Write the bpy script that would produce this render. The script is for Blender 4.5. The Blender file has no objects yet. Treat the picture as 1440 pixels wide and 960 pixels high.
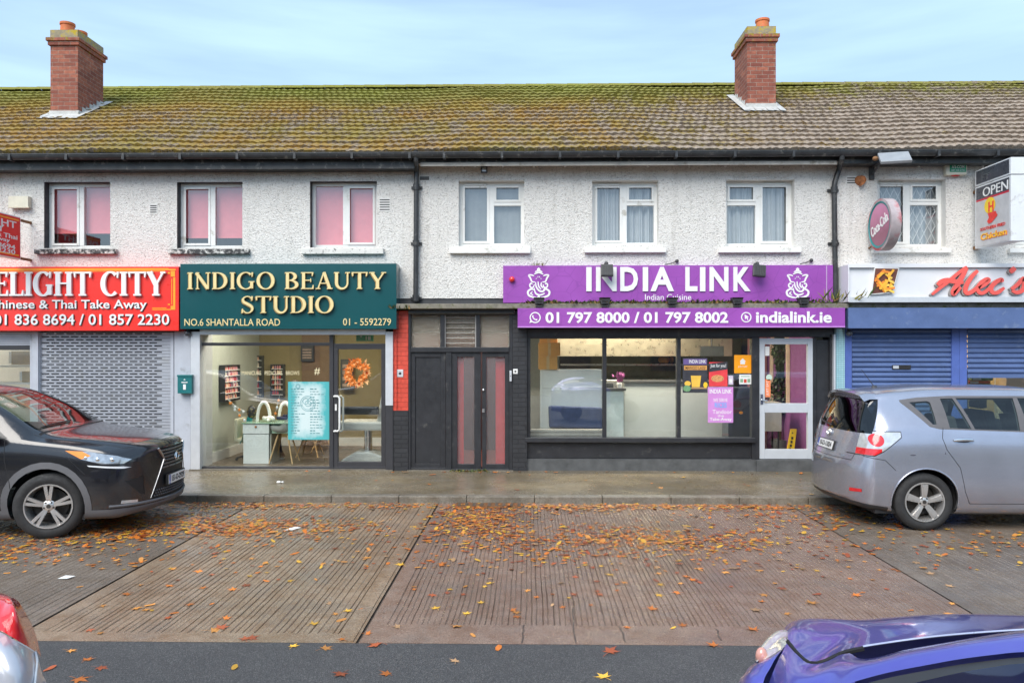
import bpy, bmesh, math, random
from mathutils import Vector, Matrix
from mathutils.bvhtree import BVHTree

R = math.radians
S = bpy.context.scene
COL = S.collection
rnd = random.Random(7)

# ------------------------------------------------------------------ camera, sky, sun, exposure
F, CH, YAW = 1060.0, 2.05, R(1.0)          # focal length in photo pixels, camera height, yaw
cd = bpy.data.cameras.new("camera")
cam = bpy.data.objects.new("camera", cd)
COL.objects.link(cam)
cam.location = (0, 0, CH)
cam.rotation_euler = (R(90), 0, YAW)
cd.sensor_width = 36
cd.lens = 36 * F / 1440
cd.shift_y = 12 / 1440
cd.clip_start = 0.05
cd.clip_end = 3000
S.camera = cam

W = bpy.data.worlds.new("World")
S.world = W
W.use_nodes = True
wt = W.node_tree
wt.nodes.clear()
SUN_EL, SUN_AZ = 46, 205                   # degrees; azimuth clockwise from +Y
sky = wt.nodes.new("ShaderNodeTexSky")
sky.sky_type = 'NISHITA'
sky.sun_disc = False
sky.sun_elevation = R(SUN_EL)
sky.sun_rotation = R(SUN_AZ)
sky.air_density = 1.0
sky.dust_density = 0.6
sky.ozone_density = 1.0
# thin high cloud veil, by direction in the sky
tc = wt.nodes.new("ShaderNodeTexCoord")
mp = wt.nodes.new("ShaderNodeMapping")
mp.inputs['Scale'].default_value = (1.2, 1.2, 9)
nz = wt.nodes.new("ShaderNodeTexNoise")
nz.inputs['Scale'].default_value = 2.0
nz.inputs['Detail'].default_value = 5
rp = wt.nodes.new("ShaderNodeValToRGB")
rp.color_ramp.elements[0].position = 0.40
rp.color_ramp.elements[0].color = (0.42, 0.42, 0.42, 1)
rp.color_ramp.elements[1].position = 0.80
rp.color_ramp.elements[1].color = (0.78, 0.78, 0.78, 1)
mx = wt.nodes.new("ShaderNodeMix")
mx.data_type = 'RGBA'
mx.inputs['B'].default_value = (4.7, 6.6, 8.6, 1)
bg = wt.nodes.new("ShaderNodeBackground")
bg.inputs['Strength'].default_value = 0.085
wo = wt.nodes.new("ShaderNodeOutputWorld")
L_ = wt.links.new
L_(tc.outputs['Generated'], mp.inputs['Vector'])
L_(mp.outputs['Vector'], nz.inputs['Vector'])
L_(nz.outputs['Fac'], rp.inputs['Fac'])
L_(rp.outputs['Color'], mx.inputs['Factor'])
L_(sky.outputs['Color'], mx.inputs['A'])
L_(mx.outputs['Result'], bg.inputs['Color'])
L_(bg.outputs['Background'], wo.inputs['Surface'])

sd = bpy.data.lights.new("sun", 'SUN')
sd.energy = 2.0
sd.angle = R(45)
sd.color = (1.0, 0.945, 0.865)
sun = bpy.data.objects.new("sun", sd)
COL.objects.link(sun)
sun.rotation_euler = (R(90 - SUN_EL), 0, R(180 - SUN_AZ))

S.view_settings.view_transform = 'Standard'
S.view_settings.look = 'None'
S.view_settings.exposure = 1.08
S.view_settings.gamma = 1
S.view_settings.use_curve_mapping = False
S.cycles.use_denoising = True
S.cycles.max_bounces = 8
S.cycles.transparent_max_bounces = 16
S.cycles.caustics_reflective = False
S.cycles.caustics_refractive = False

# ------------------------------------------------------------------ measuring helpers (photo measurements -> metres)
RT = Vector((math.cos(YAW), math.sin(YAW), 0))
FW = Vector((-math.sin(YAW), math.cos(YAW), 0))
UP = Vector((0, 0, 1))

def ray(px, py):
    return RT * ((px - 720) / F) + UP * ((492 - py) / F) + FW

def at(px, py, Y):
    d = ray(px, py)
    t = Y / d.y
    return Vector((d.x * t, Y, CH + d.z * t))

def atd(px, py, d):
    return ray(px, py) * d + Vector((0, 0, CH))

def gnd(px, py, z=0.0):
    d = ray(px, py)
    t = (z - CH) / d.z
    return Vector((d.x * t, d.y * t, z))

def X(px, Y):
    return at(px, 480, Y).x

def Z(py, Y, px=720):
    return at(px, py, Y).z

def rect(px0, py0, px1, py1, Y):
    c = (px0 + px1) / 2
    return X(px0, Y), X(px1, Y), Z(py1, Y, c), Z(py0, Y, c)

# ------------------------------------------------------------------ mesh builder
class MB:
    def __init__(s):
        s.v, s.f, s.m = [], [], []

    def add(s, vs, fs, m=0):
        o = len(s.v)
        s.v += [Vector(v) for v in vs]
        for f in fs:
            s.f.append([i + o for i in f])
            s.m.append(m)
        return s

    def box(s, x0, x1, y0, y1, z0, z1, m=0):
        if x0 > x1: x0, x1 = x1, x0
        if y0 > y1: y0, y1 = y1, y0
        if z0 > z1: z0, z1 = z1, z0
        return s.add([(x0, y0, z0), (x1, y0, z0), (x1, y1, z0), (x0, y1, z0), (x0, y0, z1), (x1, y0, z1), (x1, y1, z1), (x0, y1, z1)],
                     [(0, 3, 2, 1), (4, 5, 6, 7), (0, 1, 5, 4), (1, 2, 6, 5), (2, 3, 7, 6), (3, 0, 4, 7)], m)

    def pbox(s, px0, py0, px1, py1, Y, depth, m=0):
        x0, x1, z0, z1 = rect(px0, py0, px1, py1, Y)
        return s.box(x0, x1, Y, Y + depth, z0, z1, m)

    def quad(s, a, b, c, d, m=0):
        return s.add([a, b, c, d], [(0, 1, 2, 3)], m)

    def prism(s, poly, y0, y1, m=0):
        """poly of (x,z), counter-clockwise seen from -y, extruded from y0 (front) to y1"""
        n = len(poly)
        vs = [(x, y0, z) for x, z in poly] + [(x, y1, z) for x, z in poly]
        fs = [tuple(range(n)), tuple(range(2 * n - 1, n - 1, -1))]
        fs += [(i, i + n, (i + 1) % n + n, (i + 1) % n) for i in range(n)]
        return s.add(vs, fs, m)

    def tube(s, pts, r, seg=8, m=0, closed=False):
        pts = [Vector(p) for p in pts]
        n = len(pts)
        rs = r if isinstance(r, (list, tuple)) else [r] * n
        vs, prev = [], None
        for i, p in enumerate(pts):
            a = pts[(i - 1) % n] if (closed or i > 0) else p
            b = pts[(i + 1) % n] if (closed or i < n - 1) else p
            t = (b - a).normalized()
            if prev is None:
                ref = Vector((0, 0, 1)) if abs(t.z) < 0.9 else Vector((1, 0, 0))
                u = t.cross(ref).normalized()
            else:
                u = (prev - t * prev.dot(t)).normalized()
            prev = u
            w = t.cross(u)
            for k in range(seg):
                an = 2 * math.pi * k / seg
                vs.append(p + (u * math.cos(an) + w * math.sin(an)) * rs[i])
        fs = []
        for i in range(n if closed else n - 1):
            j = (i + 1) % n
            for k in range(seg):
                l = (k + 1) % seg
                fs.append((i * seg + k, i * seg + l, j * seg + l, j * seg + k))
        if not closed:
            fs.append(tuple(range(seg - 1, -1, -1)))
            fs.append(tuple(range((n - 1) * seg, n * seg)))
        return s.add(vs, fs, m)

    def lathe(s, prof, mat4, seg=32, m=0, closed=False):
        """prof: list of (r, h) about local z of mat4"""
        vs = []
        n = len(prof)
        for r, h in prof:
            for k in range(seg):
                an = 2 * math.pi * k / seg
                vs.append(mat4 @ Vector((r * math.cos(an), r * math.sin(an), h)))
        fs = []
        for i in range(n if closed else n - 1):
            j = (i + 1) % n
            for k in range(seg):
                l = (k + 1) % seg
                fs.append((i * seg + k, i * seg + l, j * seg + l, j * seg + k))
        return s.add(vs, fs, m)

    def ball(s, c, rx, ry=None, rz=None, seg=12, rings=8, m=0):
        ry = ry or rx; rz = rz or rx
        c = Vector(c)
        vs, fs = [], []
        for i in range(rings + 1):
            th = math.pi * i / rings
            for k in range(seg):
                ph = 2 * math.pi * k / seg
                vs.append(c + Vector((rx * math.sin(th) * math.cos(ph), ry * math.sin(th) * math.sin(ph), rz * math.cos(th))))
        for i in range(rings):
            for k in range(seg):
                l = (k + 1) % seg
                fs.append((i * seg + k, (i + 1) * seg + k, (i + 1) * seg + l, i * seg + l))
        return s.add(vs, fs, m)

    def grid(s, rows, m=0):
        """rows: list of equally long point lists"""
        n = len(rows[0])
        vs = [p for r in rows for p in r]
        fs = [(i * n + j, i * n + j + 1, (i + 1) * n + j + 1, (i + 1) * n + j) for i in range(len(rows) - 1) for j in range(n - 1)]
        return s.add(vs, fs, m)

    def build(s, name, mats, parent=None, smooth=False, bevel=0, weld=False, recalc=False):
        me = bpy.data.meshes.new(name)
        off = Vector((0, 0, 0))
        p = parent
        while p is not None:
            off += p.location
            p = p.parent
        me.from_pydata([v - off for v in s.v], [], s.f)
        if not isinstance(mats, (list, tuple)):
            mats = [mats]
        for m in mats:
            me.materials.append(m)
        me.polygons.foreach_set('material_index', s.m)
        if weld or bevel or recalc:
            bm = bmesh.new()
            bm.from_mesh(me)
            if weld or smooth:
                bmesh.ops.remove_doubles(bm, verts=bm.verts, dist=1e-5)
            if recalc:
                bmesh.ops.recalc_face_normals(bm, faces=bm.faces)
            if bevel:
                es = [e for e in bm.edges if len(e.link_faces) == 2 and e.calc_face_angle(0) > 0.5]
                bmesh.ops.bevel(bm, geom=es, offset=bevel, segments=2, profile=0.6, affect='EDGES', clamp_overlap=True)
            bm.to_mesh(me)
            bm.free()
        if smooth:
            me.polygons.foreach_set('use_smooth', [True] * len(me.polygons))
            if smooth != 'all':
                me.set_sharp_from_angle(angle=R(38))
        me.update()
        o = bpy.data.objects.new(name, me)
        COL.objects.link(o)
        if parent is not None:
            o.parent = parent
        return o

def tag(o, label=None, cat=None, group=None, kind=None):
    if label: o['label'] = label
    if cat: o['category'] = cat
    if group: o['group'] = group
    if kind: o['kind'] = kind
    return o

def thing(name, label, cat, loc=(0, 0, 0), group=None):
    o = bpy.data.objects.new(name, None)
    o.empty_display_size = 0.2
    COL.objects.link(o)
    o.location = loc
    return tag(o, label, cat, group)

def copy_tree(o, parent=None):
    c = o.copy()
    COL.objects.link(c)
    c.parent = parent
    for ch in list(o.children):
        copy_tree(ch, c)
    return c

# ------------------------------------------------------------------ materials
def srgb(r, g, b):
    f = lambda c: (c / 255 / 12.92) if c <= 10 else ((c / 255 + 0.055) / 1.055) ** 2.4
    return (f(r), f(g), f(b))

class NT:
    def __init__(s, name, world=False):
        s.mat = bpy.data.materials.new(name)
        s.mat.use_nodes = True
        s.t = s.mat.node_tree
        s.b = s.t.nodes['Principled BSDF']
        s.out = s.t.nodes['Material Output']
        s.tc = s.t.nodes.new("ShaderNodeTexCoord")
        s.co = s.tc.outputs["Object"] if not world else s.t.nodes.new("ShaderNodeNewGeometry").outputs["Position"]

    def n(s, typ, **inp):
        nd = s.t.nodes.new(typ)
        for k, v in inp.items():
            k = k.replace('_', ' ')
            if hasattr(v, 'is_linked') or isinstance(v, bpy.types.NodeSocket):
                s.t.links.new(v, nd.inputs[k])
            else:
                nd.inputs[k].default_value = v
        return nd

    def link(s, a, b): s.t.links.new(a, b)

    def mapping(s, scale=(1, 1, 1), rot=(0, 0, 0), loc=(0, 0, 0), src=None):
        m = s.n("ShaderNodeMapping", Scale=scale, Rotation=rot, Location=loc)
        s.link(src or s.co, m.inputs['Vector'])
        return m.outputs['Vector']

    def noise(s, scale, detail=4, rough=0.55, vec=None, dist=0.0):
        nd = s.n("ShaderNodeTexNoise", Scale=scale, Detail=detail, Roughness=rough, Distortion=dist)
        s.link(vec or s.co, nd.inputs['Vector'])
        return nd.outputs['Fac']

    def voro(s, scale, vec=None, feature='F1', rand=1.0):
        nd = s.n("ShaderNodeTexVoronoi", Scale=scale, Randomness=rand)
        nd.feature = feature
        s.link(vec or s.co, nd.inputs['Vector'])
        return nd

    def ramp(s, fac, stops):
        nd = s.n("ShaderNodeValToRGB")
        cr = nd.color_ramp
        while len(cr.elements) < len(stops):
            cr.elements.new(0.5)
        for e, (p, c) in zip(cr.elements, stops):
            e.position = p
            if isinstance(c, (int, float)): c = (c, c, c)
            e.color = (*c, 1)
        s.link(fac, nd.inputs['Fac'])
        return nd.outputs['Color']

    def mix(s, fac, a, b, mode='MIX'):
        nd = s.t.nodes.new("ShaderNodeMix")
        nd.data_type = 'RGBA'
        nd.blend_type = mode
        for v, k in ((fac, 'Factor'), (a, 'A'), (b, 'B')):
            if isinstance(v, bpy.types.NodeSocket):
                s.link(v, nd.inputs[k])
            elif k == 'Factor':
                nd.inputs[k].default_value = v
            else:
                nd.inputs[k].default_value = (*v, 1)
        return nd.outputs['Result']

    def math(s, op, a, b=0.0):
        nd = s.t.nodes.new("ShaderNodeMath")
        nd.operation = op
        for i, v in enumerate((a, b)):
            if isinstance(v, bpy.types.NodeSocket): s.link(v, nd.inputs[i])
            else: nd.inputs[i].default_value = v
        return nd.outputs[0]

    def xyz(s, src=None):
        nd = s.t.nodes.new("ShaderNodeSeparateXYZ")
        s.link(src or s.co, nd.inputs[0])
        return nd.outputs

    def bump(s, h, strength=0.5, dist=0.01, prev=None):
        nd = s.n("ShaderNodeBump", Strength=strength, Distance=dist)
        s.link(h, nd.inputs['Height'])
        if prev is not None: s.link(prev, nd.inputs['Normal'])
        s.link(nd.outputs['Normal'], s.b.inputs['Normal'])
        return nd.outputs['Normal']

    def set(s, **kw):
        for k, v in kw.items():
            k = k.replace('_', ' ')
            if isinstance(v, bpy.types.NodeSocket): s.link(v, s.b.inputs[k])
            else: s.b.inputs[k].default_value = (*v, 1) if (isinstance(v, tuple) and len(v) == 3) else v
        return s.mat

MATS = {}
def pm(name, col, rough=0.5, metal=0.0, var=0.12, scale=6, bump=0.0, bscale=120, bdist=0.004, coat=0.0, dirt=None, spec=0.5):
    """painted / plain material with a little tonal variation; dirt = (colour, amount, scale)"""
    if name in MATS: return MATS[name]
    t = NT(name)
    nz = t.noise(scale, 5, 0.6)
    lo = tuple(c * (1 - var) for c in col); hi = tuple(min(1, c * (1 + var)) for c in col)
    c = t.ramp(nz, [(0.3, lo), (0.7, hi)])
    if dirt:
        dc, amt, ds = dirt
        dn = t.noise(ds, 6, 0.65)
        c = t.mix(t.ramp(dn, [(0.62 - 0.3 * amt, 0.0), (0.72 - 0.2 * amt, 1.0)]), c, dc)
    rr = t.ramp(t.noise(scale * 2.3, 3), [(0.3, max(0.02, rough * 0.8)), (0.7, min(1, rough * 1.2))])
    t.set(Base_Color=c, Roughness=rr, Metallic=metal, Coat_Weight=coat, Specular_IOR_Level=spec)
    if bump:
        t.bump(t.noise(bscale, 4), bump, bdist)
    MATS[name] = t.mat
    return t.mat

def glass(name, tint=(0.9, 0.95, 0.95), refl=1.0, milky=0.0, rough=0.02, bumpy=0.0, base=0.075, mcol=(0.75, 0.78, 0.78)):
    """thin window pane: clear with a Fresnel mirror on top"""
    if name in MATS: return MATS[name]
    t = NT(name)
    t.t.nodes.remove(t.b)
    tr = t.n("ShaderNodeBsdfTransparent", Color=(*tint, 1))
    gl = t.n("ShaderNodeBsdfGlossy", Color=(refl, refl, refl, 1), Roughness=rough)
    lw = t.n("ShaderNodeLayerWeight", Blend=0.5)      # same mirror share from both sides of the pane
    m = t.math('ADD', t.math('MULTIPLY', t.math('POWER', lw.outputs['Facing'], 5.0), 0.9), base)
    ms = t.n("ShaderNodeMixShader")
    t.link(m, ms.inputs[0]); t.link(tr.outputs[0], ms.inputs[1]); t.link(gl.outputs[0], ms.inputs[2])
    last = ms
    if bumpy:
        b = t.n("ShaderNodeBump", Strength=bumpy, Distance=0.01)
        t.link(t.voro(55).outputs['Distance'], b.inputs['Height'])
        t.link(b.outputs[0], gl.inputs['Normal'])
    if milky:
        df = t.n("ShaderNodeBsdfDiffuse", Color=(*mcol, 1))
        m2 = t.n("ShaderNodeMixShader")
        m2.inputs[0].default_value = milky
        t.link(ms.outputs[0], m2.inputs[1]); t.link(df.outputs[0], m2.inputs[2])
        last = m2
    t.link(last.outputs[0], t.out.inputs['Surface'])
    MATS[name] = t.mat
    return t.mat

def emit(name, col, s):
    if name in MATS: return MATS[name]
    t = NT(name)
    t.set(Base_Color=col, Emission_Color=(*col, 1), Emission_Strength=s)
    MATS[name] = t.mat
    return t.mat

# ------------------------------------------------------------------ lettering
def text_geo(body, bold=0.0, res=3):
    cu = bpy.data.curves.new("t", 'FONT')
    cu.body = body
    cu.offset = bold
    cu.resolution_u = res
    cu.extrude = 0.05
    ob = bpy.data.objects.new("t", cu)
    COL.objects.link(ob)
    dg = bpy.context.evaluated_depsgraph_get()
    me = bpy.data.meshes.new_from_object(ob.evaluated_get(dg))
    vs = [v.co.copy() for v in me.vertices]
    fs = [tuple(p.vertices) for p in me.polygons]
    bpy.data.objects.remove(ob); bpy.data.curves.remove(cu); bpy.data.meshes.remove(me)
    x0 = min(v.x for v in vs); x1 = max(v.x for v in vs)
    y0 = min(v.y for v in vs); y1 = max(v.y for v in vs)
    return [((v.x - x0) / (x1 - x0), (v.y - y0) / (y1 - y0), 0.5 - v.z * 10) for v in vs], fs

def text_px(mb, body, px0, py0, px1, py1, Y, th=0.004, bold=0.0, shear=0.0, m=0):
    """lettering filling a rectangle (photo measure) on the plane y=Y, standing th proud towards the street"""
    x0, x1, z0, z1 = rect(px0, py0, px1, py1, Y)
    vs, fs = text_geo(body, bold)
    out = []
    for u, v, w in vs:
        out.append((x0 + u * (x1 - x0) + shear * v * (z1 - z0), Y - th + (w + 0.0) * th if w > 0.5 else Y - th, z0 + v * (z1 - z0)))
    # front at Y-th, back at Y
    out = [(x0 + u * (x1 - x0) + shear * v * (z1 - z0), (Y - th) if w < 0.5 else Y, z0 + v * (z1 - z0)) for u, v, w in vs]
    mb.add(out, fs, m)

def text_on(mb, body, o, ux, uy, w, h, th=0.003, bold=0.0, m=0, center=True):
    """lettering on any plane: o = centre (or lower left), ux/uy unit directions, w/h size; proud along ux x uy"""
    o, ux, uy = Vector(o), Vector(ux), Vector(uy)
    n = ux.cross(uy).normalized()
    vs, fs = text_geo(body, bold)
    if center: o = o - ux * w / 2 - uy * h / 2
    mb.add([o + ux * u * w + uy * v * h + n * (th if q < 0.5 else 0) for u, v, q in vs], fs, m)

def ribbon(mb, pts, ws, place, y0, y1, m=0):
    """a stroke: polyline pts in 2D with widths ws, extruded from y0 (front) to y1; place maps (u,v) to (x,z)"""
    n = len(pts)
    if not isinstance(ws, (list, tuple)): ws = [ws] * n
    Lp, Rp = [], []
    for i in range(n):
        a = Vector(pts[max(i - 1, 0)]); b = Vector(pts[min(i + 1, n - 1)])
        t = (b - a)
        t = t.normalized() if t.length > 1e-9 else Vector((1, 0))
        nn = Vector((-t.y, t.x))
        p = Vector(pts[i])
        Lp.append(place(*(p + nn * ws[i] / 2))); Rp.append(place(*(p - nn * ws[i] / 2)))
    vs = [(x, y0, z) for x, z in Lp] + [(x, y0, z) for x, z in Rp] + [(x, y1, z) for x, z in Lp] + [(x, y1, z) for x, z in Rp]
    fs = []
    for i in range(n - 1):
        fs.append((i, n + i, n + i + 1, i + 1))
        fs.append((i, i + 1, 2 * n + i + 1, 2 * n + i))
        fs.append((n + i, 3 * n + i, 3 * n + i + 1, n + i + 1))
    fs.append((0, 2 * n, 3 * n, n)); fs.append((n - 1, 2 * n - 1, 4 * n - 1, 3 * n - 1))
    mb.add(vs, fs, m)

def arc(cx, cy, rx, ry, a0, a1, n=14):
    return [(cx + rx * math.cos(R(a0 + (a1 - a0) * i / (n - 1))), cy + ry * math.sin(R(a0 + (a1 - a0) * i / (n - 1)))) for i in range(n)]

def spl(pts, n=6):
    """Catmull-Rom through points of any dimension"""
    P = [Vector(p) for p in pts]
    out = []
    for i in range(len(P) - 1):
        p0 = P[i - 1] if i > 0 else P[i] * 2 - P[i + 1]
        p1, p2 = P[i], P[i + 1]
        p3 = P[i + 2] if i + 2 < len(P) else P[i + 1] * 2 - P[i]
        for k in range(n):
            t = k / n
            out.append(0.5 * ((2 * p1) + (p2 - p0) * t + (2 * p0 - 5 * p1 + 4 * p2 - p3) * t * t + (3 * p1 - p0 - 3 * p2 + p3) * t ** 3))
    out.append(P[-1])
    return out

def glyph(ch, T, t, ser):
    """strokes of a serif capital: list of (points, widths), and its advance width (cap height 1)"""
    h = t / 2
    st = []
    def stem(x, y0=0.0, y1=1.0, w=None, top=True, bot=True):
        w = w or T
        st.append(([(x, y0), (x, y1)], w))
        if bot: st.append(([(x - w / 2 - ser, y0 + h), (x + w / 2 + ser, y0 + h)], t))
        if top: st.append(([(x - w / 2 - ser, y1 - h), (x + w / 2 + ser, y1 - h)], t))
    def bowl(cx, cy, rx, ry, a0, a1, n=18):
        p = arc(cx, cy, rx - T / 2, ry - t / 2, a0, a1, n)
        w = []
        for i in range(n):
            a = R(a0 + (a1 - a0) * i / (n - 1))
            w.append(t + (T * 1.08 - t) * abs(math.cos(a)) ** 1.4)
        st.append((p, w))
    x = ser + T / 2
    if ch == 'I': stem(x); return st, T + 2 * ser
    if ch == 'L':
        stem(x); st.append(([(x, h), (0.62, h)], t)); st.append(([(0.62, 0), (0.64, 0.24)], [t * 1.6, t * .7])); return st, 0.66
    if ch == 'E':
        stem(x)
        for y in (h, 1 - h): st.append(([(x, y), (0.6, y)], t))
        st.append(([(x, 0.52), (0.5, 0.52)], t)); st.append(([(0.5, 0.42), (0.5, 0.62)], t * .8))
        st.append(([(0.6, 0), (0.63, 0.24)], [t * 1.6, t * .7])); st.append(([(0.58, 0.78), (0.6, 1)], [t * .7, t * 1.6])); return st, 0.66
    if ch == 'H': stem(x); stem(x + 0.52); st.append(([(x, 0.52), (x + .52, 0.52)], t)); return st, 0.52 + T + 2 * ser
    if ch == 'T':
        c = 0.4; stem(c, top=False); st.append(([(0.03, 1 - h), (0.77, 1 - h)], t))
        st.append(([(0.05, 0.76), (0.03, 1)], [t * .7, t * 1.6])); st.append(([(0.75, 0.76), (0.77, 1)], [t * .7, t * 1.6])); return st, 0.8
    if ch == 'D':
        stem(x); bowl(x + 0.12, 0.5, 0.52, 0.5, -90, 90)
        st.append(([(x, h), (x + .14, h)], t)); st.append(([(x, 1 - h), (x + .14, 1 - h)], t)); return st, x + 0.68
    if ch == 'O': bowl(0.46, 0.5, 0.46, 0.52, 0, 360, 34); return st, 0.92
    if ch == 'C':
        bowl(0.46, 0.5, 0.46, 0.52, 48, 312, 28); st.append(([(0.78, 0.74), (0.8, 1.0)], [t * .8, t * 1.5])); return st, 0.84
    if ch == 'G':
        bowl(0.46, 0.5, 0.46, 0.52, 48, 318, 28); st.append(([(0.78, 0.74), (0.8, 1.0)], [t * .8, t * 1.5]))
        st.append(([(0.76, 0.04), (0.76, 0.44)], T)); st.append(([(0.6, 0.44), (0.9, 0.44)], t)); return st, 0.92
    if ch == 'Y':
        st.append(([(0.12, 0.98), (0.42, 0.44)], T)); st.append(([(0.74, 0.98), (0.42, 0.44)], t * 1.3)); stem(0.42, 0, 0.48, top=False)
        st.append(([(0.0, 1 - h), (0.27, 1 - h)], t)); st.append(([(0.62, 1 - h), (0.86, 1 - h)], t)); return st, 0.86
    if ch == 'N':
        stem(x + .02, w=t * 1.2); st.append(([(x - .04, 0.97), (0.68, 0.03)], T)); st.append(([(0.7, 0), (0.7, 1)], t * 1.2))
        st.append(([(0.58, 1 - h), (0.82, 1 - h)], t)); return st, 0.82
    if ch == 'A':
        st.append(([(0.12, 0.03), (0.42, 1.0)], t * 1.2)); st.append(([(0.42, 1.0), (0.72, 0.03)], T)); st.append(([(0.22, 0.34), (0.62, 0.34)], t))
        st.append(([(0.0, h), (0.24, h)], t)); st.append(([(0.58, h), (0.86, h)], t)); return st, 0.84
    if ch == 'B':
        stem(x); bowl(x + 0.12, 0.75, 0.36, 0.26, -90, 90, 12); bowl(x + 0.14, 0.26, 0.42, 0.27, -90, 90, 14)
        for y in (h, 0.51, 1 - h): st.append(([(x, y), (x + .16, y)], t))
        return st, x + 0.6
    if ch == 'U':
        st.append(([(x, 0.36), (x, 1)], T)); st.append(([(0.7, 0.36), (0.7, 1)], t * 1.3))
        a = arc((x + .7) / 2, 0.38, (0.7 - x) / 2, 0.36, 180, 360, 16)
        st.append((a, [T + (t * 1.3 - T) * i / 15 for i in range(16)]))
        st.append(([(0, 1 - h), (x + T / 2 + ser, 1 - h)], t)); st.append(([(0.58, 1 - h), (0.82, 1 - h)], t)); return st, 0.82
    if ch == 'S':
        p = spl([(0.56, 0.84), (0.42, 0.97), (0.24, 0.97), (0.1, 0.84), (0.14, 0.66), (0.34, 0.53), (0.54, 0.38), (0.58, 0.2), (0.44, 0.03), (0.24, 0.02), (0.08, 0.17)], 4)
        n = len(p); w = [t + (T * 1.05 - t) * math.exp(-((i / (n - 1) - .5) / .2) ** 2) for i in range(n)]
        st.append(([tuple(q) for q in p], w)); st.append(([(0.56, 0.74), (0.57, 1)], [t * .8, t * 1.5])); st.append(([(0.07, 0.0), (0.07, 0.26)], [t * 1.5, t * .8])); return st, 0.66
    return st, 0.34

def serif_px(mb, body, px0, py0, px1, py1, Y, th, T=0.16, t=0.055, ser=0.07, gap=0.08, m=0):
    x0, x1, z0, z1 = rect(px0, py0, px1, py1, Y)
    adv, glyphs = 0.0, []
    for ch in body:
        st, w = glyph(ch, T, t, ser)
        glyphs.append((st, adv)); adv += w + gap
    adv -= gap
    k = (x1 - x0) / adv
    i = 0
    for st, a in glyphs:
        pl = lambda u, v, a=a: (x0 + (a + u) * k, z0 + v * (z1 - z0))
        for pts, ws in st:
            i += 1
            e = (i % 7) * 0.0004                 # strokes of one letter overlap: never in one plane
            ribbon(mb, pts, ws, pl, Y - th - e, Y + 0.0, m)
# ------------------------------------------------------------------ the larger materials
def roughcast(name, base, speck=0.0):
    t = NT(name, True)
    co = t.mapping((1, 1, 1))
    v = t.voro(44, co)                                  # thrown pebbles
    n1 = t.noise(34, 5, 0.72, co)
    n2 = t.noise(1.1, 5, 0.6, co)                        # weathering in broad patches
    n3 = t.noise(70, 3, 0.6, co)
    tone = t.ramp(n2, [(0.3, tuple(c * 0.93 for c in base)), (0.72, base)])
    specks = t.ramp(t.math('MULTIPLY', n1, t.math('ADD', n3, 0.42)), [(0.325, 1.0), (0.41, 0.0)])
    c = t.mix(t.math('MULTIPLY', specks, 0.50), tone, (0.16, 0.15, 0.13))
    zz = t.xyz()[2]
    # rust-brown bleeding under the eaves, broken up by noise
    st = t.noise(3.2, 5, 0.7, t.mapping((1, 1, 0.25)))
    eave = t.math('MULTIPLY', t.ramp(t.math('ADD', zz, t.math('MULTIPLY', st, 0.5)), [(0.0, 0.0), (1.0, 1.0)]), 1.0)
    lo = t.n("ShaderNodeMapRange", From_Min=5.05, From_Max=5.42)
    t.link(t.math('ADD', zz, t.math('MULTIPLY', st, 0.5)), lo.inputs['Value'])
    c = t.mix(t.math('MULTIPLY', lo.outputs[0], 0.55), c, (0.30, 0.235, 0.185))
    # long faint rain streaks
    rs = t.noise(2.2, 6, 0.7, t.mapping((3.2, 1, 0.22)))
    c = t.mix(t.ramp(rs, [(0.54, 0.0), (0.74, 0.28)]), c, (0.36, 0.335, 0.29))
    t.set(Base_Color=c, Roughness=0.93, Specular_IOR_Level=0.2)
    b1 = t.bump(v.outputs['Distance'], 0.55, 0.02)
    t.bump(n1, 0.9, 0.03, b1)
    return t.mat

def roof_mat(name):
    t = NT(name, True)
    x, y, z = t.xyz()
    big = t.noise(0.55, 5, 0.65)
    med = t.noise(3.5, 6, 0.7)
    fine = t.noise(24, 4, 0.7)
    streak = t.noise(2.6, 4, 0.6, t.mapping((2.4, 0.35, 0.35)))
    tile = t.ramp(t.noise(7, 4), [(0.25, (0.20, 0.16, 0.125)), (0.55, (0.34, 0.275, 0.22)), (0.8, (0.43, 0.365, 0.30))])
    # lichen thins out towards the right-hand house
    xr = t.n("ShaderNodeMapRange", From_Min=0.0, From_Max=7.5, To_Min=0.07, To_Max=-0.075)
    t.link(x, xr.inputs['Value'])
    zr = t.n("ShaderNodeMapRange", From_Min=6.6, From_Max=7.7, To_Min=0.0, To_Max=0.16)
    t.link(z, zr.inputs['Value'])
    m = t.math('ADD', t.math('MULTIPLY', med, 0.46), t.math('MULTIPLY', streak, 0.18))
    m = t.math('ADD', m, t.math('MULTIPLY', fine, 0.46))
    m = t.math('ADD', m, xr.outputs[0])
    m = t.math('ADD', m, zr.outputs[0])
    mask = t.ramp(m, [(0.55, 0.0), (0.63, 0.9)])
    hue = t.math('ADD', t.math('MULTIPLY', big, 0.8), t.math('MULTIPLY', zr.outputs[0], 2.2))
    moss = t.ramp(hue, [(0.30, (0.33, 0.19, 0.03)), (0.46, (0.29, 0.21, 0.035)), (0.64, (0.21, 0.19, 0.03)), (0.95, (0.23, 0.25, 0.03))])
    c = t.mix(mask, tile, moss)
    c = t.mix(t.ramp(t.noise(48, 2), [(0.56, 0.0), (0.66, 0.6)]), c, (0.03, 0.03, 0.025))
    t.set(Base_Color=c, Roughness=0.9, Specular_IOR_Level=0.25)
    t.bump(t.math('ADD', fine, t.math('MULTIPLY', mask, 0.5)), 0.7, 0.02)
    return t.mat

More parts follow.
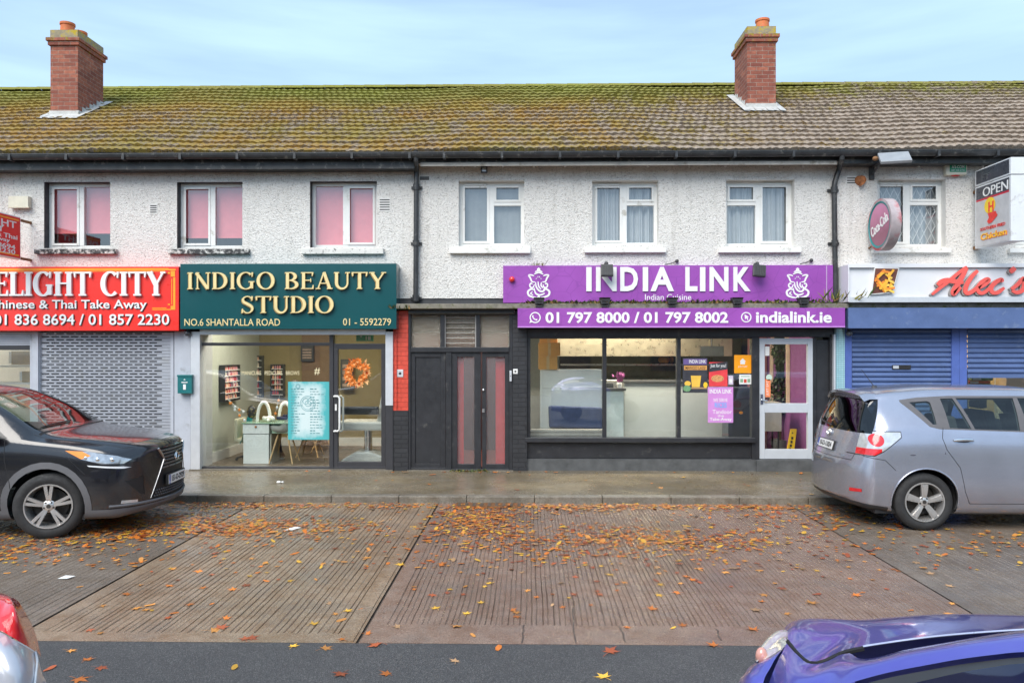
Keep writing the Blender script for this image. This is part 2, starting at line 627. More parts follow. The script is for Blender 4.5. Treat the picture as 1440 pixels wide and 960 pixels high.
def brick_mat(name, c1, c2, mortar, bw=0.225, bh=0.075, lichen=0.0, painted=False):
    t = NT(name, True)
    x, y, z = t.xyz()
    cb = t.n("ShaderNodeCombineXYZ")
    t.link(t.math('ADD', x, y), cb.inputs[0]); t.link(z, cb.inputs[1])
    b = t.t.nodes.new("ShaderNodeTexBrick")
    b.inputs['Scale'].default_value = 1.0
    b.inputs['Brick Width'].default_value = bw
    b.inputs['Row Height'].default_value = bh
    b.inputs['Mortar Size'].default_value = 0.0045
    b.inputs['Mortar Smooth'].default_value = 0.3
    b.inputs['Color1'].default_value = (*c1, 1)
    b.inputs['Color2'].default_value = (*c2, 1)
    b.inputs['Mortar'].default_value = (*mortar, 1)
    t.link(cb.outputs[0], b.inputs['Vector'])
    c = t.mix(t.ramp(t.noise(14, 5, .7), [(0.35, 0.0), (0.7, 0.65)]), b.outputs['Color'], tuple(q * 0.55 for q in c1))
    if lichen:
        hz = t.n("ShaderNodeMapRange", From_Min=7.75, From_Max=8.2, To_Min=0.0, To_Max=0.30)
        t.link(z, hz.inputs['Value'])
        lm = t.ramp(t.math('ADD', t.noise(9, 6, .7), hz.outputs[0]), [(0.66, 0.0), (0.74, 1.0)])
        c = t.mix(lm, c, (0.30, 0.22, 0.02))
    t.set(Base_Color=c, Roughness=0.45 if painted else 0.88)
    h = t.math('SUBTRACT', 1.0, b.outputs['Fac'])
    p = t.bump(h, 0.9, 0.012)
    t.bump(t.noise(70, 4), 0.35, 0.006, p)
    return t.mat

def concrete_mat(name, base, wet=0.5, tint=(0.10, 0.085, 0.05), scale=1.0, speck=0.25):
    """worn wet concrete: patchy colour, puddled gloss"""
    t = NT(name)
    n1 = t.noise(0.9 * scale, 6, 0.65)
    n2 = t.noise(5.5 * scale, 6, 0.7)
    n3 = t.noise(85, 3, 0.6)
    v = t.voro(150)
    c = t.ramp(n1, [(0.28, tuple(q * 0.62 for q in base)), (0.5, base), (0.75, tuple(min(1, q * 1.28) for q in base))])
    c = t.mix(t.ramp(n2, [(0.42, 0.0), (0.66, 0.85)]), c, tint)
    c = t.mix(t.ramp(t.noise(1.9 * scale, 5, 0.7), [(0.50, 0.0), (0.68, 0.38)]), c, (0.17, 0.162, 0.15))
    c = t.mix(t.ramp(n3, [(0.44, 0.0), (0.60, speck * 2.4)]), c, tuple(q * 0.35 for q in base))
    c = t.mix(t.ramp(v.outputs['Color'], [(0.80, 0.0), (0.9, speck)]), c, tuple(min(1, q * 2.2) for q in base))
    rr = t.ramp(t.math('ADD', t.math('MULTIPLY', n1, 0.6), t.math('MULTIPLY', n2, 0.4)), [(0.44, 0.13 + (1 - wet) * 0.5), (0.68, 0.55)])
    t.set(Base_Color=c, Roughness=rr, Specular_IOR_Level=0.5)
    p = t.bump(n3, 0.45, 0.006)
    t.bump(n2, 0.25, 0.02, p)
    return t.mat

def asphalt_mat():
    t = NT("asphalt")
    v = t.voro(190)
    n = t.noise(1.3, 5, 0.6)
    c = t.ramp(v.outputs['Color'], [(0.0, (0.030, 0.029, 0.030)), (0.6, (0.082, 0.079, 0.078)), (1.0, (0.23, 0.22, 0.21))])
    c = t.mix(t.ramp(n, [(0.35, 0.0), (0.75, 0.5)]), c, (0.052, 0.05, 0.05))
    t.set(Base_Color=c, Roughness=t.ramp(n, [(0.3, 0.5), (0.7, 0.72)]))
    t.bump(v.outputs['Distance'], 0.8, 0.008)
    return t.mat

M_WALL = roughcast("white roughcast", (0.85, 0.83, 0.79))
M_ROOF = roof_mat("mossy roof tile")
M_BRICK = brick_mat("chimney brick", (0.22, 0.065, 0.045), (0.44, 0.15, 0.09), (0.42, 0.34, 0.28), lichen=1)
M_REDB = brick_mat("red painted brick", (0.72, 0.085, 0.05), (0.66, 0.075, 0.045), (0.58, 0.07, 0.04), painted=True)
M_BLKB = brick_mat("black painted brick", (0.028, 0.029, 0.033), (0.035, 0.036, 0.04), (0.02, 0.02, 0.023), painted=True)
M_BLK = pm("black gloss paint", (0.026, 0.027, 0.031), 0.38, var=0.25, bump=0.15, bscale=60, dirt=((0.075, 0.073, 0.07), 0.05, 7))
M_BLKM = pm("matt black paint", (0.045, 0.046, 0.052), 0.6, var=0.2, bump=0.1, bscale=90)
M_GUT = pm("weathered gutter", (0.030, 0.031, 0.033), 0.42, var=0.4, scale=5, dirt=((0.16, 0.155, 0.14), 0.16, 9), bump=0.2, bscale=50)
M_UPVC = pm("white upvc", (0.80, 0.80, 0.77), 0.32, var=0.03, dirt=((0.50, 0.48, 0.42), 0.06, 5))
M_REV = pm("painted reveal white", (0.70, 0.69, 0.66), 0.7, var=0.08, bump=0.2, bscale=40)
M_PEEL = pm("peeling sill paint", (0.035, 0.035, 0.037), 0.6, var=0.3, dirt=((0.66, 0.65, 0.61), 0.50, 16), bump=0.4, bscale=40)
M_PEELW = pm("peeling white sill paint", (0.66, 0.65, 0.61), 0.6, var=0.1, dirt=((0.05, 0.05, 0.052), 0.25, 14), bump=0.4, bscale=40)
M_LEAD = pm("lead flashing", (0.48, 0.48, 0.46), 0.55, var=0.18, scale=12, bump=0.3, bscale=30, dirt=((0.30, 0.29, 0.26), 0.2, 10))
M_TERRA = pm("terracotta", (0.56, 0.15, 0.05), 0.7, var=0.15, dirt=((0.35, 0.22, 0.05), 0.18, 12))
M_LICH = pm("lichened cement", (0.29, 0.25, 0.17), 0.9, var=0.3, scale=9, dirt=((0.42, 0.31, 0.02), 0.42, 9), bump=0.5, bscale=40)
M_GREY = pm("light grey paint", (0.46, 0.485, 0.54), 0.45, var=0.06, bump=0.05, dirt=((0.33, 0.34, 0.36), 0.12, 4))
M_ALU = pm("brushed aluminium", (0.66, 0.68, 0.71), 0.38, 0.35, var=0.06)
M_SHUT = pm("galvanised shutter", (0.43, 0.45, 0.50), 0.42, 0.25, var=0.08, dirt=((0.40, 0.41, 0.43), 0.12, 5))
M_BLUE = pm("blue shutter paint", (0.105, 0.16, 0.33), 0.38, 0.15, var=0.12, scale=4, dirt=((0.17, 0.225, 0.37), 0.10, 6))
M_BLUEP = pm("bright blue paint", (0.085, 0.14, 0.42), 0.42, var=0.1)
M_DARK = pm("dark void", (0.02, 0.02, 0.022), 0.8)
M_FRAME = pm("anthracite frame", (0.040, 0.040, 0.045), 0.4, var=0.1)
M_STEEL = pm("stainless steel", (0.62, 0.61, 0.58), 0.30, 0.85, var=0.08)
M_CHROME = pm("chrome", (0.8, 0.81, 0.82), 0.12, 1.0, var=0.03)
M_WHITE = pm("white plastic", (0.78, 0.78, 0.76), 0.4, var=0.03)
M_WHITEL = pm("white lettering", (0.80, 0.80, 0.79), 0.45, var=0.03)
M_GRIME = pm("mossy cement ledge", (0.20, 0.185, 0.15), 0.9, var=0.3, scale=12, dirt=((0.09, 0.10, 0.03), 0.3, 9), bump=0.6, bscale=40)
G_UP = glass("upper window glass", (0.93, 0.95, 0.95), base=0.16)
M_SOFF = pm("grubby soffit", (0.50, 0.47, 0.42), 0.7, var=0.15, dirt=((0.28, 0.24, 0.19), 0.25, 5))
G_SHOP = glass("shop glass", (0.93, 0.96, 0.95))
# ------------------------------------------------------------------ ground
YK, YB, ZP = 10.1, 5.26, 0.085            # kerb face, edge of the parking bays, pavement height
YW, YS = 12.4, 12.3                       # upper wall, shopfront plane

M_ASPH = asphalt_mat()
M_SLAB = concrete_mat("brushed concrete", (0.330, 0.240, 0.162), 1.0, (0.205, 0.115, 0.055))
M_SLABR = concrete_mat("reddish concrete", (0.285, 0.197, 0.150), 1.0, (0.195, 0.105, 0.064))
M_SLABG = concrete_mat("grey concrete", (0.230, 0.185, 0.148), 0.95, (0.150, 0.105, 0.068))
M_GROOVE = pm("wet groove dirt", (0.082, 0.060, 0.045), 0.40, var=0.5, scale=9)
M_PAVE = concrete_mat("wet pavement concrete", (0.225, 0.182, 0.122), 1.0, (0.135, 0.102, 0.052), 0.8, 0.16)
M_KERB = concrete_mat("kerb concrete", (0.23, 0.205, 0.165), 0.5, (0.10, 0.075, 0.045))

b = MB()
b.quad((-300, -300, -0.03), (300, -300, -0.03), (300, 300, -0.03), (-300, 300, -0.03))
tag(b.build("ground", concrete_mat("distant ground", (0.14, 0.14, 0.13), 0.3)), kind="structure")
b = MB()
b.box(-60, 60, -9, YB - 0.004, -0.1, 0.0)
tag(b.build("road", M_ASPH), kind="structure")
b = MB()
b.box(-40, 40, YK + 0.16, YW + 0.3, -0.1, ZP)
tag(b.build("pavement", M_PAVE), kind="structure")
b = MB()
x = -40.0
while x < 40:
    b.box(x, x + 0.908, YK, YK + 0.157, -0.1, ZP + 0.006)
    x += 0.912
tag(b.build("kerb", M_KERB, bevel=0.014), kind="structure")
b = MB()
b.box(-40, 40, -15.5, -9.2, -0.1, 0.11)
tag(b.build("far_pavement", M_PAVE), kind="structure")

def slab(name, x0, x1, mat, pitch, depth, slant=0.0, wob=0.006, irregular=0.5, edge=0.17, seed=1, rows=26, topmargin=0.05):
    """cast slab with real grooves drawn across it towards the kerb; slant shifts x along y"""
    r = random.Random(seed)
    ya, yb = YB, YK - 0.004
    prof = []                                # (x, z, dirt) at the reference row
    x = x0 + 0.10
    prof.append((x0, 0.0, 0)); prof.append((x, 0.0, 0))
    while x < x1 - 0.1:
        p = pitch * (1 + irregular * (r.random() - 0.5))
        g = pitch * (0.22 + 0.16 * r.random())
        d = depth * (0.55 + 0.6 * r.random())
        if irregular > 0.3 and r.random() < 0.16: d *= 0.25
        prof += [(x + p - g, 0.0, 0), (x + p - g * 0.62, -d, 1), (x + p - g * 0.35, -d, 1), (x + p, 0.0, 0)]
        x += p
    prof.append((x1, 0.0, 0))
    ys = [ya, ya + edge] + [ya + edge + 0.02 + (yb - topmargin - ya - edge - 0.04) * i / rows for i in range(rows + 1)] + [yb - topmargin, yb]
    m = MB()
    n = len(prof)
    vs, fs, mi = [], [], []
    ph = r.random() * 9
    fade = [r.random() * 6 for _ in prof]
    for j, y in enumerate(ys):
        flat = j < 2 or j > len(ys) - 3
        for i, (px, z, q) in enumerate(prof):
            sx = slant * (y - ya) if 1 < i < n - 1 or i in (0, n - 1) else slant * (y - ya)
            w = wob * (math.sin(y * 2.1 + ph) + math.sin(y * 5.3 + ph * 2 + fade[i] * 0.15) + math.sin(y * 17 + px * 7) * 0.7) if 1 < i < n - 2 else 0
            k = 0.45 + 0.55 * math.sin(y * 1.3 + fade[i]) ** 2 * (0.6 + 0.4 * math.sin(y * 4 + fade[i] * 3))
            vs.append((px + sx + w, y, 0.0 if flat else z * k))
    for j in range(len(ys) - 1):
        for i in range(n - 1):
            fs.append((j * n + i, j * n + i + 1, (j + 1) * n + i + 1, (j + 1) * n + i))
            mi.append(1 if prof[i][2] and prof[i + 1][2] and 1 < j < len(ys) - 4 else 0)
    m.v = [Vector(v) for v in vs]; m.f = [list(f) for f in fs]; m.m = mi
    o = m.build(name, [mat, M_GROOVE])
    return tag(o, kind="structure")

slab("parking_bay", -3.64, -1.188, M_SLAB, 0.050, 0.015, 0.004, 0.0022, 0.6, seed=3)
slab("parking_bay", -1.165, 3.47, M_SLABR, 0.043, 0.009, 0.004, 0.0024, 0.22, seed=5, edge=0.36)
slab("parking_bay", -8.2, -3.665, M_SLABG, 0.060, 0.007, 0.004, 0.002, 0.6, seed=8)
slab("parking_bay", 3.485, 16.0, M_SLABG, 0.050, 0.006, 0.004, 0.0025, 0.4, seed=11)
slab("parking_bay", -16, -8.22, M_SLABG, 0.085, 0.007, 0.004, 0.004, 0.6, seed=9)
b = MB()
b.box(-40, 40, YB - 0.05, YK + 0.05, -0.12, -0.016)
tag(b.build("joint_filler", M_GROOVE), kind="structure")
# raised edging strip that runs along the joint
b = MB()
b.prism([(-1.335, 0), (-1.21, 0), (-1.21, 0.007), (-1.335, 0.006)], YB + 0.02, YK - 0.05)
tag(b.build("joint_strip", M_SLAB), kind="structure")
# cracks across the wide slab
b = MB()
for px0, py0, px1, py1 in ((737, 878, 735, 904), (806, 855, 809, 904), (872, 880, 879, 903), (1008, 884, 1014, 900)):
    a, c = gnd(px0, py0), gnd(px1, py1)
    pts = [a.lerp(c, i / 6) + Vector((rnd.uniform(-.008, .008), 0, 0.0015)) for i in range(7)]
    for i in range(6):
        w = 0.006
        b.quad(pts[i] + Vector((-w, 0, 0)), pts[i] + Vector((w, 0, 0)), pts[i + 1] + Vector((w, 0, 0)), pts[i + 1] + Vector((-w, 0, 0)))
tag(b.build("slab_cracks", M_GROOVE), kind="structure")
# covered gully strip by the kerb with leaf stain
b = MB()
p0, p1 = gnd(640, 712), gnd(735, 712)
b.box(p0.x, p1.x, YK - 0.30, YK - 0.03, 0.0, 0.012)
for i in range(9):
    xx = p0.x + (p1.x - p0.x) * (i + 0.5) / 9
    b.box(xx - 0.02, xx + 0.02, YK - 0.26, YK - 0.07, 0.0125, 0.018, 1)
tag(b.build("gully_cover", [pm("rusty gully", (0.20, 0.09, 0.035), 0.5, 0.3, var=0.4, scale=14), M_GROOVE]), "rusty gully cover set at the foot of the kerb", "gully cover")
# ------------------------------------------------------------------ the three houses of the terrace
B_L = thing("terraced_house", "white roughcast house with pink blinds upstairs over the red and green shop signs", "house", (X(-130, YW), YW, 0))
B_M = thing("terraced_house", "white roughcast house over the purple shop signs, black communal entrance at its side", "house", (X(588, YW), YW, 0))
B_R = thing("terraced_house", "white roughcast house with a diamond lattice window above the blue shuttered takeaway", "house", (X(1178, YW), YW, 0))
XS = [X(-460, YW), X(586, YW), X(1176, YW), X(1900, YW)]
SPANS = {B_L: (XS[0], XS[1]), B_M: (XS[1], XS[2]), B_R: (XS[2], XS[3])}
YE = 12.02                                   # eaves line
Z_E = Z(213, YE)
PITCH = R(30)
Y_R = YE + (Z(124, YE) - Z_E) / (math.tan(PITCH) - (492 - 124) / F) * 1.0
Z_R = Z_E + (Y_R - YE) * math.tan(PITCH)
ZWT = Z_E + 0.12
DEPTH = 2 * (Y_R - YE) - 0.4

def wall_panel(mb, x0, x1, z0, z1, Y, holes, depth=0.21, m=0):
    xs = sorted({x0, x1, *[h[0] for h in holes], *[h[1] for h in holes]})
    zs = sorted({z0, z1, *[h[2] for h in holes], *[h[3] for h in holes]})
    for i in range(len(xs) - 1):
        for j in range(len(zs) - 1):
            cx, cz = (xs[i] + xs[i + 1]) / 2, (zs[j] + zs[j + 1]) / 2
            if any(h[0] < cx < h[1] and h[2] < cz < h[3] for h in holes): continue
            mb.quad((xs[i], Y, zs[j]), (xs[i + 1], Y, zs[j]), (xs[i + 1], Y, zs[j + 1]), (xs[i], Y, zs[j + 1]), m)
    for h in holes:
        a, c, d, e, mm = h[0], h[1], h[2], h[3], h[4]
        y2 = Y + depth
        mb.quad((a, Y, d), (a, Y, e), (a, y2, e), (a, y2, d), mm)
        mb.quad((c, Y, e), (c, Y, d), (c, y2, d), (c, y2, e), mm)
        mb.quad((a, Y, e), (c, Y, e), (c, y2, e), (a, y2, e), mm)
        mb.quad((c, Y, d), (a, Y, d), (a, y2, d), (c, y2, d), mm)

WINS = {B_L: [(62, 256, 155, 349, 1), (249, 256, 341, 349, 1), (436, 255, 530, 348, 1)],
        B_M: [(645, 254, 737, 346, 2), (833, 254, 926, 345, 2), (1021, 253, 1117, 346, 2)],
        B_R: [(1234, 252, 1330, 347, 2), (1428, 252, 1524, 347, 2)]}
for B, ws in WINS.items():
    x0, x1 = SPANS[B]
    hs = [(*rect(w[0], w[1], w[2], w[3], YW), w[4]) for w in ws]
    b = MB()
    wall_panel(b, x0, x1, 2.9, ZWT, YW, hs)
    b.build("wall", [M_WALL, M_BLKM, M_REV], B)
    # side and back walls (party walls) close the volume
    b = MB()
    b.box(x0, x0 + 0.1, YW + 0.01, YW + DEPTH, 3.0, ZWT)
    b.box(x1 - 0.1, x1, YW + 0.01, YW + DEPTH, 3.0, ZWT)
    b.box(x0 + 0.1, x1 - 0.1, YW + DEPTH - 0.2, YW + DEPTH, 0.0, ZWT)
    b.box(x0 + 0.1, x1 - 0.1, YW + 0.2, YW + DEPTH - 0.2, 2.92, 3.1)
    b.build("party_wall", pm("party wall render", (0.45, 0.44, 0.42), 0.9), B)

# ---- roofs: every course of interlocking tiles modelled
def roof(B):
    x0, x1 = SPANS[B]
    r = random.Random(int(x0 * 100))
    L = (Y_R - YE) / math.cos(PITCH)
    NC = 18
    g = L / NC
    per = 0.135
    nx = int((x1 - x0) / per * 6)
    m = MB()
    cz, sz = math.cos(PITCH), math.sin(PITCH)
    def P(x, s, h): return Vector((x, YE + s * cz - h * sz, Z_E + s * sz + h * cz))
    xs = [x0 + (x1 - x0) * i / nx for i in range(nx + 1)]
    dips = (1.1, 4.0)
    for c in range(NC):
        s0, s1 = c * g - 0.02, (c + 1) * g + 0.035
        sh = (c % 2) * 0.25 * per
        jit = {}
        lo, hi, butt = [], [], []
        for x in xs:
            u = ((x + sh) / per) % 1.0
            k = int((x + sh) // per) // 2
            if k not in jit: jit[k] = (r.gauss(0, 0.004), r.gauss(0, 0.006))
            w = 0.017 * max(0.0, math.sin(math.pi * u)) ** 1.3
            moss = 0.012 * max(0, math.sin(x * 9.1 + c * 2.7) * math.sin(x * 23.7 + c * 1.3)) + r.uniform(0, 0.007)
            sag = 0.02 * math.sin(x * 0.8 + dips[0]) + 0.008 * math.sin(x * 2.3 + dips[1])
            e = jit[k][1] + r.uniform(-0.005, 0.005)
            lo.append(P(x, s0 + e, 0.042 + w + jit[k][0] + moss + sag))
            hi.append(P(x, s1, 0.004 + w * 0.9 + sag))
            butt.append(P(x, s0 + e + 0.012, -0.012 + w * 0.25 + sag))
        m.grid([butt, lo, hi])
    # back slope
    m.quad((x0, Y_R, Z_R - 0.02), (x1, Y_R, Z_R - 0.02), (x1, 2 * Y_R - YE, Z_E), (x0, 2 * Y_R - YE, Z_E))
    o = m.build("roof", M_ROOF, B)
    m = MB()
    x = x0
    while x < x1 - 0.02:
        e = min(x + 0.45, x1)
        rows = []
        for i in range(9):
            a = math.pi * i / 8
            rows.append([(x, Y_R - 0.12 * math.cos(a), Z_R - 0.01 + 0.085 * math.sin(a) + 0.012), (e + 0.0, Y_R - 0.12 * math.cos(a), Z_R - 0.01 + 0.085 * math.sin(a) + 0.004)])
        m.grid(rows)
        x = e
    m.build("ridge_tiles", M_ROOF, o)
    return o
ROOFS = {B: roof(B) for B in SPANS}

# ---- gutters, fascia boards, downpipes
FB = {B_L: 0.235, B_M: 0.15, B_R: 0.185}
for B, (x0, x1) in SPANS.items():
    b = MB()
    rows = []
    for i in range(9):
        a = math.pi * i / 8
        rows.append([(x0, YE - 0.005 - 0.062 * math.cos(a), Z_E - 0.02 - 0.085 * math.sin(a)), (x1, YE - 0.005 - 0.062 * math.cos(a), Z_E - 0.02 - 0.085 * math.sin(a))])
    b.grid(rows)
    b.box(x0, x1, YE - 0.072, YE - 0.062, Z_E - 0.032, Z_E - 0.015)
    xx = x0 + 0.5
    while xx < x1:
        b.box(xx - 0.02, xx + 0.02, YE - 0.076, YE + 0.06, Z_E - 0.118, Z_E - 0.02)
        xx += 0.92
    b.build("gutter", M_GUT, B)
    b = MB()
    b.box(x0, x1, YE + 0.12, YE + 0.145, Z_E - FB[B], Z_E + 0.05)
    b.box(x0, x1, YE + 0.145, YW - 0.002, Z_E - FB[B] + 0.005, Z_E - FB[B] + 0.02, 1)
    b.build("fascia_board", [M_GUT, M_SOFF if B is B_M else M_GUT], B)
b = MB()                                       # pale soffit strip of the middle house
b.box(XS[1] + 0.1, XS[2] - 0.1, YE + 0.10, YE + 0.118, Z_E - 0.205, Z_E - 0.148)
b.build("soffit_strip", M_SOFF, B_M)

def downpipe(B, pts, r=0.042):
    b = MB()
    b.tube(pts, r, 12)
    o = b.build("downpipe", M_GUT, B, smooth=True)
    b = MB()
    for i in range(1, len(pts)):
        if (Vector(pts[i]) - Vector(pts[i - 1])).length > 0.8:
            for k in (0.02, 0.5, 0.97):
                q = Vector(pts[i - 1]).lerp(Vector(pts[i]), k)
                b = MB()
                b.tube([q + Vector((0, 0, 0.05)), q + Vector((0, 0, -0.05))], r * 1.3, 12)
                b.box(q.x - 0.09, q.x + 0.09, YW - 0.03, YW, q.z - 0.02, q.z + 0.02)
                b.build("pipe_collar", M_GUT, o, smooth=True)
yp = YW - 0.07
pa = [at(585, 212, YE - 0.01), at(585, 224, YE), at(585.5, 240, yp), at(585.5, 260, yp), at(584.5, 424, yp)]
downpipe(B_M, [tuple(p) for p in pa])
pb = [at(1184.5, 209, YE - 0.01), at(1184, 222, YE), at(1180, 238, yp), at(1174, 256, yp), at(1173, 264, yp), at(1175, 420, yp)]
downpipe(B_R, [tuple(p) for p in pb])

# ---- chimneys
def chimney(B, px0, px1, py_base, py_top, pot_px):
    ro = ROOFS[B]
    # depth of the front face: where the sight line to its foot meets the roof slope
    k = (492 - py_base) / F
    Yc = (Z_E - CH - YE * math.tan(PITCH)) / (k - math.tan(PITCH))
    x0, x1 = X(px0, Yc), X(px1, Yc)
    zt = Z(py_top, Yc, (px0 + px1) / 2)
    D = 0.86
    zb = Z_E + (Yc - YE) * math.tan(PITCH)
    pc = (zt - zb) / 100
    b = MB()
    b.box(x0, x1, Yc, Yc + D, zb - 0.3, zt - 0.26)
    ch = b.build("chimney", M_BRICK, B)
    b = MB()
    b.box(x0 - 0.035, x1 + 0.035, Yc - 0.035, Yc + D + 0.035, zt - 0.26, zt - 0.185, 0)
    b.box(x0 - 0.06, x1 + 0.06, Yc - 0.06, Yc + D + 0.06, zt - 0.185, zt - 0.12, 0)
    b.box(x0 - 0.005, x1 + 0.005, Yc - 0.005, Yc + D + 0.005, zt - 0.12, zt + 0.04, 1)
    b.build("chimney_cap", [M_BRICK, M_LICH], ch, bevel=0.008)
    b = MB()
    px = X(pot_px, Yc + 0.4)
    prof = [(0.13, 0), (0.12, 0.16), (0.135, 0.17), (0.135, 0.21), (0.105, 0.21), (0.10, 0.02)]
    for yy in (0.22, 0.62):
        b.lathe(prof, Matrix.Translation((px, Yc + yy, zt + 0.04)), 20)
    b.build("chimney_pot", M_TERRA, ch, smooth=True)
    # lead: apron in front, stepped soakers up the sides, skirt over the tiles
    b = MB()
    tz = lambda y: Z_E + (y - YE) * math.tan(PITCH)
    b.box(x0 - 0.02, x1 + 0.02, Yc - 0.014, Yc - 0.004, zb - 0.02, zb + 0.14)
    n = 7
    for i in range(n):
        ya, yb2 = Yc + D * i / n, Yc + D * (i + 1) / n - 0.008
        for xa, xb in ((x0 - 0.014, x0 - 0.004), (x1 + 0.004, x1 + 0.014)):
            h0 = tz(ya) + 0.15 + 0.03 * (i % 2)
            b.box(xa, xb, ya, yb2, tz(ya) - 0.03, h0)
    for i in range(7):
        xa = x0 - 0.12 + (x1 - x0 + 0.24) * i / 7
        xb = x0 - 0.12 + (x1 - x0 + 0.24) * (i + 1) / 7
        w = 0.03 * (i % 2)
        b.quad((xa, Yc - 0.24 + w, tz(Yc - 0.24 + w) + 0.075), (xb, Yc - 0.24 + w * 0.5, tz(Yc - 0.24) + 0.07), (xb, Yc, zb + 0.08), (xa, Yc, zb + 0.08))
    for sx, xx in ((-1, x0), (1, x1)):
        b.quad((xx, Yc - 0.2, tz(Yc - 0.2) + 0.082), (xx + sx * 0.12, Yc - 0.18, tz(Yc - 0.18) + 0.075), (xx + sx * 0.14, Yc + D + 0.1, tz(Yc + D + 0.1) + 0.075), (xx, Yc + D + 0.1, tz(Yc + D + 0.1) + 0.085))
    b.build("flashing", M_LEAD, ch)
chimney(B_L, 71, 109.5, 163, 45, 103)
chimney(B_R, 1050.8, 1091, 158, 40, 1068)   # stands astride the party wall

# ---- upper windows
M_BLIND = pm("pink roller blind", (0.90, 0.24, 0.27), 0.75, var=0.05)
M_NET = pm("net curtain", (0.27, 0.285, 0.29), 0.9, var=0.08)
M_CURT = pm("white curtain", (0.46, 0.48, 0.49), 0.9, var=0.08)
M_ROOMD = pm("dim room", (0.17, 0.17, 0.18), 0.9)
M_LATT = pm("white lattice", (0.75, 0.75, 0.73), 0.5)

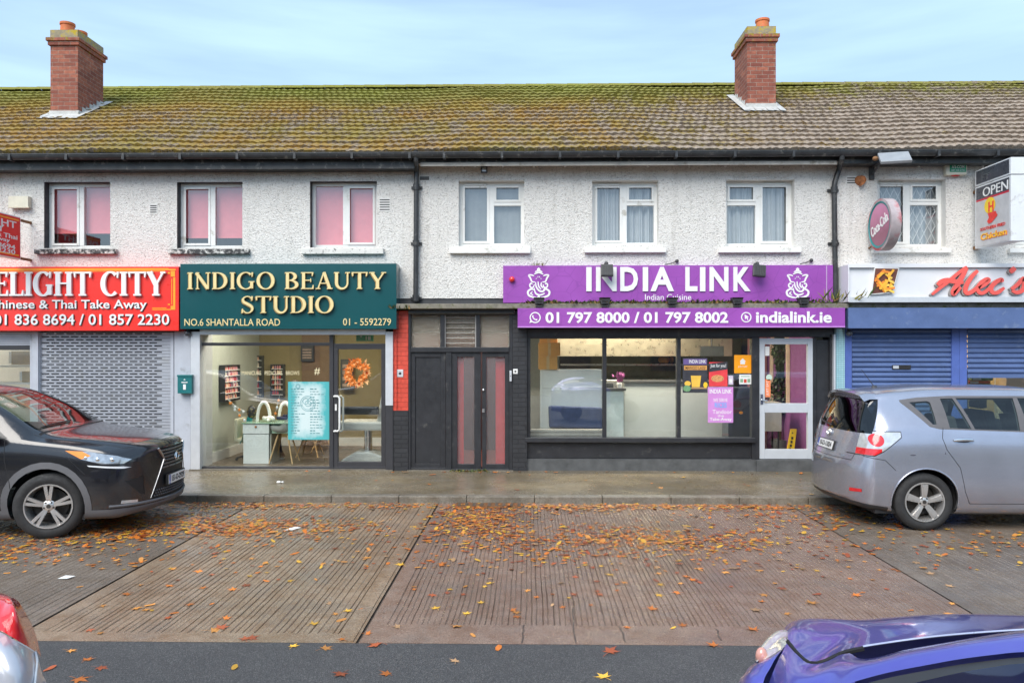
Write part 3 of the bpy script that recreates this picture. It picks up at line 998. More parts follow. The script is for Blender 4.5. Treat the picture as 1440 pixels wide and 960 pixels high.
def win(B, px0, py0, px1, py1, style, sill, sill_mat):
    Y = YW + 0.135
    x0, x1, z0, z1 = rect(px0, py0, px1, py1, YW)
    fw = 0.055
    xm = (x0 + x1) / 2
    b = MB()
    T0, T1 = Y, Y + 0.06
    def bar(a, c, d, e, proud=0.0, mm=0): b.box(a, c, T0 - proud, T1, d, e, mm)
    bar(x0, x0 + fw, z0, z1); bar(x1 - fw, x1, z0, z1)
    bar(x0 + fw, x1 - fw, z0, z0 + fw * 1.1); bar(x0 + fw, x1 - fw, z1 - fw, z1)
    bar(xm - 0.04, xm + 0.04, z0 + fw * 1.1, z1 - fw, 0.004)
    lights = []
    zi0, zi1 = z0 + fw * 1.1, z1 - fw
    zt = z1 - (z1 - z0) * 0.335
    def sash(a, c, d, e):
        s = 0.038
        b.box(a, a + s, T0 - 0.014, T0 - 0.002, d, e); b.box(c - s, c, T0 - 0.014, T0 - 0.002, d, e)
        b.box(a + s, c - s, T0 - 0.014, T0 - 0.002, d, d + s); b.box(a + s, c - s, T0 - 0.014, T0 - 0.002, e - s, e)
    L, Rr = (x0 + fw, xm - 0.04), (xm + 0.04, x1 - fw)
    if style in ('blind', 'blindL'):
        sash(*(L if style == 'blindL' else Rr), zi0, zi1)
        lights = [(*L, zi0, zi1), (*Rr, zi0, zi1)]
    else:
        tall, split = (L, Rr) if style != 'mirror' else (Rr, L)
        sash(*tall, zi0, zi1)
        bar(split[0], split[1], zt - 0.03, zt + 0.03, 0.002)
        sash(*split, zt + 0.03, zi1)
        lights = [(*tall, zi0, zi1), (*split, zi0, zt - 0.03), (*split, zt + 0.03, zi1)]
        b.box(tall[0] + 0.05, tall[1] - 0.05, T0 - 0.03, T0 - 0.015, z1 - fw - 0.005, z1 - fw + 0.02)   # trickle vent
    w = b.build("window", M_UPVC, B, bevel=0.003)
    for a, c, d, e in lights:
        g = MB()
        g.quad((a - .01, T0 + 0.03, d - .01), (c + .01, T0 + 0.03, d - .01), (c + .01, T0 + 0.03, e + .01), (a - .01, T0 + 0.03, e + .01))
        g.build("pane", G_UP, w)
    # sill
    s = MB()
    sx0, sx1, sz0, sz1 = rect(*sill, YW - 0.07)
    s.box(sx0, sx1, YW - 0.075, YW + 0.134, sz0, sz1)
    s.build("sill", sill_mat, w, bevel=0.008)
    # the room behind
    r_ = MB()
    ya, yb = YW + 0.211, YW + 1.3
    r_.add([(x0 - .3, ya, z0 - .3), (x1 + .3, ya, z0 - .3), (x1 + .3, ya, z1 + .3), (x0 - .3, ya, z1 + .3),
            (x0 - .3, yb, z0 - .3), (x1 + .3, yb, z0 - .3), (x1 + .3, yb, z1 + .3), (x0 - .3, yb, z1 + .3)],
           [(4, 5, 6, 7), (0, 4, 7, 3), (1, 2, 6, 5), (0, 1, 5, 4), (3, 7, 6, 2)])
    r_.build("room_behind", M_ROOMD, w)
    c = MB()
    Yc = YW + 0.235
    if style.startswith('blind'):
        drop = {62: 0.27, 249: 0.20}.get(px0, 0.0)
        zb = z0 + (z1 - z0) * drop
        n = 2
        for i, (a, e) in enumerate((L, Rr)):
            o = 0.004 * i
            c.box(a - 0.03, e + 0.03, Yc + o, Yc + o + 0.003, zb, z1)
            if drop: c.box(a - 0.03, e + 0.03, Yc + o - 0.006, Yc + o + 0.009, zb - 0.02, zb)
        c.build("roller_blind", M_BLIND, w)
    elif style == 'net':
        rows = []
        for zz in (z0, (z0 + z1) / 2, z1):
            rows.append([(x0 + (x1 - x0) * i / 120, Yc + 0.003 * math.sin(i * 0.5) + 0.004 * math.sin(i * 0.17), zz) for i in range(121)])
        c.grid(rows)
        c.build("net_curtain", M_NET, w, smooth='all')
    else:
        rows = []
        for k in range(9):
            zz = z0 + (z1 - z0) * k / 8
            op = 1.0
            rows.append([(x0 + (x1 - x0) * i / 160, Yc + 0.03 + 0.045 * math.sin(i * 0.30 + 0.4 * math.sin(i * .13) + k * .05) * (0.5 + 0.5 * math.sin(i * 0.05 + 1)) + 0.018 * math.sin(i * 0.83 + k * .1), zz) for i in range(161)])
        c.grid(rows)
        c.build("curtain", M_CURT, w, smooth='all')
    if style == 'lattice':
        l = MB()
        yy = T0 + 0.075
        n = 9
        st = (x1 - x0) / n
        hh = z1 - z0
        for i in range(-12, n + 12):
            for sg in (1, -1):
                xa = x0 + i * st
                # clip the diagonal to the opening
                slope = sg * 0.5
                p0 = Vector((xa, yy + 0.004 * sg, z0)); p1 = Vector((xa + slope * hh, yy + 0.004 * sg, z1))
                t0, t1 = 0.0, 1.0
                dx = p1.x - p0.x
                for lim, s in ((x0 + fw, 1), (x1 - fw, -1)):
                    f0, f1 = (p0.x - lim) * s, (p1.x - lim) * s
                    if f0 < 0 and f1 < 0: t0, t1 = 1, 0
                    elif f0 < 0: t0 = max(t0, f0 / (f0 - f1))
                    elif f1 < 0: t1 = min(t1, f0 / (f0 - f1))
                if t1 - t0 > 0.02:
                    l.tube([p0.lerp(p1, t0), p0.lerp(p1, t1)], 0.006, 4)
        l.build("security_lattice", M_LATT, w)
    return w

win(B_L, 62, 256, 155, 349, 'blindL', (48, 350, 163, 357), M_PEEL)
win(B_L, 249, 256, 341, 349, 'blindL', (236, 350, 350, 357), M_PEEL)
win(B_L, 436, 255, 530, 348, 'blind', (424, 349, 539, 357), M_PEELW)
win(B_M, 645, 254, 737, 346, 'net', (632, 348, 746, 356), M_UPVC)
win(B_M, 833, 254, 926, 345, 'curtain', (822, 348, 937, 355), M_UPVC)
win(B_M, 1021, 253, 1117, 346, 'mirror', (1011, 348, 1127, 355), M_UPVC)
win(B_R, 1234, 252, 1330, 347, 'lattice', (1228, 349, 1338, 355), M_UPVC)
win(B_R, 1428, 252, 1524, 347, 'lattice', (1420, 349, 1530, 355), M_UPVC)

# ---- small vents in the wall (parts of the houses)
for B, px, py, w, h in ((B_L, 216, 294, 9, 12), (B_L, 541, 288, 14, 17), (B_R, 1201, 254, 20, 10), (B_M, 597, 251, 13, 5)):
    b = MB()
    x0, x1, z0, z1 = rect(px - w / 2, py - h / 2, px + w / 2, py + h / 2, YW)
    b.box(x0 - .015, x1 + .015, YW - 0.006, YW + 0.02, z0 - .015, z1 + .015, 0)
    n = max(3, int(h / 3))
    for i in range(n):
        zz = z0 + (z1 - z0) * (i + 0.5) / n
        b.box(x0, x1, YW - 0.0085, YW - 0.0062, zz - 0.008, zz + 0.008, 1)
    b.build("air_vent", [M_REV, M_DARK], B)
# ------------------------------------------------------------------ ground floor: shopfronts (parts of the houses)
ZB = ZP - 0.03
YP = 12.27                                   # front face of pilasters

def pier(B, px0, px1, py0, mat, name="pilaster", Y=YP, depth=0.5, py1=None, bevel=0.004):
    x0, x1 = X(px0, Y), X(px1, Y)
    z1 = Z(py0, Y, (px0 + px1) / 2)
    z0 = ZB if py1 is None else Z(py1, Y, (px0 + px1) / 2)
    b = MB()
    b.box(x0, x1, Y, Y + depth, z0, z1)
    return b.build(name, mat, B, bevel=bevel)

def room(B, px0, px1, Yf, Yb, ztop, mats, zf=ZP + 0.03, name="shop_room"):
    """walls, ceiling and floor of the shop behind the glass: mats = back, left, right, ceiling, floor"""
    x0, x1 = X(px0, Yf), X(px1, Yf)
    b = MB()
    b.quad((x0, Yb, zf), (x1, Yb, zf), (x1, Yb, ztop), (x0, Yb, ztop), 0)
    b.quad((x0, Yf, zf), (x0, Yb, zf), (x0, Yb, ztop), (x0, Yf, ztop), 1)
    b.quad((x1, Yb, zf), (x1, Yf, zf), (x1, Yf, ztop), (x1, Yb, ztop), 2)
    b.quad((x0, Yb, ztop), (x1, Yb, ztop), (x1, Yf, ztop), (x0, Yf, ztop), 3)
    b.quad((x0, Yf, zf), (x1, Yf, zf), (x1, Yb, zf), (x0, Yb, zf), 4)
    return b.build(name, mats, B), x0, x1

def room_lamp(B, x0, x1, y0, y1, z, power, col=(1, 0.9, 0.75)):
    """a lit ceiling panel inside the shop"""
    b = MB()
    b.box(x0, x1, y0, y1, z - 0.03, z)
    b.build("ceiling_lamp", emit("lit panel", (1.0, 0.88, 0.70), 4.0), B)
    ld = bpy.data.lights.new("ceiling_lamp_light", 'AREA')
    ld.shape = 'RECTANGLE'; ld.size = x1 - x0; ld.size_y = y1 - y0
    ld.energy = power; ld.color = col
    lo = bpy.data.objects.new("ceiling_lamp_light", ld)
    COL.objects.link(lo)
    lo.location = ((x0 + x1) / 2, (y0 + y1) / 2, z - 0.05)

def gframe(B, name, px0, py0, px1, py1, Y, fw, mat, proud=0.06, bottom=None, depth=0.05):
    """a rectangular frame of px size fw"""
    b = MB()
    b.pbox(px0, py0, px0 + fw, py1, Y - proud, depth + proud)
    b.pbox(px1 - fw, py0, px1, py1, Y - proud, depth + proud)
    b.pbox(px0 + fw, py0, px1 - fw, py0 + fw, Y - proud, depth + proud)
    b.pbox(px0 + fw, py1 - (bottom or fw), px1 - fw, py1, Y - proud, depth + proud)
    return b.build(name, mat, B, bevel=0.004)

def pane(parent, px0, py0, px1, py1, Y, mat, name="pane"):
    x0, x1, z0, z1 = rect(px0, py0, px1, py1, Y)
    b = MB()
    b.box(x0, x1, Y, Y + 0.006, z0, z1)
    return b.build(name, mat, parent)

# wall fill between shopfront heads and the upper wall, behind the signs
for B, (x0, x1) in SPANS.items():
    b = MB()
    b.box(x0, x1, YW + 0.02, YW + 0.2, Z(468, YW), 2.93)
    b.build("shop_lintel", M_BLKM, B)

# ======================================================= red takeaway (left)
P_LIT = pm("pale interior wall", (0.60, 0.59, 0.56), 0.8, var=0.05)
P_FLOOR = pm("shop floor", (0.16, 0.13, 0.10), 0.35, var=0.25, scale=4)
P_CEIL = pm("shop ceiling", (0.66, 0.65, 0.62), 0.9, var=0.03)
rm, rx0, rx1 = room(B_L, -125, 249, YS + 0.09, 15.6, 2.85, [P_LIT, P_LIT, P_LIT, P_CEIL, P_FLOOR])
room_lamp(B_L, rx0 + 1.0, rx1 - 1.0, 13.6, 14.2, 2.84, 25)
pier(B_L, 45, 53.5, 466, M_GREY)
pier(B_L, 245, 268, 466, M_GREY, Y=YP + 0.01)
pier(B_L, -125, -60, 466, M_GREY)
b = MB()                                      # shutter: profiled laths with punched slots, brick bond
x0, x1, z0, z1 = rect(53.5, 467, 245, 668, YS + 0.03)
z0 = ZP + 0.01
nl = 44
zt = Z(467, YS + 0.03, 150)
lh = (zt - z0) / nl
r_ = random.Random(2)
Ysh = YS + 0.03
for i in range(nl):
    za = z0 + lh * i
    zc, zd = za + lh * 0.36, za + lh * 0.74      # slot band
    b.box(x0, x1, Ysh, Ysh + 0.012, za + 0.004, zc)
    b.box(x0, x1, Ysh, Ysh + 0.012, zd, za + lh - 0.002)
    b.box(x0, x1, Ysh + 0.010, Ysh + 0.022, za - 0.003, za + 0.006, 1)
    ns = 13
    sw = (x1 - x0) / (ns + 0.9)
    off = 0.35 * sw + (0.5 * sw if i % 2 else 0.0)
    ends = [x0]
    for k in range(ns):
        a = x0 + off + k * sw
        if a + sw * 0.8 > x1 - 0.14: break
        ends += [a, a + sw * 0.80]
    ends.append(x1)
    for k in range(0, len(ends), 2):
        b.box(ends[k], ends[k + 1], Ysh + 0.001, Ysh + 0.011, zc, zd)
b.build("roller_shutter", [M_SHUT, pm("shutter joint", (0.16, 0.165, 0.18), 0.5)], B_L)
for xa in (x0, x1 - 0.05):
    b = MB(); b.box(xa, xa + 0.05, Ysh - 0.025, Ysh - 0.001, z0, zt)
    b.build("shutter_guide", M_GREY, B_L)
b = MB(); b.box(x0 - 0.02, x1 + 0.02, Ysh + 0.35, Ysh + 0.37, z0, 2.85)     # added dark board: darkens the closed shutter's slots from behind
b.box(x0 - 0.03, x0 - 0.01, Ysh + 0.03, Ysh + 0.36, z0, 2.85)
b.build("dark_backing", pm("backing black", (0.035, 0.032, 0.03), 0.6, var=0.4, scale=3), B_L)
# half-open shutter and window at the far left
fr = gframe(B_L, "shop_window", -60, 466, 45, 640, YS + 0.06, 3, M_GREY)
pane(fr, -57, 480, 42, 636, YS + 0.07, G_SHOP)
b = MB()
for i in range(6):
    zz = Z(468 + i * 3.0, YS, 0)
    b.box(X(-57, YS + .02), X(44, YS + .02), YS + 0.02, YS + 0.035, zz - 0.03, zz, 0)
    b.box(X(-57, YS + .02), X(44, YS + .02), YS + 0.026, YS + 0.04, zz - 0.036, zz - 0.03, 1)
b.pbox(-57, 486, 44, 492, YS + 0.01, 0.04, 1)
b.build("raised_shutter", [M_SHUT, M_FRAME], fr)
b = MB()
b.box(X(-60, YS + .03), X(45, YS + .03), YS + 0.03, YS + 0.3, ZB, Z(640, YS + .03, 0))
b.build("stall_riser", M_GREY, B_L)

# ======================================================= beauty studio
P_OLIVE = pm("olive wall", (0.30, 0.235, 0.11), 0.8, var=0.06)
P_SAGE = pm("sage wall", (0.46, 0.48, 0.42), 0.8, var=0.04)
P_WOODF = pm("dark timber floor", (0.12, 0.085, 0.06), 0.35, var=0.3, scale=5)
P_BROWN = pm("brown wall", (0.20, 0.12, 0.07), 0.7, var=0.1)
rm, ix0, ix1 = room(B_L, 280.5, 556, YS + 0.09, 15.2, 2.78, [P_OLIVE, P_SAGE, P_OLIVE, P_CEIL, P_WOODF])
room_lamp(B_L, ix0 + 0.5, ix1 - 0.5, 12.75, 13.2, 2.77, 34)
b = MB()
b.box(ix0, ix0 + 0.02, YS + 0.1, 15.2, ZP + 0.03, ZP + 0.2)
b.box(ix0, ix1, 15.18, 15.2, ZP + 0.03, ZP + 0.2)
b.build("skirting", M_WHITE, rm)
b = MB()
b.box(X(425, 15.15), X(470, 15.15), 15.12, 15.19, ZP + 0.04, 2.5)
b.build("dark_wall_panel", P_BROWN, rm)
pier(B_L, 268, 281, 466, M_ALU, "door_jamb", Y=YP - 0.04)
pier(B_L, 542, 552.5, 466, M_ALU, "door_jamb", Y=YP - 0.04, py1=570)
pier(B_L, 542, 552.5, 570, M_FRAME, "door_jamb", Y=YP - 0.03)
b = MB(); b.pbox(281, 463, 542, 470.5, YP - 0.05, 0.12)
b.build("shutter_head", M_ALU, B_L, bevel=0.004)
fr = MB()
Yg = YS + 0.05
fr.pbox(281, 481.5, 466, 486, Yg - 0.04, 0.1)
fr.pbox(281, 656, 463, 661, Yg - 0.04, 0.1)
fr.pbox(463, 470, 468.5, 661, Yg - 0.05, 0.11)
fr.pbox(281, 470, 283.5, 656, Yg - 0.03, 0.08)
sw = fr.build("shop_window", M_FRAME, B_L, bevel=0.004)
pane(sw, 281, 470, 464, 482, Yg, G_SHOP)
pane(sw, 283, 486, 463, 656, Yg, G_SHOP)
dr = MB()
dr.pbox(468.5, 483, 542, 491, Yg - 0.03, 0.08)
dr.pbox(468.5, 491, 475, 656, Yg - 0.031, 0.08)
dr.pbox(536, 491, 542, 656, Yg - 0.031, 0.08)
dr.pbox(475, 649, 536, 656, Yg - 0.03, 0.08)
dr.pbox(468.5, 656, 542, 661, Yg - 0.04, 0.1)
dr = dr.build("shop_door", M_FRAME, B_L, bevel=0.004)
pane(dr, 475, 491, 536, 649, Yg, G_SHOP)
pane(dr, 468.5, 470, 542, 483, Yg, G_SHOP)
b = MB()
for px, yy in ((477.5, Yg - 0.12), (482.5, Yg + 0.12)):
    ys_ = Yg - 0.03 if yy < Yg else Yg + 0.05
    a, c = at(px, 557, yy), at(px, 606, yy)
    pts = [(a.x - 0.09, yy, a.z), (a.x - 0.03, yy, a.z), (a.x, yy, a.z - 0.03), (c.x, yy, c.z + 0.03), (c.x - 0.03, yy, c.z), (c.x - 0.09, yy, c.z)]
    b.tube(pts, 0.016, 10)
    b.tube([(a.x - 0.09, yy, a.z), (a.x - 0.09, ys_, a.z)], 0.014, 8); b.tube([(c.x - 0.09, yy, c.z), (c.x - 0.09, ys_, c.z)], 0.014, 8)
b.build("pull_handle", M_WHITE, dr, smooth=True)
b = MB(); b.pbox(471, 568, 473.5, 577, Yg - 0.035, 0.006)
b.build("lock_plate", M_WHITE, dr)
b = MB(); b.box(X(268, YP), X(553, YP), YP - 0.06, YP + 0.3, ZB, ZP + 0.018)
b.build("threshold", M_KERB, B_L)

# red and black painted brick pier between the studio and the communal entrance
pier(B_L, 552.8, 574, 437, M_REDB, "brick_pier", Y=YP - 0.01, py1=577, bevel=0)
pier(B_L, 552.8, 574, 577, M_BLKB, "brick_pier", Y=YP - 0.014, bevel=0)

# ======================================================= communal entrance
b = MB()                                       # ledge that runs over the ground floor of the middle house
b.box(X(556, 12.1), X(1192, 12.1), 12.06, YW + 0.03, Z(434, 12.1), Z(427, 12.1))
b.box(X(574, 12.2), X(724, 12.2), 12.2, YW + 0.03, Z(441, 12.2), Z(434, 12.2) - 0.003, 1)
b.build("ledge", [M_GRIME, M_BLK], B_M, bevel=0.01)
Ye = YS + 0.02
b = MB()
b.pbox(573.5, 440, 577.5, 662, Ye - 0.05, 0.14)
b.pbox(716, 440, 721, 662, Ye - 0.05, 0.14)
b.pbox(619, 442, 625, 489, Ye - 0.04, 0.12)
b.pbox(669.5, 442, 675, 489, Ye - 0.04, 0.12)
b.pbox(577.5, 440, 716, 443, Ye - 0.045, 0.13)
b.pbox(577.5, 488, 716, 495, Ye - 0.06, 0.15)
b.pbox(627, 495, 635, 662, Ye - 0.045, 0.13)
b.pbox(577.5, 657.5, 627, 662, Ye - 0.03, 0.12)
b.pbox(635, 659, 716, 662.5, Ye - 0.05, 0.14)
ent = b.build("entrance_frame", M_BLK, B_M, bevel=0.006)
G_OBS = glass("obscure glass", (0.78, 0.74, 0.66), milky=0.22, rough=0.15, bumpy=1.0, mcol=(0.50, 0.44, 0.34))
G_REED = glass("reeded glass", (0.85, 0.80, 0.80), milky=0.05, rough=0.25, bumpy=0.4)
rm, ex0, ex1 = room(B_M, 576, 718, YS + 0.2, 14.6, 2.80,
                    [pm("hall back", (0.10, 0.10, 0.11), 0.8), pm("hall red wall", (0.62, 0.05, 0.06), 0.8), pm("hall red wall", (0.62, 0.05, 0.06), 0.8), pm("hall cream", (0.62, 0.56, 0.38), 0.8), pm("hall floor", (0.25, 0.12, 0.1), 0.7)], name="hallway")
room_lamp(B_M, ex0 + 0.4, ex1 - 0.4, 13.0, 13.5, 2.78, 10)
b = MB()
for px0, px1, py0, py1, m in ((579, 622, 441, 468, 0), (579, 622, 468, 492, 1), (626, 715, 441, 466, 2), (626, 715, 466, 492, 1)):
    b.pbox(px0, py0, px1, py1, Ye + 0.19, 0.01, m)
b.build("hall_glimpse", [pm("hall cream", (0.62, 0.56, 0.38), 0.8), pm("hall rose", (0.50, 0.16, 0.14), 0.8), pm("hall grey", (0.34, 0.32, 0.30), 0.8)], ent)
pane(ent, 577.5, 443, 619, 488, Ye + 0.02, G_OBS, "fanlight")
pane(ent, 625, 443, 669.5, 488, Ye + 0.045, G_OBS, "fanlight")
pane(ent, 675, 443, 716, 488, Ye + 0.02, G_OBS, "fanlight")
b = MB()                                       # louvred middle light
for i in range(6):
    py = 446 + i * 7.2
    b.pbox(626, py, 669, py + 0.55, Ye - 0.005, 0.02)
b.pbox(625, 443, 626.6, 488, Ye - 0.012, 0.03); b.pbox(668, 443, 669.5, 488, Ye - 0.012, 0.03)
b.build("louvre", pm("dull louvre edge", (0.36, 0.35, 0.34), 0.4), ent)
def leaf_panel(px0, py0, px1, py1, gl, name):
    b = MB()
    x0, x1, z0, z1 = rect(px0, py0, px1, py1, Ye)
    gx0, gx1, gz0, gz1 = rect(*gl, Ye)
    b.box(x0, gx0, Ye - 0.02, Ye + 0.03, z0, z1); b.box(gx1, x1, Ye - 0.02, Ye + 0.03, z0, z1)
    b.box(gx0, gx1, Ye - 0.02, Ye + 0.03, gz1, z1); b.box(gx0, gx1, Ye - 0.02, Ye + 0.03, z0, gz0)
    return b, (gx0, gx1, gz0, gz1)
b, g = leaf_panel(577.5, 495, 627, 657.5, (584, 502, 620, 651), "side_panel")
b.box(g[0], g[1], Ye + 0.0, Ye + 0.03, g[2], g[3])
b.build("side_panel", M_BLK, ent, bevel=0.005)
for px0, px1, gl in ((635, 676.5, (643, 502, 667, 652)), (678, 716, (684, 502, 710, 652))):
    b, g = leaf_panel(px0, 495, px1, 659, gl, "door")
    d = b.build("entrance_door", M_BLK, B_M, bevel=0.005)
    q = MB(); q.box(g[0], g[1], Ye + 0.012, Ye + 0.018, g[2], g[3])
    q.build("pane", G_REED, d)
    q = MB()
    if px0 < 640:
        pass
    else:
        p = at(679.8, 548, Ye - 0.02); q.ball((p.x, Ye - 0.035, p.z), 0.022)
        q.tube([(p.x, Ye - 0.02, p.z), (p.x, Ye - 0.04, p.z)], 0.012, 8)
        p = at(679.8, 577, Ye - 0.02); q.box(p.x - 0.018, p.x + 0.018, Ye - 0.03, Ye - 0.0205, p.z - 0.03, p.z + 0.03)
        q.build("door_knob", M_CHROME, d, smooth=True)
# red blinds seen just behind the reeded glass
b = MB()
for px0, px1 in ((640, 652), (697, 712)):
    x0, x1, z0, z1 = rect(px0, 500, px1, 654, Ye + 0.09)
    b.box(x0, x1, Ye + 0.09, Ye + 0.1, z0, z1)
b.build("red_hanging", pm("red cloth", (0.75, 0.055, 0.06), 0.8), ent)
b = MB(); b.box(X(573, YP), X(722, YP), YP - 0.05, YP + 0.3, ZB, ZP + 0.012)
b.build("threshold", M_KERB, B_M)

# ======================================================= purple restaurant
pier(B_M, 721, 741, 436, M_BLKB, "brick_pier", Y=YP - 0.012, bevel=0)
P_PURP = pm("purple wall", (0.27, 0.085, 0.25), 0.7, var=0.06)
P_PINK = pm("pink wall", (0.46, 0.19, 0.19), 0.8, var=0.05)
P_TILE = pm("white tile", (0.58, 0.60, 0.58), 0.3, var=0.05)
Yw = YS + 0.06
rm, kx0, kx1 = room(B_M, 742, 1146, YS + 0.11, 16.6, 2.80, [P_TILE, P_TILE, P_PURP, P_CEIL, P_FLOOR])
room_lamp(B_M, kx0 + 0.6, kx1 - 1.5, 12.95, 13.35, 2.79, 80, (1, 0.88, 0.72))
b = MB(); b.pbox(741, 462, 1172, 474, Yw - 0.05, 0.25)
b.build("shop_head", M_BLK, B_M, bevel=0.006)
b = MB()
b.pbox(741, 474, 746, 620, Yw - 0.04, 0.12)
b.pbox(847.5, 474, 853, 616, Yw - 0.04, 0.12)
b.pbox(952, 474, 957.5, 616, Yw - 0.04, 0.12)
b.pbox(1057.5, 474, 1068, 662, Yw - 0.05, 0.14)
b.pbox(746, 474, 1057.5, 476, Yw - 0.03, 0.1)
sw = b.build("shop_window", M_BLK, B_M, bevel=0.005)
b = MB(); b.pbox(738, 615.5, 1063, 622, Yw - 0.11, 0.2)
b.build("sill", M_BLK, sw, bevel=0.008)
for px0, px1 in ((746, 847.5), (853, 952), (957.5, 1057.5)):
    pane(sw, px0, 476, px1, 616, Yw, G_SHOP)
b = MB()
b.box(X(738, Yw), X(1062, Yw), Yw - 0.01, Yw + 0.25, Z(644, Yw, 900), Z(622.3, Yw, 900))
b.box(X(738, Yw), X(1062, Yw), Yw - 0.06, Yw + 0.25, ZB, Z(644.5, Yw, 900), 1)
b.build("stall_riser", [M_BLK, pm("grey plinth", (0.085, 0.088, 0.09), 0.75, var=0.3, bump=0.3, bscale=40)], B_M, bevel=0.006)
M_SILV = pm("silver door", (0.56, 0.59, 0.63), 0.42, 0.15, var=0.04)
b = MB()
Yd = Yw - 0.01
b.pbox(1068, 475.5, 1075.5, 645, Yd - 0.02, 0.07)
b.pbox(1136, 475.5, 1143, 645, Yd - 0.02, 0.07)
b.pbox(1075.5, 475.5, 1136, 484, Yd - 0.02, 0.07)
b.pbox(1075.5, 567, 1136, 580, Yd - 0.02, 0.07)
b.pbox(1075.5, 631.5, 1136, 645, Yd - 0.02, 0.07)
dr = b.build("shop_door", M_SILV, B_M, bevel=0.004)
pane(dr, 1075.5, 484, 1136, 567, Yd + 0.01, G_SHOP)
pane(dr, 1075.5, 580, 1136, 631.5, Yd + 0.01, G_SHOP)
b = MB()
b.pbox(1069.5, 554, 1073, 568, Yd - 0.032, 0.011)
p = at(1071.5, 562, Yd - 0.05); q = at(1079, 563.5, Yd - 0.05)
b.tube([(p.x, Yd - 0.03, p.z), p, q], 0.010, 8)
b.build("lever_handle", M_CHROME, dr, smooth=True)
b = MB(); b.box(X(1062, Yd), X(1172, Yd), Yd - 0.07, Yd + 0.25, ZB, Z(645.5, Yd, 1100))
b.build("door_step", pm("grey plinth", (0.085, 0.088, 0.09), 0.75), B_M, bevel=0.01)
b = MB()
b.pbox(1143, 475, 1148, 664, Yw - 0.03, 0.12); b.pbox(1148, 478, 1167, 664, Yw, 0.1); b.pbox(1167, 470, 1172.5, 664, Yw - 0.05, 0.3)
b.build("black_panel", M_BLK, B_M, bevel=0.005)
b = MB(); b.pbox(1172.5, 470, 1175, 664, YP - 0.03, 0.2)
b.build("edge_trim", M_ALU, B_M)

# ======================================================= blue takeaway (right)
def tile_mat():
    t = NT("light blue mosaic")
    x, y, z = t.xyz()
    cb = t.n("ShaderNodeCombineXYZ"); t.link(x, cb.inputs[0]); t.link(z, cb.inputs[1])
    br = t.t.nodes.new("ShaderNodeTexBrick")
    br.offset = 0
    for k, v in (('Scale', 1), ('Brick Width', 0.035), ('Row Height', 0.035), ('Mortar Size', 0.003), ('Color1', (0.30, 0.55, 0.62, 1)), ('Color2', (0.36, 0.60, 0.66, 1)), ('Mortar', (0.18, 0.25, 0.28, 1))):
        br.inputs[k].default_value = v
    t.link(cb.outputs[0], br.inputs['Vector'])
    t.set(Base_Color=br.outputs['Color'], Roughness=0.3)
    return t.mat
pier(B_R, 1175.3, 1188, 462, tile_mat(), "tiled_pier", bevel=0)
Yb = YS + 0.02
pier(B_R, 1188, 1198, 462, M_BLUEP, "shutter_post", Y=Yb - 0.03)
pier(B_R, 1338.5, 1349, 462, M_BLUEP, "shutter_post", Y=Yb - 0.03)
pier(B_R, 1349.3, 1360, 462, M_BLUEP, "shutter_post", Y=Yb - 0.032)
pier(B_R, 1500, 1570, 462, M_BLUEP, "shutter_post", Y=Yb - 0.03)
def blue_shutter(px0, px1, py0, py1):
    x0, x1, z0, z1 = rect(px0, py0, px1, py1, Yb)
    n = int((z1 - z0) / 0.0775)
    lh = (z1 - z0) / n
    rows = []
    for i in range(n):
        for u, d in ((0.0, 0.012), (0.10, 0.014), (0.16, 0.002), (0.34, -0.012), (0.60, -0.014), (0.82, -0.006), (0.95, 0.008)):
            rows.append([(x0, Yb + d, z0 + lh * (i + u)), (x1, Yb + d, z0 + lh * (i + u))])
    b = MB(); b.grid(rows)
    return b, (x0, x1, z0, z1)
b, q = blue_shutter(1198, 1338.5, 462, 662)
sh = b.build("roller_shutter", M_BLUE, B_R)
b = MB(); b.pbox(1255, 513, 1281, 519, Yb - 0.026, 0.008, 0); b.pbox(1256, 514, 1264, 518, Yb - 0.029, 0.003, 1)
b.build("letter_slot", [M_DARK, M_ALU], sh)
b, q = blue_shutter(1360, 1500, 462, 526)
b.box(q[0], q[1], Yb - 0.012, Yb + 0.02, q[2] - 0.06, q[2], 0)
b.build("raised_shutter", M_BLUE, B_R)
rm, tx0, tx1 = room(B_R, 1352, 1505, Yb + 0.1, 14.4, 2.8, [pm("amber wall", (0.50, 0.33, 0.14), 0.7), P_LIT, P_LIT, P_CEIL, P_FLOOR])
room_lamp(B_R, tx0 + 0.3, tx1 - 0.3, 13.0, 13.4, 2.79, 22)
fr = gframe(B_R, "shop_window", 1360, 520, 1500, 650, Yb + 0.07, 2, M_FRAME)
pane(fr, 1362, 522, 1498, 648, Yb + 0.075, G_SHOP)
b = MB(); b.box(X(1188, Yb), X(1570, Yb), Yb + 0.04, Yb + 0.25, ZB, ZB + 0.08); b.box(X(1360, Yb), X(1500, Yb), Yb + 0.03, Yb + 0.3, ZB, Z(650, Yb, 1430))
b.build("stall_riser", M_BLUEP, B_R)
b = MB()
b.box(X(1193, 12.02), X(1570, 12.02), 12.02, YW, Z(461.5, 12.02, 1400), Z(432.5, 12.02, 1400))
b.build("shutter_box", M_BLUE, B_R, bevel=0.006)
b = MB()
b.box(X(1190, 12.1), X(1570, 12.1), 12.1, YW + 0.02, Z(432.2, 12.1, 1400), Z(426, 12.1, 1400))
b.build("ledge", M_GRIME, B_R, bevel=0.01)
# ------------------------------------------------------------------ shop signs
def sign_panel(b, px0, py0, px1, py1, Y, depth, m=0):
    return b.pbox(px0, py0, px1, py1, Y, depth, m)

def glossy(name, col, rough=0.22, var=0.05, scale=1.5):
    return pm(name, col, rough, var=var, scale=scale, coat=0.15)

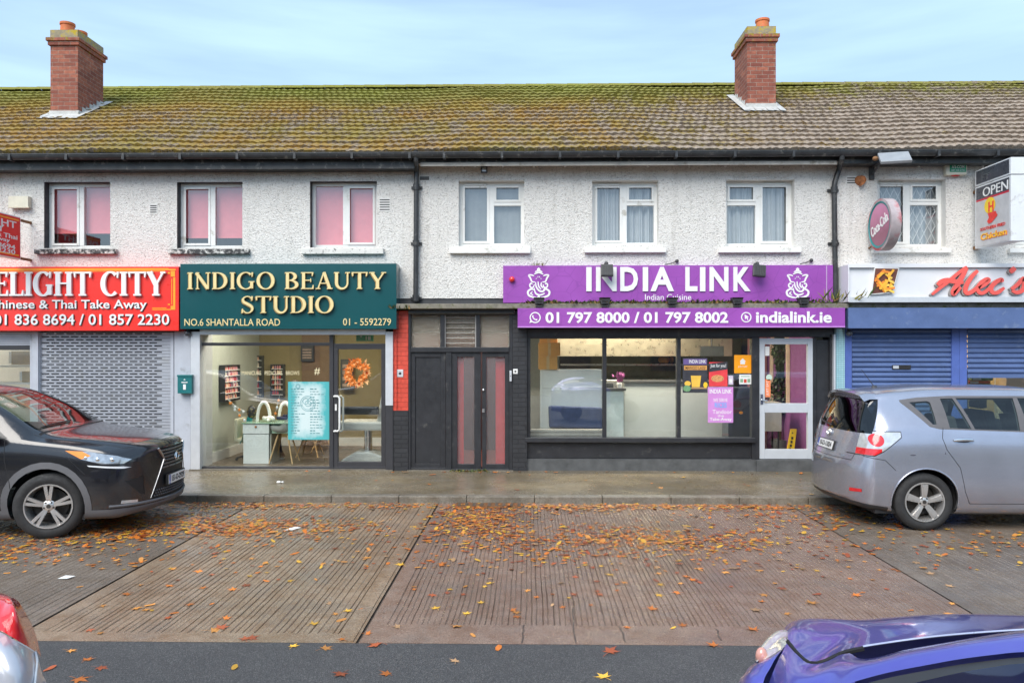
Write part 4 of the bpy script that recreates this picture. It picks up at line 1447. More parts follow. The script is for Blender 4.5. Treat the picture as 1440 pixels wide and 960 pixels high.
M_RED = glossy("red sign face", (0.84, 0.035, 0.025), 0.3)
M_ORANGE = pm("orange border", (0.95, 0.36, 0.02), 0.4, var=0.04)
M_TEAL = glossy("teal sign face", (0.010, 0.078, 0.088), 0.16)
M_GOLD = pm("pale gold lettering", (0.86, 0.68, 0.33), 0.35, 0.25, var=0.05)
M_GOLDS = pm("gold lettering side", (0.40, 0.27, 0.10), 0.5, 0.3, var=0.1)
M_BLKL = pm("black lettering", (0.02, 0.02, 0.02), 0.5)

def purple_mat():
    t = NT("purple sign face")
    n1 = t.noise(1.6, 3)
    # faint printed mandala lines
    v = t.voro(4.2, feature='DISTANCE_TO_EDGE')
    c = t.ramp(n1, [(0.3, (0.265, 0.058, 0.34)), (0.7, (0.33, 0.078, 0.42))])
    c = t.mix(t.ramp(v.outputs['Distance'], [(0.012, 0.35), (0.03, 0.0)]), c, (0.19, 0.04, 0.27))
    t.set(Base_Color=c, Roughness=0.4)
    return t.mat
M_PUR = purple_mat()

# ---- red fascia sign
s = thing("fascia_sign", "red fascia sign in white and orange for a Chinese and Thai takeaway", "shop sign", (X(90, 12.1), 12.1, Z(465, 12.1)))
Y = 12.10
b = MB(); sign_panel(b, -125, 375, 251.5, 465, Y, 0.28)
b.build("panel", M_RED, s, bevel=0.006)
b = MB()
b.pbox(-125, 377.5, 237, 380, Y - 0.004, 0.0035); b.pbox(-125, 381, 232, 382, Y - 0.004, 0.0035)
b.pbox(243.5, 390, 246.5, 430, Y - 0.004, 0.0035); b.pbox(241, 392, 242, 428, Y - 0.004, 0.0035)
b.pbox(237, 378, 247, 380.3, Y - 0.005, 0.0045); b.pbox(240, 381, 246, 389, Y - 0.005, 0.0045); b.pbox(236, 382.5, 239, 385, Y - 0.005, 0.0045)
b.pbox(214, 432.5, 234, 433.5, Y - 0.004, 0.0035); b.pbox(214, 434.5, 240, 435.8, Y - 0.004, 0.0035); b.pbox(240, 430, 246.5, 435.5, Y - 0.005, 0.0045); b.pbox(236, 427, 239, 429, Y - 0.005, 0.0045)
b.build("border", M_ORANGE, s)
b = MB(); serif_px(b, "DELIGHT CITY", -34, 382.5, 234, 416, Y - 0.012, 0.035, T=0.21, t=0.07, ser=0.07, gap=0.055)
b.build("lettering", M_WHITEL, s)
b = MB()
text_px(b, "Chinese & Thai Take Away", -15, 422.4, 207.5, 438.6, Y - 0.006, 0.006, 0.018, m=1)
text_px(b, "Chinese & Thai Take Away", -16, 421.5, 206.5, 437.7, Y - 0.007, 0.008, 0.012)
text_px(b, "01 836 8694 / 01 857 2230", -7, 442.4, 239.3, 457.9, Y - 0.006, 0.006, 0.018, m=1)
text_px(b, "01 836 8694 / 01 857 2230", -8, 441.5, 238.3, 457, Y - 0.007, 0.008, 0.012)
b.build("lettering", [M_WHITEL, M_BLKL], s)

# ---- red projecting sign
s = thing("projecting_sign", "small red projecting sign with stacked white lines, cut by the photo edge", "shop sign", (X(10, 12.0), 12.0, Z(360, 12.0)))
Pb, Pt = at(27.5, 305, 12.05), at(27.5, 365, 12.05)       # edge nearest the wall
xs_ = Pb.x
Y0, Y1 = 12.08, 10.75
zt_, zb_ = Pb.z, Pt.z
b = MB(); b.box(xs_ - 0.10, xs_, Y1, Y0, zb_, zt_)
b.build("panel", M_WHITE, s, bevel=0.01)
b = MB(); b.box(xs_ + 0.0005, xs_ + 0.003, Y1 + 0.02, Y0 - 0.02, zb_ + 0.02, zt_ - 0.02); b.box(xs_ - 0.103, xs_ - 0.1005, Y1 + 0.02, Y0 - 0.02, zb_ + 0.02, zt_ - 0.02)
b.build("face", pm("matt red face", (0.80, 0.03, 0.025), 0.6, var=0.04), s)
b = MB()
for a, c in ((zt_ - 0.05, zt_ - 0.075), (zb_ + 0.075, zb_ + 0.05)):
    b.box(xs_ + 0.0035, xs_ + 0.005, Y1 + 0.05, Y0 - 0.05, c, a)
b.build("border", M_ORANGE, s)
b = MB()
hh = zt_ - zb_
yc = (Y0 + Y1) / 2
for tx, cz, h, w in (("DELIGHT", 0.78, 0.11, 1.1), ("CITY", 0.645, 0.11, 0.55), ("Chinese & Thai", 0.50, 0.075, 1.15), ("Take Away", 0.385, 0.075, 0.8), ("01 836 8694", 0.26, 0.075, 1.05), ("01 857 2230", 0.15, 0.075, 1.05)):
    text_on(b, tx, (xs_ + 0.0035, yc, zb_ + hh * cz), (0, 1, 0), (0, 0, 1), w, h, 0.004, 0.015)
b.build("lettering", M_WHITEL, s)
for zz in (zt_ - 0.04, zb_ + 0.03):
    b = MB(); b.box(xs_ - 0.06, xs_ - 0.03, Y0, YW, zz - 0.02, zz + 0.02)
    b.build("bracket", pm("rusty bracket", (0.25, 0.13, 0.06), 0.8, 0.3, var=0.3), s)

# ---- teal fascia sign
s = thing("fascia_sign", "dark teal fascia sign with raised gold serif capitals for a beauty studio", "shop sign", (X(406, 12.05), 12.05, Z(463, 12.05)))
Y = 12.06
b = MB(); sign_panel(b, 253.5, 370.5, 557.5, 462.5, Y, 0.32)
b.build("panel", M_TEAL, s, bevel=0.005)
for tx, q in (("INDIGO BEAUTY", (265, 383, 543.5, 406.5)), ("STUDIO", (340, 416.5, 469.5, 440))):
    b = MB(); serif_px(b, tx, q[0] - 0.9, q[1] + 0.8, q[2] - 0.9, q[3] + 0.8, Y - 0.001, 0.030, T=0.17, t=0.06, ser=0.055, gap=0.10)
    b.build("lettering_return", M_GOLDS, s)
    b = MB(); serif_px(b, tx, *q, Y - 0.022, 0.030, T=0.15, t=0.055, ser=0.055, gap=0.10)
    b.build("lettering", M_GOLD, s)
b = MB()
text_px(b, "NO.6 SHANTALLA ROAD", 259.5, 448, 394, 458, Y, 0.008, 0.004)
text_px(b, "01 - 5592279", 482.5, 447.5, 550, 457.5, Y, 0.008, 0.004)
b.build("lettering", M_GOLD, s)

# ---- the elephant-headed emblem of the purple sign, drawn with strokes
def emblem(b, cx, py_top, py_bot, Y, th):
    z1, z0 = Z(py_top, Y, cx), Z(py_bot, Y, cx)
    k = (z1 - z0) / 1.0
    xc = X(cx, Y)
    pl = lambda u, v: (xc + u * k, z0 + v * k)
    W_ = 0.05
    def st(pts, w=W_, smooth=True, i=[0]):
        i[0] += 1
        p = [tuple(q) for q in spl(pts, 5)] if smooth and len(pts) > 2 else pts
        n = len(p)
        ws = [w * (0.35 + 0.65 * math.sin(math.pi * min(1, max(0.0, (j + 0.6) / (n + 0.2)))) ** 0.6) for j in range(n)]
        ribbon(b, p, ws, pl, Y - th - (i[0] % 5) * 0.0004, Y)
    st([(-0.05, 0.93), (0.0, 0.955), (0.05, 0.93)], 0.07); st([(0.0, 0.94), (0.0, 1.0)], 0.05, False)
    st([(-0.12, 0.86), (0.0, 0.905), (0.12, 0.86)], 0.05)
    st([(-0.15, 0.79), (0.0, 0.845), (0.15, 0.79)], 0.05)
    for s_ in (-1, 1):
        st([(s_ * 0.15, 0.73), (s_ * 0.22, 0.76), (s_ * 0.32, 0.755), (s_ * 0.27, 0.66), (s_ * 0.22, 0.55), (s_ * 0.12, 0.53)], 0.055)
        st([(s_ * 0.14, 0.46), (s_ * 0.18, 0.36), (s_ * 0.26, 0.36), (s_ * 0.29, 0.44), (s_ * 0.24, 0.50), (s_ * 0.21, 0.45)], 0.05)
        st([(s_ * 0.15, 0.28), (s_ * 0.25, 0.30), (s_ * 0.35, 0.22), (s_ * 0.32, 0.10), (s_ * 0.18, 0.04), (s_ * 0.06, 0.02)], 0.065)
        st([(s_ * 0.06, 0.0), (s_ * 0.02, 0.05), (0, 0.10)], 0.04)
    st([(-0.10, 0.53), (-0.08, 0.38), (0.02, 0.25), (0.14, 0.23), (0.20, 0.32), (0.15, 0.38), (0.11, 0.34)], 0.06)
    st([(-0.02, 0.55), (0.0, 0.40), (0.08, 0.29)], 0.045)
    st([(0.09, 0.53), (0.08, 0.42), (0.13, 0.35)], 0.045)
    st([(-0.15, 0.34), (-0.10, 0.17), (0.02, 0.11), (0.12, 0.13), (0.20, 0.17)], 0.055)
    st([(-0.20, 0.22), (-0.26, 0.16), (-0.18, 0.11)], 0.04)
    for s_ in (-1, 1): st([(s_ * 0.03, 0.72), (s_ * 0.02, 0.68)], 0.025, False); st([(s_ * 0.06, 0.66), (s_ * 0.09, 0.63)], 0.02, False)

# ---- purple fascia sign (upper)
s = thing("fascia_sign", "long purple fascia sign with big white capitals between two seated elephant emblems", "shop sign", (X(940, 12.32), 12.32, Z(426, 12.32)))
Y = 12.32
b = MB(); sign_panel(b, 707.5, 373, 1171.5, 425.5, Y, 0.078)
b.build("panel", M_PUR, s, bevel=0.003)
b = MB()
for tx, a, c in (("I", 824.5, 832), ("N", 838, 867), ("D", 872, 897), ("I", 904, 911.5), ("A", 914.5, 947.5), ("L", 963.5, 980.5), ("I", 984.5, 992), ("N", 997.5, 1024), ("K", 1031, 1055)):
    if tx == "I": b.pbox(a, 375.5, c, 409.5, Y - 0.02, 0.0195)
    else: text_px(b, tx, a, 375.5, c, 409.5, Y, 0.02, 0.032)
b.build("lettering", M_WHITEL, s)
b = MB(); text_px(b, "Indian Cuisine", 907, 413.5, 972, 421.8, Y, 0.004, 0.0)
b.build("lettering", M_WHITEL, s)
for cx in (757.5, 1121.5):
    b = MB(); emblem(b, cx, 376.5, 419.5, Y, 0.006)
    b.build("emblem", M_WHITEL, s)
b = MB(); b.pbox(1162, 373.5, 1163, 425, Y - 0.003, 0.0028)
b.build("panel_joint", pm("joint grey", (0.5, 0.4, 0.55), 0.5), s)

# ---- purple telephone sign (lower)
s = thing("fascia_sign", "narrow purple sign with white telephone numbers and web address", "shop sign", (X(958, 12.0), 12.0, Z(461, 12.0)))
Y = 12.0
b = MB(); sign_panel(b, 728, 433, 1188.5, 460, Y, 0.36)
b.build("panel", M_PUR, s, bevel=0.005)
b = MB()
text_px(b, "01 797 8000 / 01 797 8002", 767, 438.6, 1024, 454.4, Y, 0.006, 0.028)
text_px(b, "indialink.ie", 1063, 437.8, 1169.5, 454, Y, 0.006, 0.028)
b.build("lettering", M_WHITEL, s)
def icon_ring(b, cx, cy, r, w, Y, th, a0=0, a1=360):
    x, z = X(cx, Y), Z(cy, Y, cx)
    k = X(cx + 1, Y) - x
    ribbon(b, arc(0, 0, r, r, a0, a1, 36), w, lambda u, v: (x + u * k, z + v * k), Y - th, Y)
    return x, z, k
b = MB()
x, z, k = icon_ring(b, 752.6, 446.4, 7.0, 1.6, Y, 0.006)
P_ = lambda u, v: (x + u * k, z + v * k)
b.prism([P_(-8.2, -7.8), P_(-3.4, -6.2), P_(-6.4, -3.2)], Y - 0.0065, Y)
ribbon(b, [tuple(q) for q in spl([(-3.4, 3.0), (-3.0, 0.2), (-0.4, -2.6), (3.0, -3.2)], 6)], [2.2] * 4 + [1.5] * 11 + [2.2] * 4, P_, Y - 0.006, Y)
b.build("phone_icon", M_WHITEL, s)
b = MB()
x, z, k = icon_ring(b, 1049.3, 446.0, 6.6, 1.5, Y, 0.006)
P_ = lambda u, v: (x + u * k, z + v * k)
b.prism([P_(-2.4, 4.2), P_(-1.6, -3.0), P_(0.1, -1.2), P_(1.8, -4.0), P_(3.0, -3.2), P_(1.5, -0.6), P_(3.6, 0.2)], Y - 0.006, Y)
b.build("cursor_icon", M_WHITEL, s)
b = MB(); b.pbox(728, 458.6, 1188.5, 460.3, Y - 0.006, 0.0055)
b.build("lower_trim", pm("lilac trim", (0.55, 0.26, 0.66), 0.4), s)

# ---- white takeaway sign with red script
s = thing("fascia_sign", "white box sign with red script lettering and a picture of chips", "shop sign", (X(1330, 12.0), 12.0, Z(424, 12.0)))
Y = 12.0
M_SIGNW = pm("white sign face", (0.72, 0.73, 0.76), 0.4, var=0.02)
x0, x1, z0, z1 = rect(1193, 371.5, 1570, 424, Y)
b = MB()
b.box(x0, x1, Y + 0.03, YW, z0, z1)
b.prism([(x0 + 0.0, z1), (x0, z1 - 0.002), (x1, z1 - 0.002), (x1, z1)], Y + 0.02, Y + 0.03)
b.box(x0, x1, Y - 0.02, Y + 0.03, z1 - 0.05, z1 + 0.01)
b.box(x0, x1, Y - 0.01, Y + 0.03, z0 - 0.01, z0 + 0.075, 1)
b.box(x0 - 0.008, x0 + 0.01, Y - 0.015, YW, z0, z1)
b.build("panel", [M_SIGNW, M_ALU], s, bevel=0.004)
Yf = Y + 0.03
M_RSC = pm("red script lettering", (0.80, 0.115, 0.095), 0.4, var=0.04)
M_RSS = pm("script return", (0.33, 0.30, 0.29), 0.6)
b = MB()
def script(b, strokes, m, Ya, Yb_):
    for i, (pts, w) in enumerate(strokes):
        p = [tuple(q) for q in spl(pts, 6)]
        n = len(p)
        ws = [w * (0.55 + 0.45 * math.sin(math.pi * min(1, (j + 1) / n * 1.0)) ** 0.5) for j in range(n)]
        def pl(px, py): return (X(px, Yf), Z(py, Yf, px))
        ribbon(b, p, ws, lambda u, v: pl(u, v), Ya - (i % 6) * 0.0005, Yb_, m)
SCR = [([(1308, 414.5), (1317, 407), (1330, 397), (1343, 386), (1354, 377.5), (1357, 376)], 4.6),
       ([(1356.5, 377), (1351, 388), (1344, 400), (1338, 410), (1339, 413), (1348, 404)], 7.0),
       ([(1316, 401.5), (1321, 396.5), (1330, 394.5), (1342, 396.5), (1352, 397.5)], 7.0),
       ([(1372, 381), (1364, 389), (1357, 400), (1354.5, 409), (1358, 412.5), (1366, 409), (1375, 400.5)], 6.2),
       ([(1373, 405.5), (1381, 401), (1387, 395.5), (1385, 393), (1378, 397), (1372, 405), (1374, 411.5), (1381, 411.5), (1392, 402.5)], 5.8),
       ([(1406, 397), (1405, 393.5), (1398, 396.5), (1391, 404), (1392, 411), (1400, 411.5), (1409, 405)], 6.0),
       ([(1424, 377), (1421, 380), (1417.5, 383.5)], 7.0),
       ([(1419, 407), (1427, 401), (1436, 392), (1437, 398), (1435, 408), (1427, 411.5), (1420, 409)], 6.0)]
SH = [([(p[0] - 1.3, p[1] + 1.4) for p in pts], w) for pts, w in SCR]
script(b, SH, 1, Yf - 0.045, Yf)
script(b, SCR, 0, Yf - 0.062, Yf - 0.0465)
b.build("lettering", [M_RSC, M_RSS], s)
# picture of chips: a framed raised panel with modelled golden sticks
b = MB()
def pp(px, py): return (X(px, Yf), Z(py, Yf, px))
poly = [pp(1223, 414.5), pp(1253, 412), pp(1262.5, 377), pp(1228, 376.5)]
b.prism(poly[::1], Yf - 0.05, Yf, 1)
c_ = [(sum(p[0] for p in poly) / 4, sum(p[1] for p in poly) / 4)]
inner = [(c_[0][0] + (p[0] - c_[0][0]) * 0.93, c_[0][1] + (p[1] - c_[0][1]) * 0.93) for p in poly]
b.prism(inner, Yf - 0.052, Yf - 0.0502, 0)
pic = b.build("chip_picture", [pm("chip tray shade", (0.14, 0.045, 0.03), 0.6), M_WHITE], s)
b = MB()
rr = random.Random(4)
for i in range(34):
    u, v = rr.uniform(0.14, 0.86), rr.uniform(0.12, 0.86)
    if v < 0.33 and u < 0.35: continue
    ex = inner[0][0] + (inner[1][0] - inner[0][0]) * u + (inner[3][0] - inner[0][0]) * v
    ez = inner[0][1] + (inner[3][1] - inner[0][1]) * v
    a = rr.uniform(-1.1, 1.1) + (1.57 if rr.random() < .25 else 0)
    l, w = rr.uniform(0.05, 0.09), 0.017
    dx, dz = math.cos(a), math.sin(a)
    y = Yf - 0.054 - i * 0.0006
    poly2 = [(ex - dx * l - dz * w, ez - dz * l + dx * w), (ex - dx * l + dz * w, ez - dz * l - dx * w), (ex + dx * l + dz * w, ez + dz * l - dx * w), (ex + dx * l - dz * w, ez + dz * l + dx * w)]
    # keep inside the tray
    if all(min(p[0] for p in inner) + .02 < q[0] < max(p[0] for p in inner) - .02 and min(p[1] for p in inner) < q[1] < max(p[1] for p in inner) for q in poly2):
        b.prism(poly2, y - 0.006, y, i % 3)
b.build("chips", [pm("chip gold", (0.86, 0.43, 0.04), 0.5), pm("chip orange", (0.80, 0.25, 0.03), 0.5), pm("chip yellow", (0.90, 0.58, 0.10), 0.5)], pic)

# ---- projecting OPEN sign
xf = at(1371, 300, 12.2)
s = thing("projecting_sign", "tall grey and white projecting box sign reading OPEN over a fried chicken panel", "shop sign", (xf.x, 12.0, Z(350, 12.2)))
Yn, Yf2 = 11.36, 12.26
xl = at(1371, 300, Yf2).x
xr = xl + (X(1436, Yn) - X(1415, Yn))
z_t, z_m, z_b = at(1371, 241, Yf2).z, at(1371, 263, Yf2).z, at(1371, 350, Yf2).z
b = MB()
b.box(xl, xr, Yn, Yf2, z_m, z_t); b.box(xl + 0.002, xr - 0.002, Yn + 0.002, Yf2 - 0.002, z_b, z_m - 0.012)
b.build("cabinet", pm("sign cabinet white", (0.70, 0.72, 0.74), 0.4, var=0.03, dirt=((0.45, 0.44, 0.42), 0.08, 5)), s, bevel=0.006)
def sx(u0, v0, u1, v1, off, b, m=0):
    """rectangle on the left face; u from wall (0) to street (1), v from bottom (0) to top (1)"""
    b.box(xl - off, xl - off + 0.0022, Yf2 - 0.04 - (Yf2 - Yn - 0.08) * u1, Yf2 - 0.04 - (Yf2 - Yn - 0.08) * u0, z_b + (z_t - z_b) * v0, z_b + (z_t - z_b) * v1, m)
zmv = (z_m - z_b) / (z_t - z_b)
b = MB()
sx(0, zmv + 0.02, 1, 0.985, 0.004, b, 0)
sx(0, 0.615, 1, zmv - 0.03, 0.004, b, 0)
sx(0, 0.59, 1, 0.615, 0.004, b, 1)
sx(0, 0.012, 1, 0.59, 0.0045, b, 2)
b.build("face", [pm("sign charcoal", (0.055, 0.06, 0.075), 0.3, var=0.2), pm("sign red line", (0.55, 0.02, 0.05), 0.4), pm("sign pale grey", (0.52, 0.52, 0.53), 0.4)], s)
def stx(b, tx, u, v, w, h, bold=0.0, m=0, th=0.006):
    text_on(b, tx, (xl - 0.0045, Yf2 - 0.04 - (Yf2 - Yn - 0.08) * u, z_b + (z_t - z_b) * v), (0, -1, 0), (0, 0, 1), w, h, th, bold, m)
H_ = z_t - z_b
b = MB()
stx(b, "OPEN", 0.60, 0.685, 0.62, 0.115 * H_)
stx(b, "FT", 0.30, 0.875, 0.20, 0.08 * H_, m=1, th=0.003)
b.build("lettering", [M_WHITEL, pm("faded sign text", (0.10, 0.11, 0.12), 0.5)], s)
b = MB()
stx(b, "SOUTHERN FRIED", 0.52, 0.225, 0.62, 0.04 * H_, 0.02, 1)
stx(b, "Chicken", 0.55, 0.125, 0.66, 0.085 * H_, 0.05, 1, 0.004)
stx(b, "Chicken", 0.55, 0.128, 0.64, 0.08 * H_, 0.02, 0, 0.008)
b.build("lettering", [pm("chicken yellow", (0.88, 0.50, 0.03), 0.5), pm("chicken red", (0.62, 0.06, 0.05), 0.5)], s)
# emblem: yellow disc, red block letter and bowl
b = MB()
def fp(u, v): return Vector((xl - 0.006, Yf2 - 0.04 - (Yf2 - Yn - 0.08) * u, z_b + H_ * v))
c0 = fp(0.44, 0.50)
n = 24
b.add([c0 + Vector((-0.002, -0.14 * math.cos(2 * math.pi * i / n), 0.125 * math.sin(2 * math.pi * i / n))) for i in range(n)], [tuple(range(n))], 0)
for (u0, v0, u1, v1) in ((0.40, 0.42, 0.44, 0.545), (0.52, 0.42, 0.56, 0.545), (0.44, 0.475, 0.52, 0.495)):
    p, q = fp(u0, v0), fp(u1, v1); b.box(xl - 0.012, xl - 0.0085, p.y, q.y, p.z, q.z, 1)
b.add([fp(u, v) + Vector((-0.006, 0, 0)) for u, v in ((0.38, 0.41), (0.62, 0.41), (0.68, 0.35), (0.52, 0.285), (0.42, 0.27), (0.36, 0.31), (0.42, 0.35))], [tuple(range(7))], 1)
b.build("emblem", [pm("emblem yellow", (0.90, 0.62, 0.03), 0.5), pm("emblem red", (0.80, 0.04, 0.03), 0.5)], s)
for zz in (z_m - 0.06, z_b + 0.03):
    b = MB(); b.box(xl + 0.05, xl + 0.12, Yf2, YW, zz - 0.025, zz + 0.025)
    b.build("bracket", MATS["rusty bracket"], s)

# ---- round faded drinks sign
cc = Vector((at(1221, 316, 12.33).x + 0.10, 11.93, Z(316, 11.93, 1238)))
s = thing("round_sign", "round faded pink drinks sign fixed edge-on with rusty bracket", "shop sign", tuple(cc))
rad = 0.405
mt = Matrix.Translation(cc) @ Matrix.Rotation(R(-90), 4, 'Y') @ Matrix.Rotation(R(180), 4, 'Z')
b = MB()
b.lathe([(0.001, 0.10), (rad - 0.05, 0.10), (rad - 0.042, 0.115), (rad, 0.11), (rad, -0.04), (rad - 0.05, -0.05), (0.001, -0.05)], mt, 40)
b.build("drum", pm("drum rim", (0.42, 0.36, 0.37), 0.45, var=0.2, dirt=((0.42, 0.05, 0.06), 0.5, 2.5)), s, smooth=True)
t = NT("faded pink face")
zz = t.xyz()[2]
c = t.ramp(t.math('ADD', t.math('MULTIPLY', zz, 1.0), t.math('MULTIPLY', t.noise(5, 4), 0.3)), [(0.02, (0.30, 0.09, 0.15)), (0.35, (0.62, 0.22, 0.38)), (0.7, (0.70, 0.33, 0.55))])
t.set(Base_Color=c, Roughness=0.3)
b = MB(); b.lathe([(0.001, 0.106), (rad - 0.055, 0.106)], mt, 40)
b.build("face", t.mat, s, smooth=True)
b = MB(); b.lathe([(rad - 0.075, 0.107), (rad - 0.055, 0.1075), (rad - 0.052, 0.118), (rad - 0.04, 0.118)], mt, 40)
b.build("teal_ring", pm("teal ring", (0.03, 0.25, 0.26), 0.4), s, smooth=True)
b = MB()
n_ = (mt.to_3x3() @ Vector((0, 0, 1))).normalized()
ux = Vector((0, 0, 1)).cross(n_).normalized()
tilt = R(20)
u2 = ux * math.cos(tilt) + Vector((0, 0, 1)) * math.sin(tilt); v2 = Vector((0, 0, 1)) * math.cos(tilt) - ux * math.sin(tilt)
text_on(b, "Coca-Cola", mt @ Vector((0, 0, 0.1075)), u2, v2, 0.58, 0.17, 0.006, 0.02)
b.build("lettering", M_WHITEL, s)
for dz in (0.02, -0.25):
    b = MB()
    b.tube([cc + Vector((-0.02, 0.33, dz)), Vector((cc.x - 0.06, YW, cc.z + dz - 0.06))], 0.014, 6)
    b.build("bracket", MATS["rusty bracket"], s)
# ------------------------------------------------------------------ things inside and on the shop glass
def boxy(name, label, cat, b, mats, loc, bevel=0.004, group=None, smooth=False):
    """a thing that is one mesh"""
    o = b.build(name, mats, None, bevel=bevel, smooth=smooth)
    off = Vector(loc)
    for v in o.data.vertices: v.co -= off
    o.location = off
    return tag(o, label, cat, group)

ZF = ZP + 0.03
# ---- beauty studio
M_BOT = [pm("polish " + n, c, 0.25) for n, c in (("pink", (0.75, 0.30, 0.32)), ("peach", (0.80, 0.45, 0.32)), ("red", (0.50, 0.05, 0.06)), ("cream", (0.78, 0.68, 0.58)), ("mauve", (0.45, 0.25, 0.32)))]
bot_me = []
for i, m in enumerate(M_BOT):
    q = MB()
    q.lathe([(0.001, 0), (0.018, 0), (0.018, 0.05), (0.008, 0.058), (0.008, 0.09), (0.001, 0.09)], Matrix.Identity(4), 8)
    o = q.build("polish_bottle", m)
    bot_me.append(o.data); bpy.data.objects.remove(o)
def rack(px0, py0, px1, py1, Y, label, seed, left=None):
    x0, x1, z0, z1 = rect(px0, py0, px1, py1, Y)
    if left: x1 = x0 + 0.72
    s = thing("polish_rack", label, "nail polish rack", ((x0 + x1) / 2, Y, z0), "nail polish racks on the studio walls")
    b = MB()
    b.box(x0, x1, Y + 0.09, Y + 0.10, z0, z1)
    b.box(x0, x0 + 0.02, Y, Y + 0.09, z0, z1); b.box(x1 - 0.02, x1, Y, Y + 0.09, z0, z1)
    b.box(x0 + .02, x1 - .02, Y, Y + 0.09, z0, z0 + 0.02); b.box(x0 + .02, x1 - .02, Y, Y + 0.09, z1 - 0.02, z1)
    b.build("rack_case", M_FRAME, s)
    r = random.Random(seed)
    n = 6
    for k in range(n):
        zz = z0 + 0.05 + (z1 - z0 - 0.14) * k / (n - 1)
        b = MB(); b.box(x0 + 0.02, x1 - 0.02, Y + 0.005, Y + 0.089, zz - 0.012, zz)
        b.build("shelf", M_WHITE, s)
        m = int((x1 - x0 - 0.06) / 0.046)
        for i in range(m):
            if r.random() < 0.08: continue
            o = bpy.data.objects.new("polish_bottle", bot_me[r.choice([0, 0, 1, 1, 2, 3, 4])])
            COL.objects.link(o); o.parent = s
            o.location = Vector((x0 + 0.045 + i * 0.046, Y + 0.04, zz + 0.001)) - s.location
    if left: s.location = (*left, z0); s.rotation_euler = (0, 0, R(90))
    return s
rack(305, 512, 331, 561, 14.0, "nail polish rack nearest the pale left wall, full of pink bottles", 1, (ix0 + 0.115, 13.52))
rack(346, 500, 369, 558, 15.05, "nail polish rack in the middle with a tall dark header", 2)
rack(380, 512, 399, 558, 15.05, "nail polish rack beside the brown wall panel", 3)

# white manicure desk with green glass top
dk = at(372, 655, 12.95)
s = thing("manicure_desk", "white manicure desk with a pale green top beside the window", "desk", (dk.x, 12.95, ZF))
x0, x1 = X(342, 12.75), X(378, 12.75)
zt = Z(594, 12.75, 360)
b = MB()
b.box(x0, x1, 12.75, 13.25, ZF, zt - 0.20); b.build("cabinet", M_WHITE, s, bevel=0.006)
b = MB(); b.box(x0 - 0.005, x1 + 0.005, 12.74, 13.26, zt - 0.19, zt - 0.02); b.build("drawer", M_WHITE, s, bevel=0.006)
b = MB(); b.ball(((x0 + x1) / 2, 12.735, zt - 0.07), 0.02); b.build("drawer_knob", pm("copper knob", (0.5, 0.2, 0.08), 0.35, 0.6), s, smooth=True)
b = MB(); b.box(x1 + 0.03, x1 + 0.85, 12.80, 13.22, zt - 0.19, zt - 0.02)
b.build("apron", pm("pale green front", (0.36, 0.48, 0.36), 0.4), s, bevel=0.006)
b = MB(); b.box(x0 - 0.02, x1 + 0.9, 12.72, 13.28, zt - 0.018, zt); b.build("table_top", pm("green glass top", (0.32, 0.45, 0.33), 0.12), s, bevel=0.004)
b = MB(); b.box(x1 + 0.01, x1 + 0.03, 12.78, 13.22, ZF, zt - 0.2); b.build("vent_panel", pm("desk vent", (0.5, 0.47, 0.40), 0.6), s)
def arch_lamp(px, py, Y, w, h, label):
    c = at(px, py, Y)
    pts = [(c.x + w * math.cos(R(a)), Y + 0.02 * math.cos(R(a)), c.z + h * math.sin(R(a))) for a in range(0, 181, 12)]
    b = MB(); b.tube(pts, 0.028, 10)
    return boxy("arch_lamp", label, "lamp", b, pm("lamp white", (0.85, 0.82, 0.78), 0.3), (c.x, Y, c.z), 0, "white arched desk lamps", True)
arch_lamp(371, 592, 12.95, 0.105, 0.33, "white arched lamp on the desk's near end")
arch_lamp(401, 588, 13.3, 0.10, 0.28, "white arched lamp farther back, half behind the poster")
b = MB()
c = at(376, 588, 12.9)
for i in range(12):
    b.ball((c.x + rnd.uniform(-.08, .12), 12.9 + rnd.uniform(-.05, .1), zt + 0.03 + rnd.uniform(0, .04)), rnd.uniform(.025, .045), seg=8, rings=5)
boxy("towel_pile", "crumpled white towels and tissues heaped on the manicure desk", "towels", b, pm("white towel", (0.74, 0.70, 0.64), 0.9), (c.x, 12.9, zt), 0, smooth=True)
# chair with a turquoise cloth and black bag
c = at(349, 655, 13.1)
s = thing("office_chair", "cream swivel chair draped with a turquoise cloth behind the desk", "chair", (c.x, 13.2, ZF))
b = MB(); cz = Z(598, 13.1, 340)
b.box(c.x - 0.22, c.x + 0.22, 13.05, 13.5, cz - 0.30, cz - 0.22); b.build("seat", pm("cream seat", (0.60, 0.55, 0.40), 0.6), s, bevel=0.03)
b = MB(); b.box(c.x - 0.24, c.x - 0.17, 13.05, 13.5, cz - 0.28, cz + 0.12); b.build("backrest", MATS["cream seat"], s, bevel=0.03)
b = MB(); b.tube([(c.x, 13.25, ZF + 0.08), (c.x, 13.25, cz - 0.3)], 0.025, 8); b.build("column", M_CHROME, s)
for a in range(0, 360, 72):
    b = MB()
    e = Vector((c.x + 0.25 * math.cos(R(a)), 13.25 + 0.25 * math.sin(R(a)), ZF + 0.05))
    b.tube([(c.x, 13.25, ZF + 0.1), e], 0.015, 6); b.ball(e - Vector((0, 0, 0.02)), 0.028, seg=8, rings=6)
    b.build("castor_leg", M_FRAME, s)
b = MB()
rows = []
for i in range(10):
    t = i / 9
    rows.append([(c.x - 0.17 + 0.05 * t + 0.02 * math.sin(j * 1.1 + i), 13.02 + 0.06 * j - 0.02 * math.sin(i * .9), cz + 0.30 - 0.62 * t + 0.02 * math.sin(j)) for j in range(5)])
    rows[-1] = [(x + 0.22 * (1 - t), y, z) for x, y, z in rows[-1]]
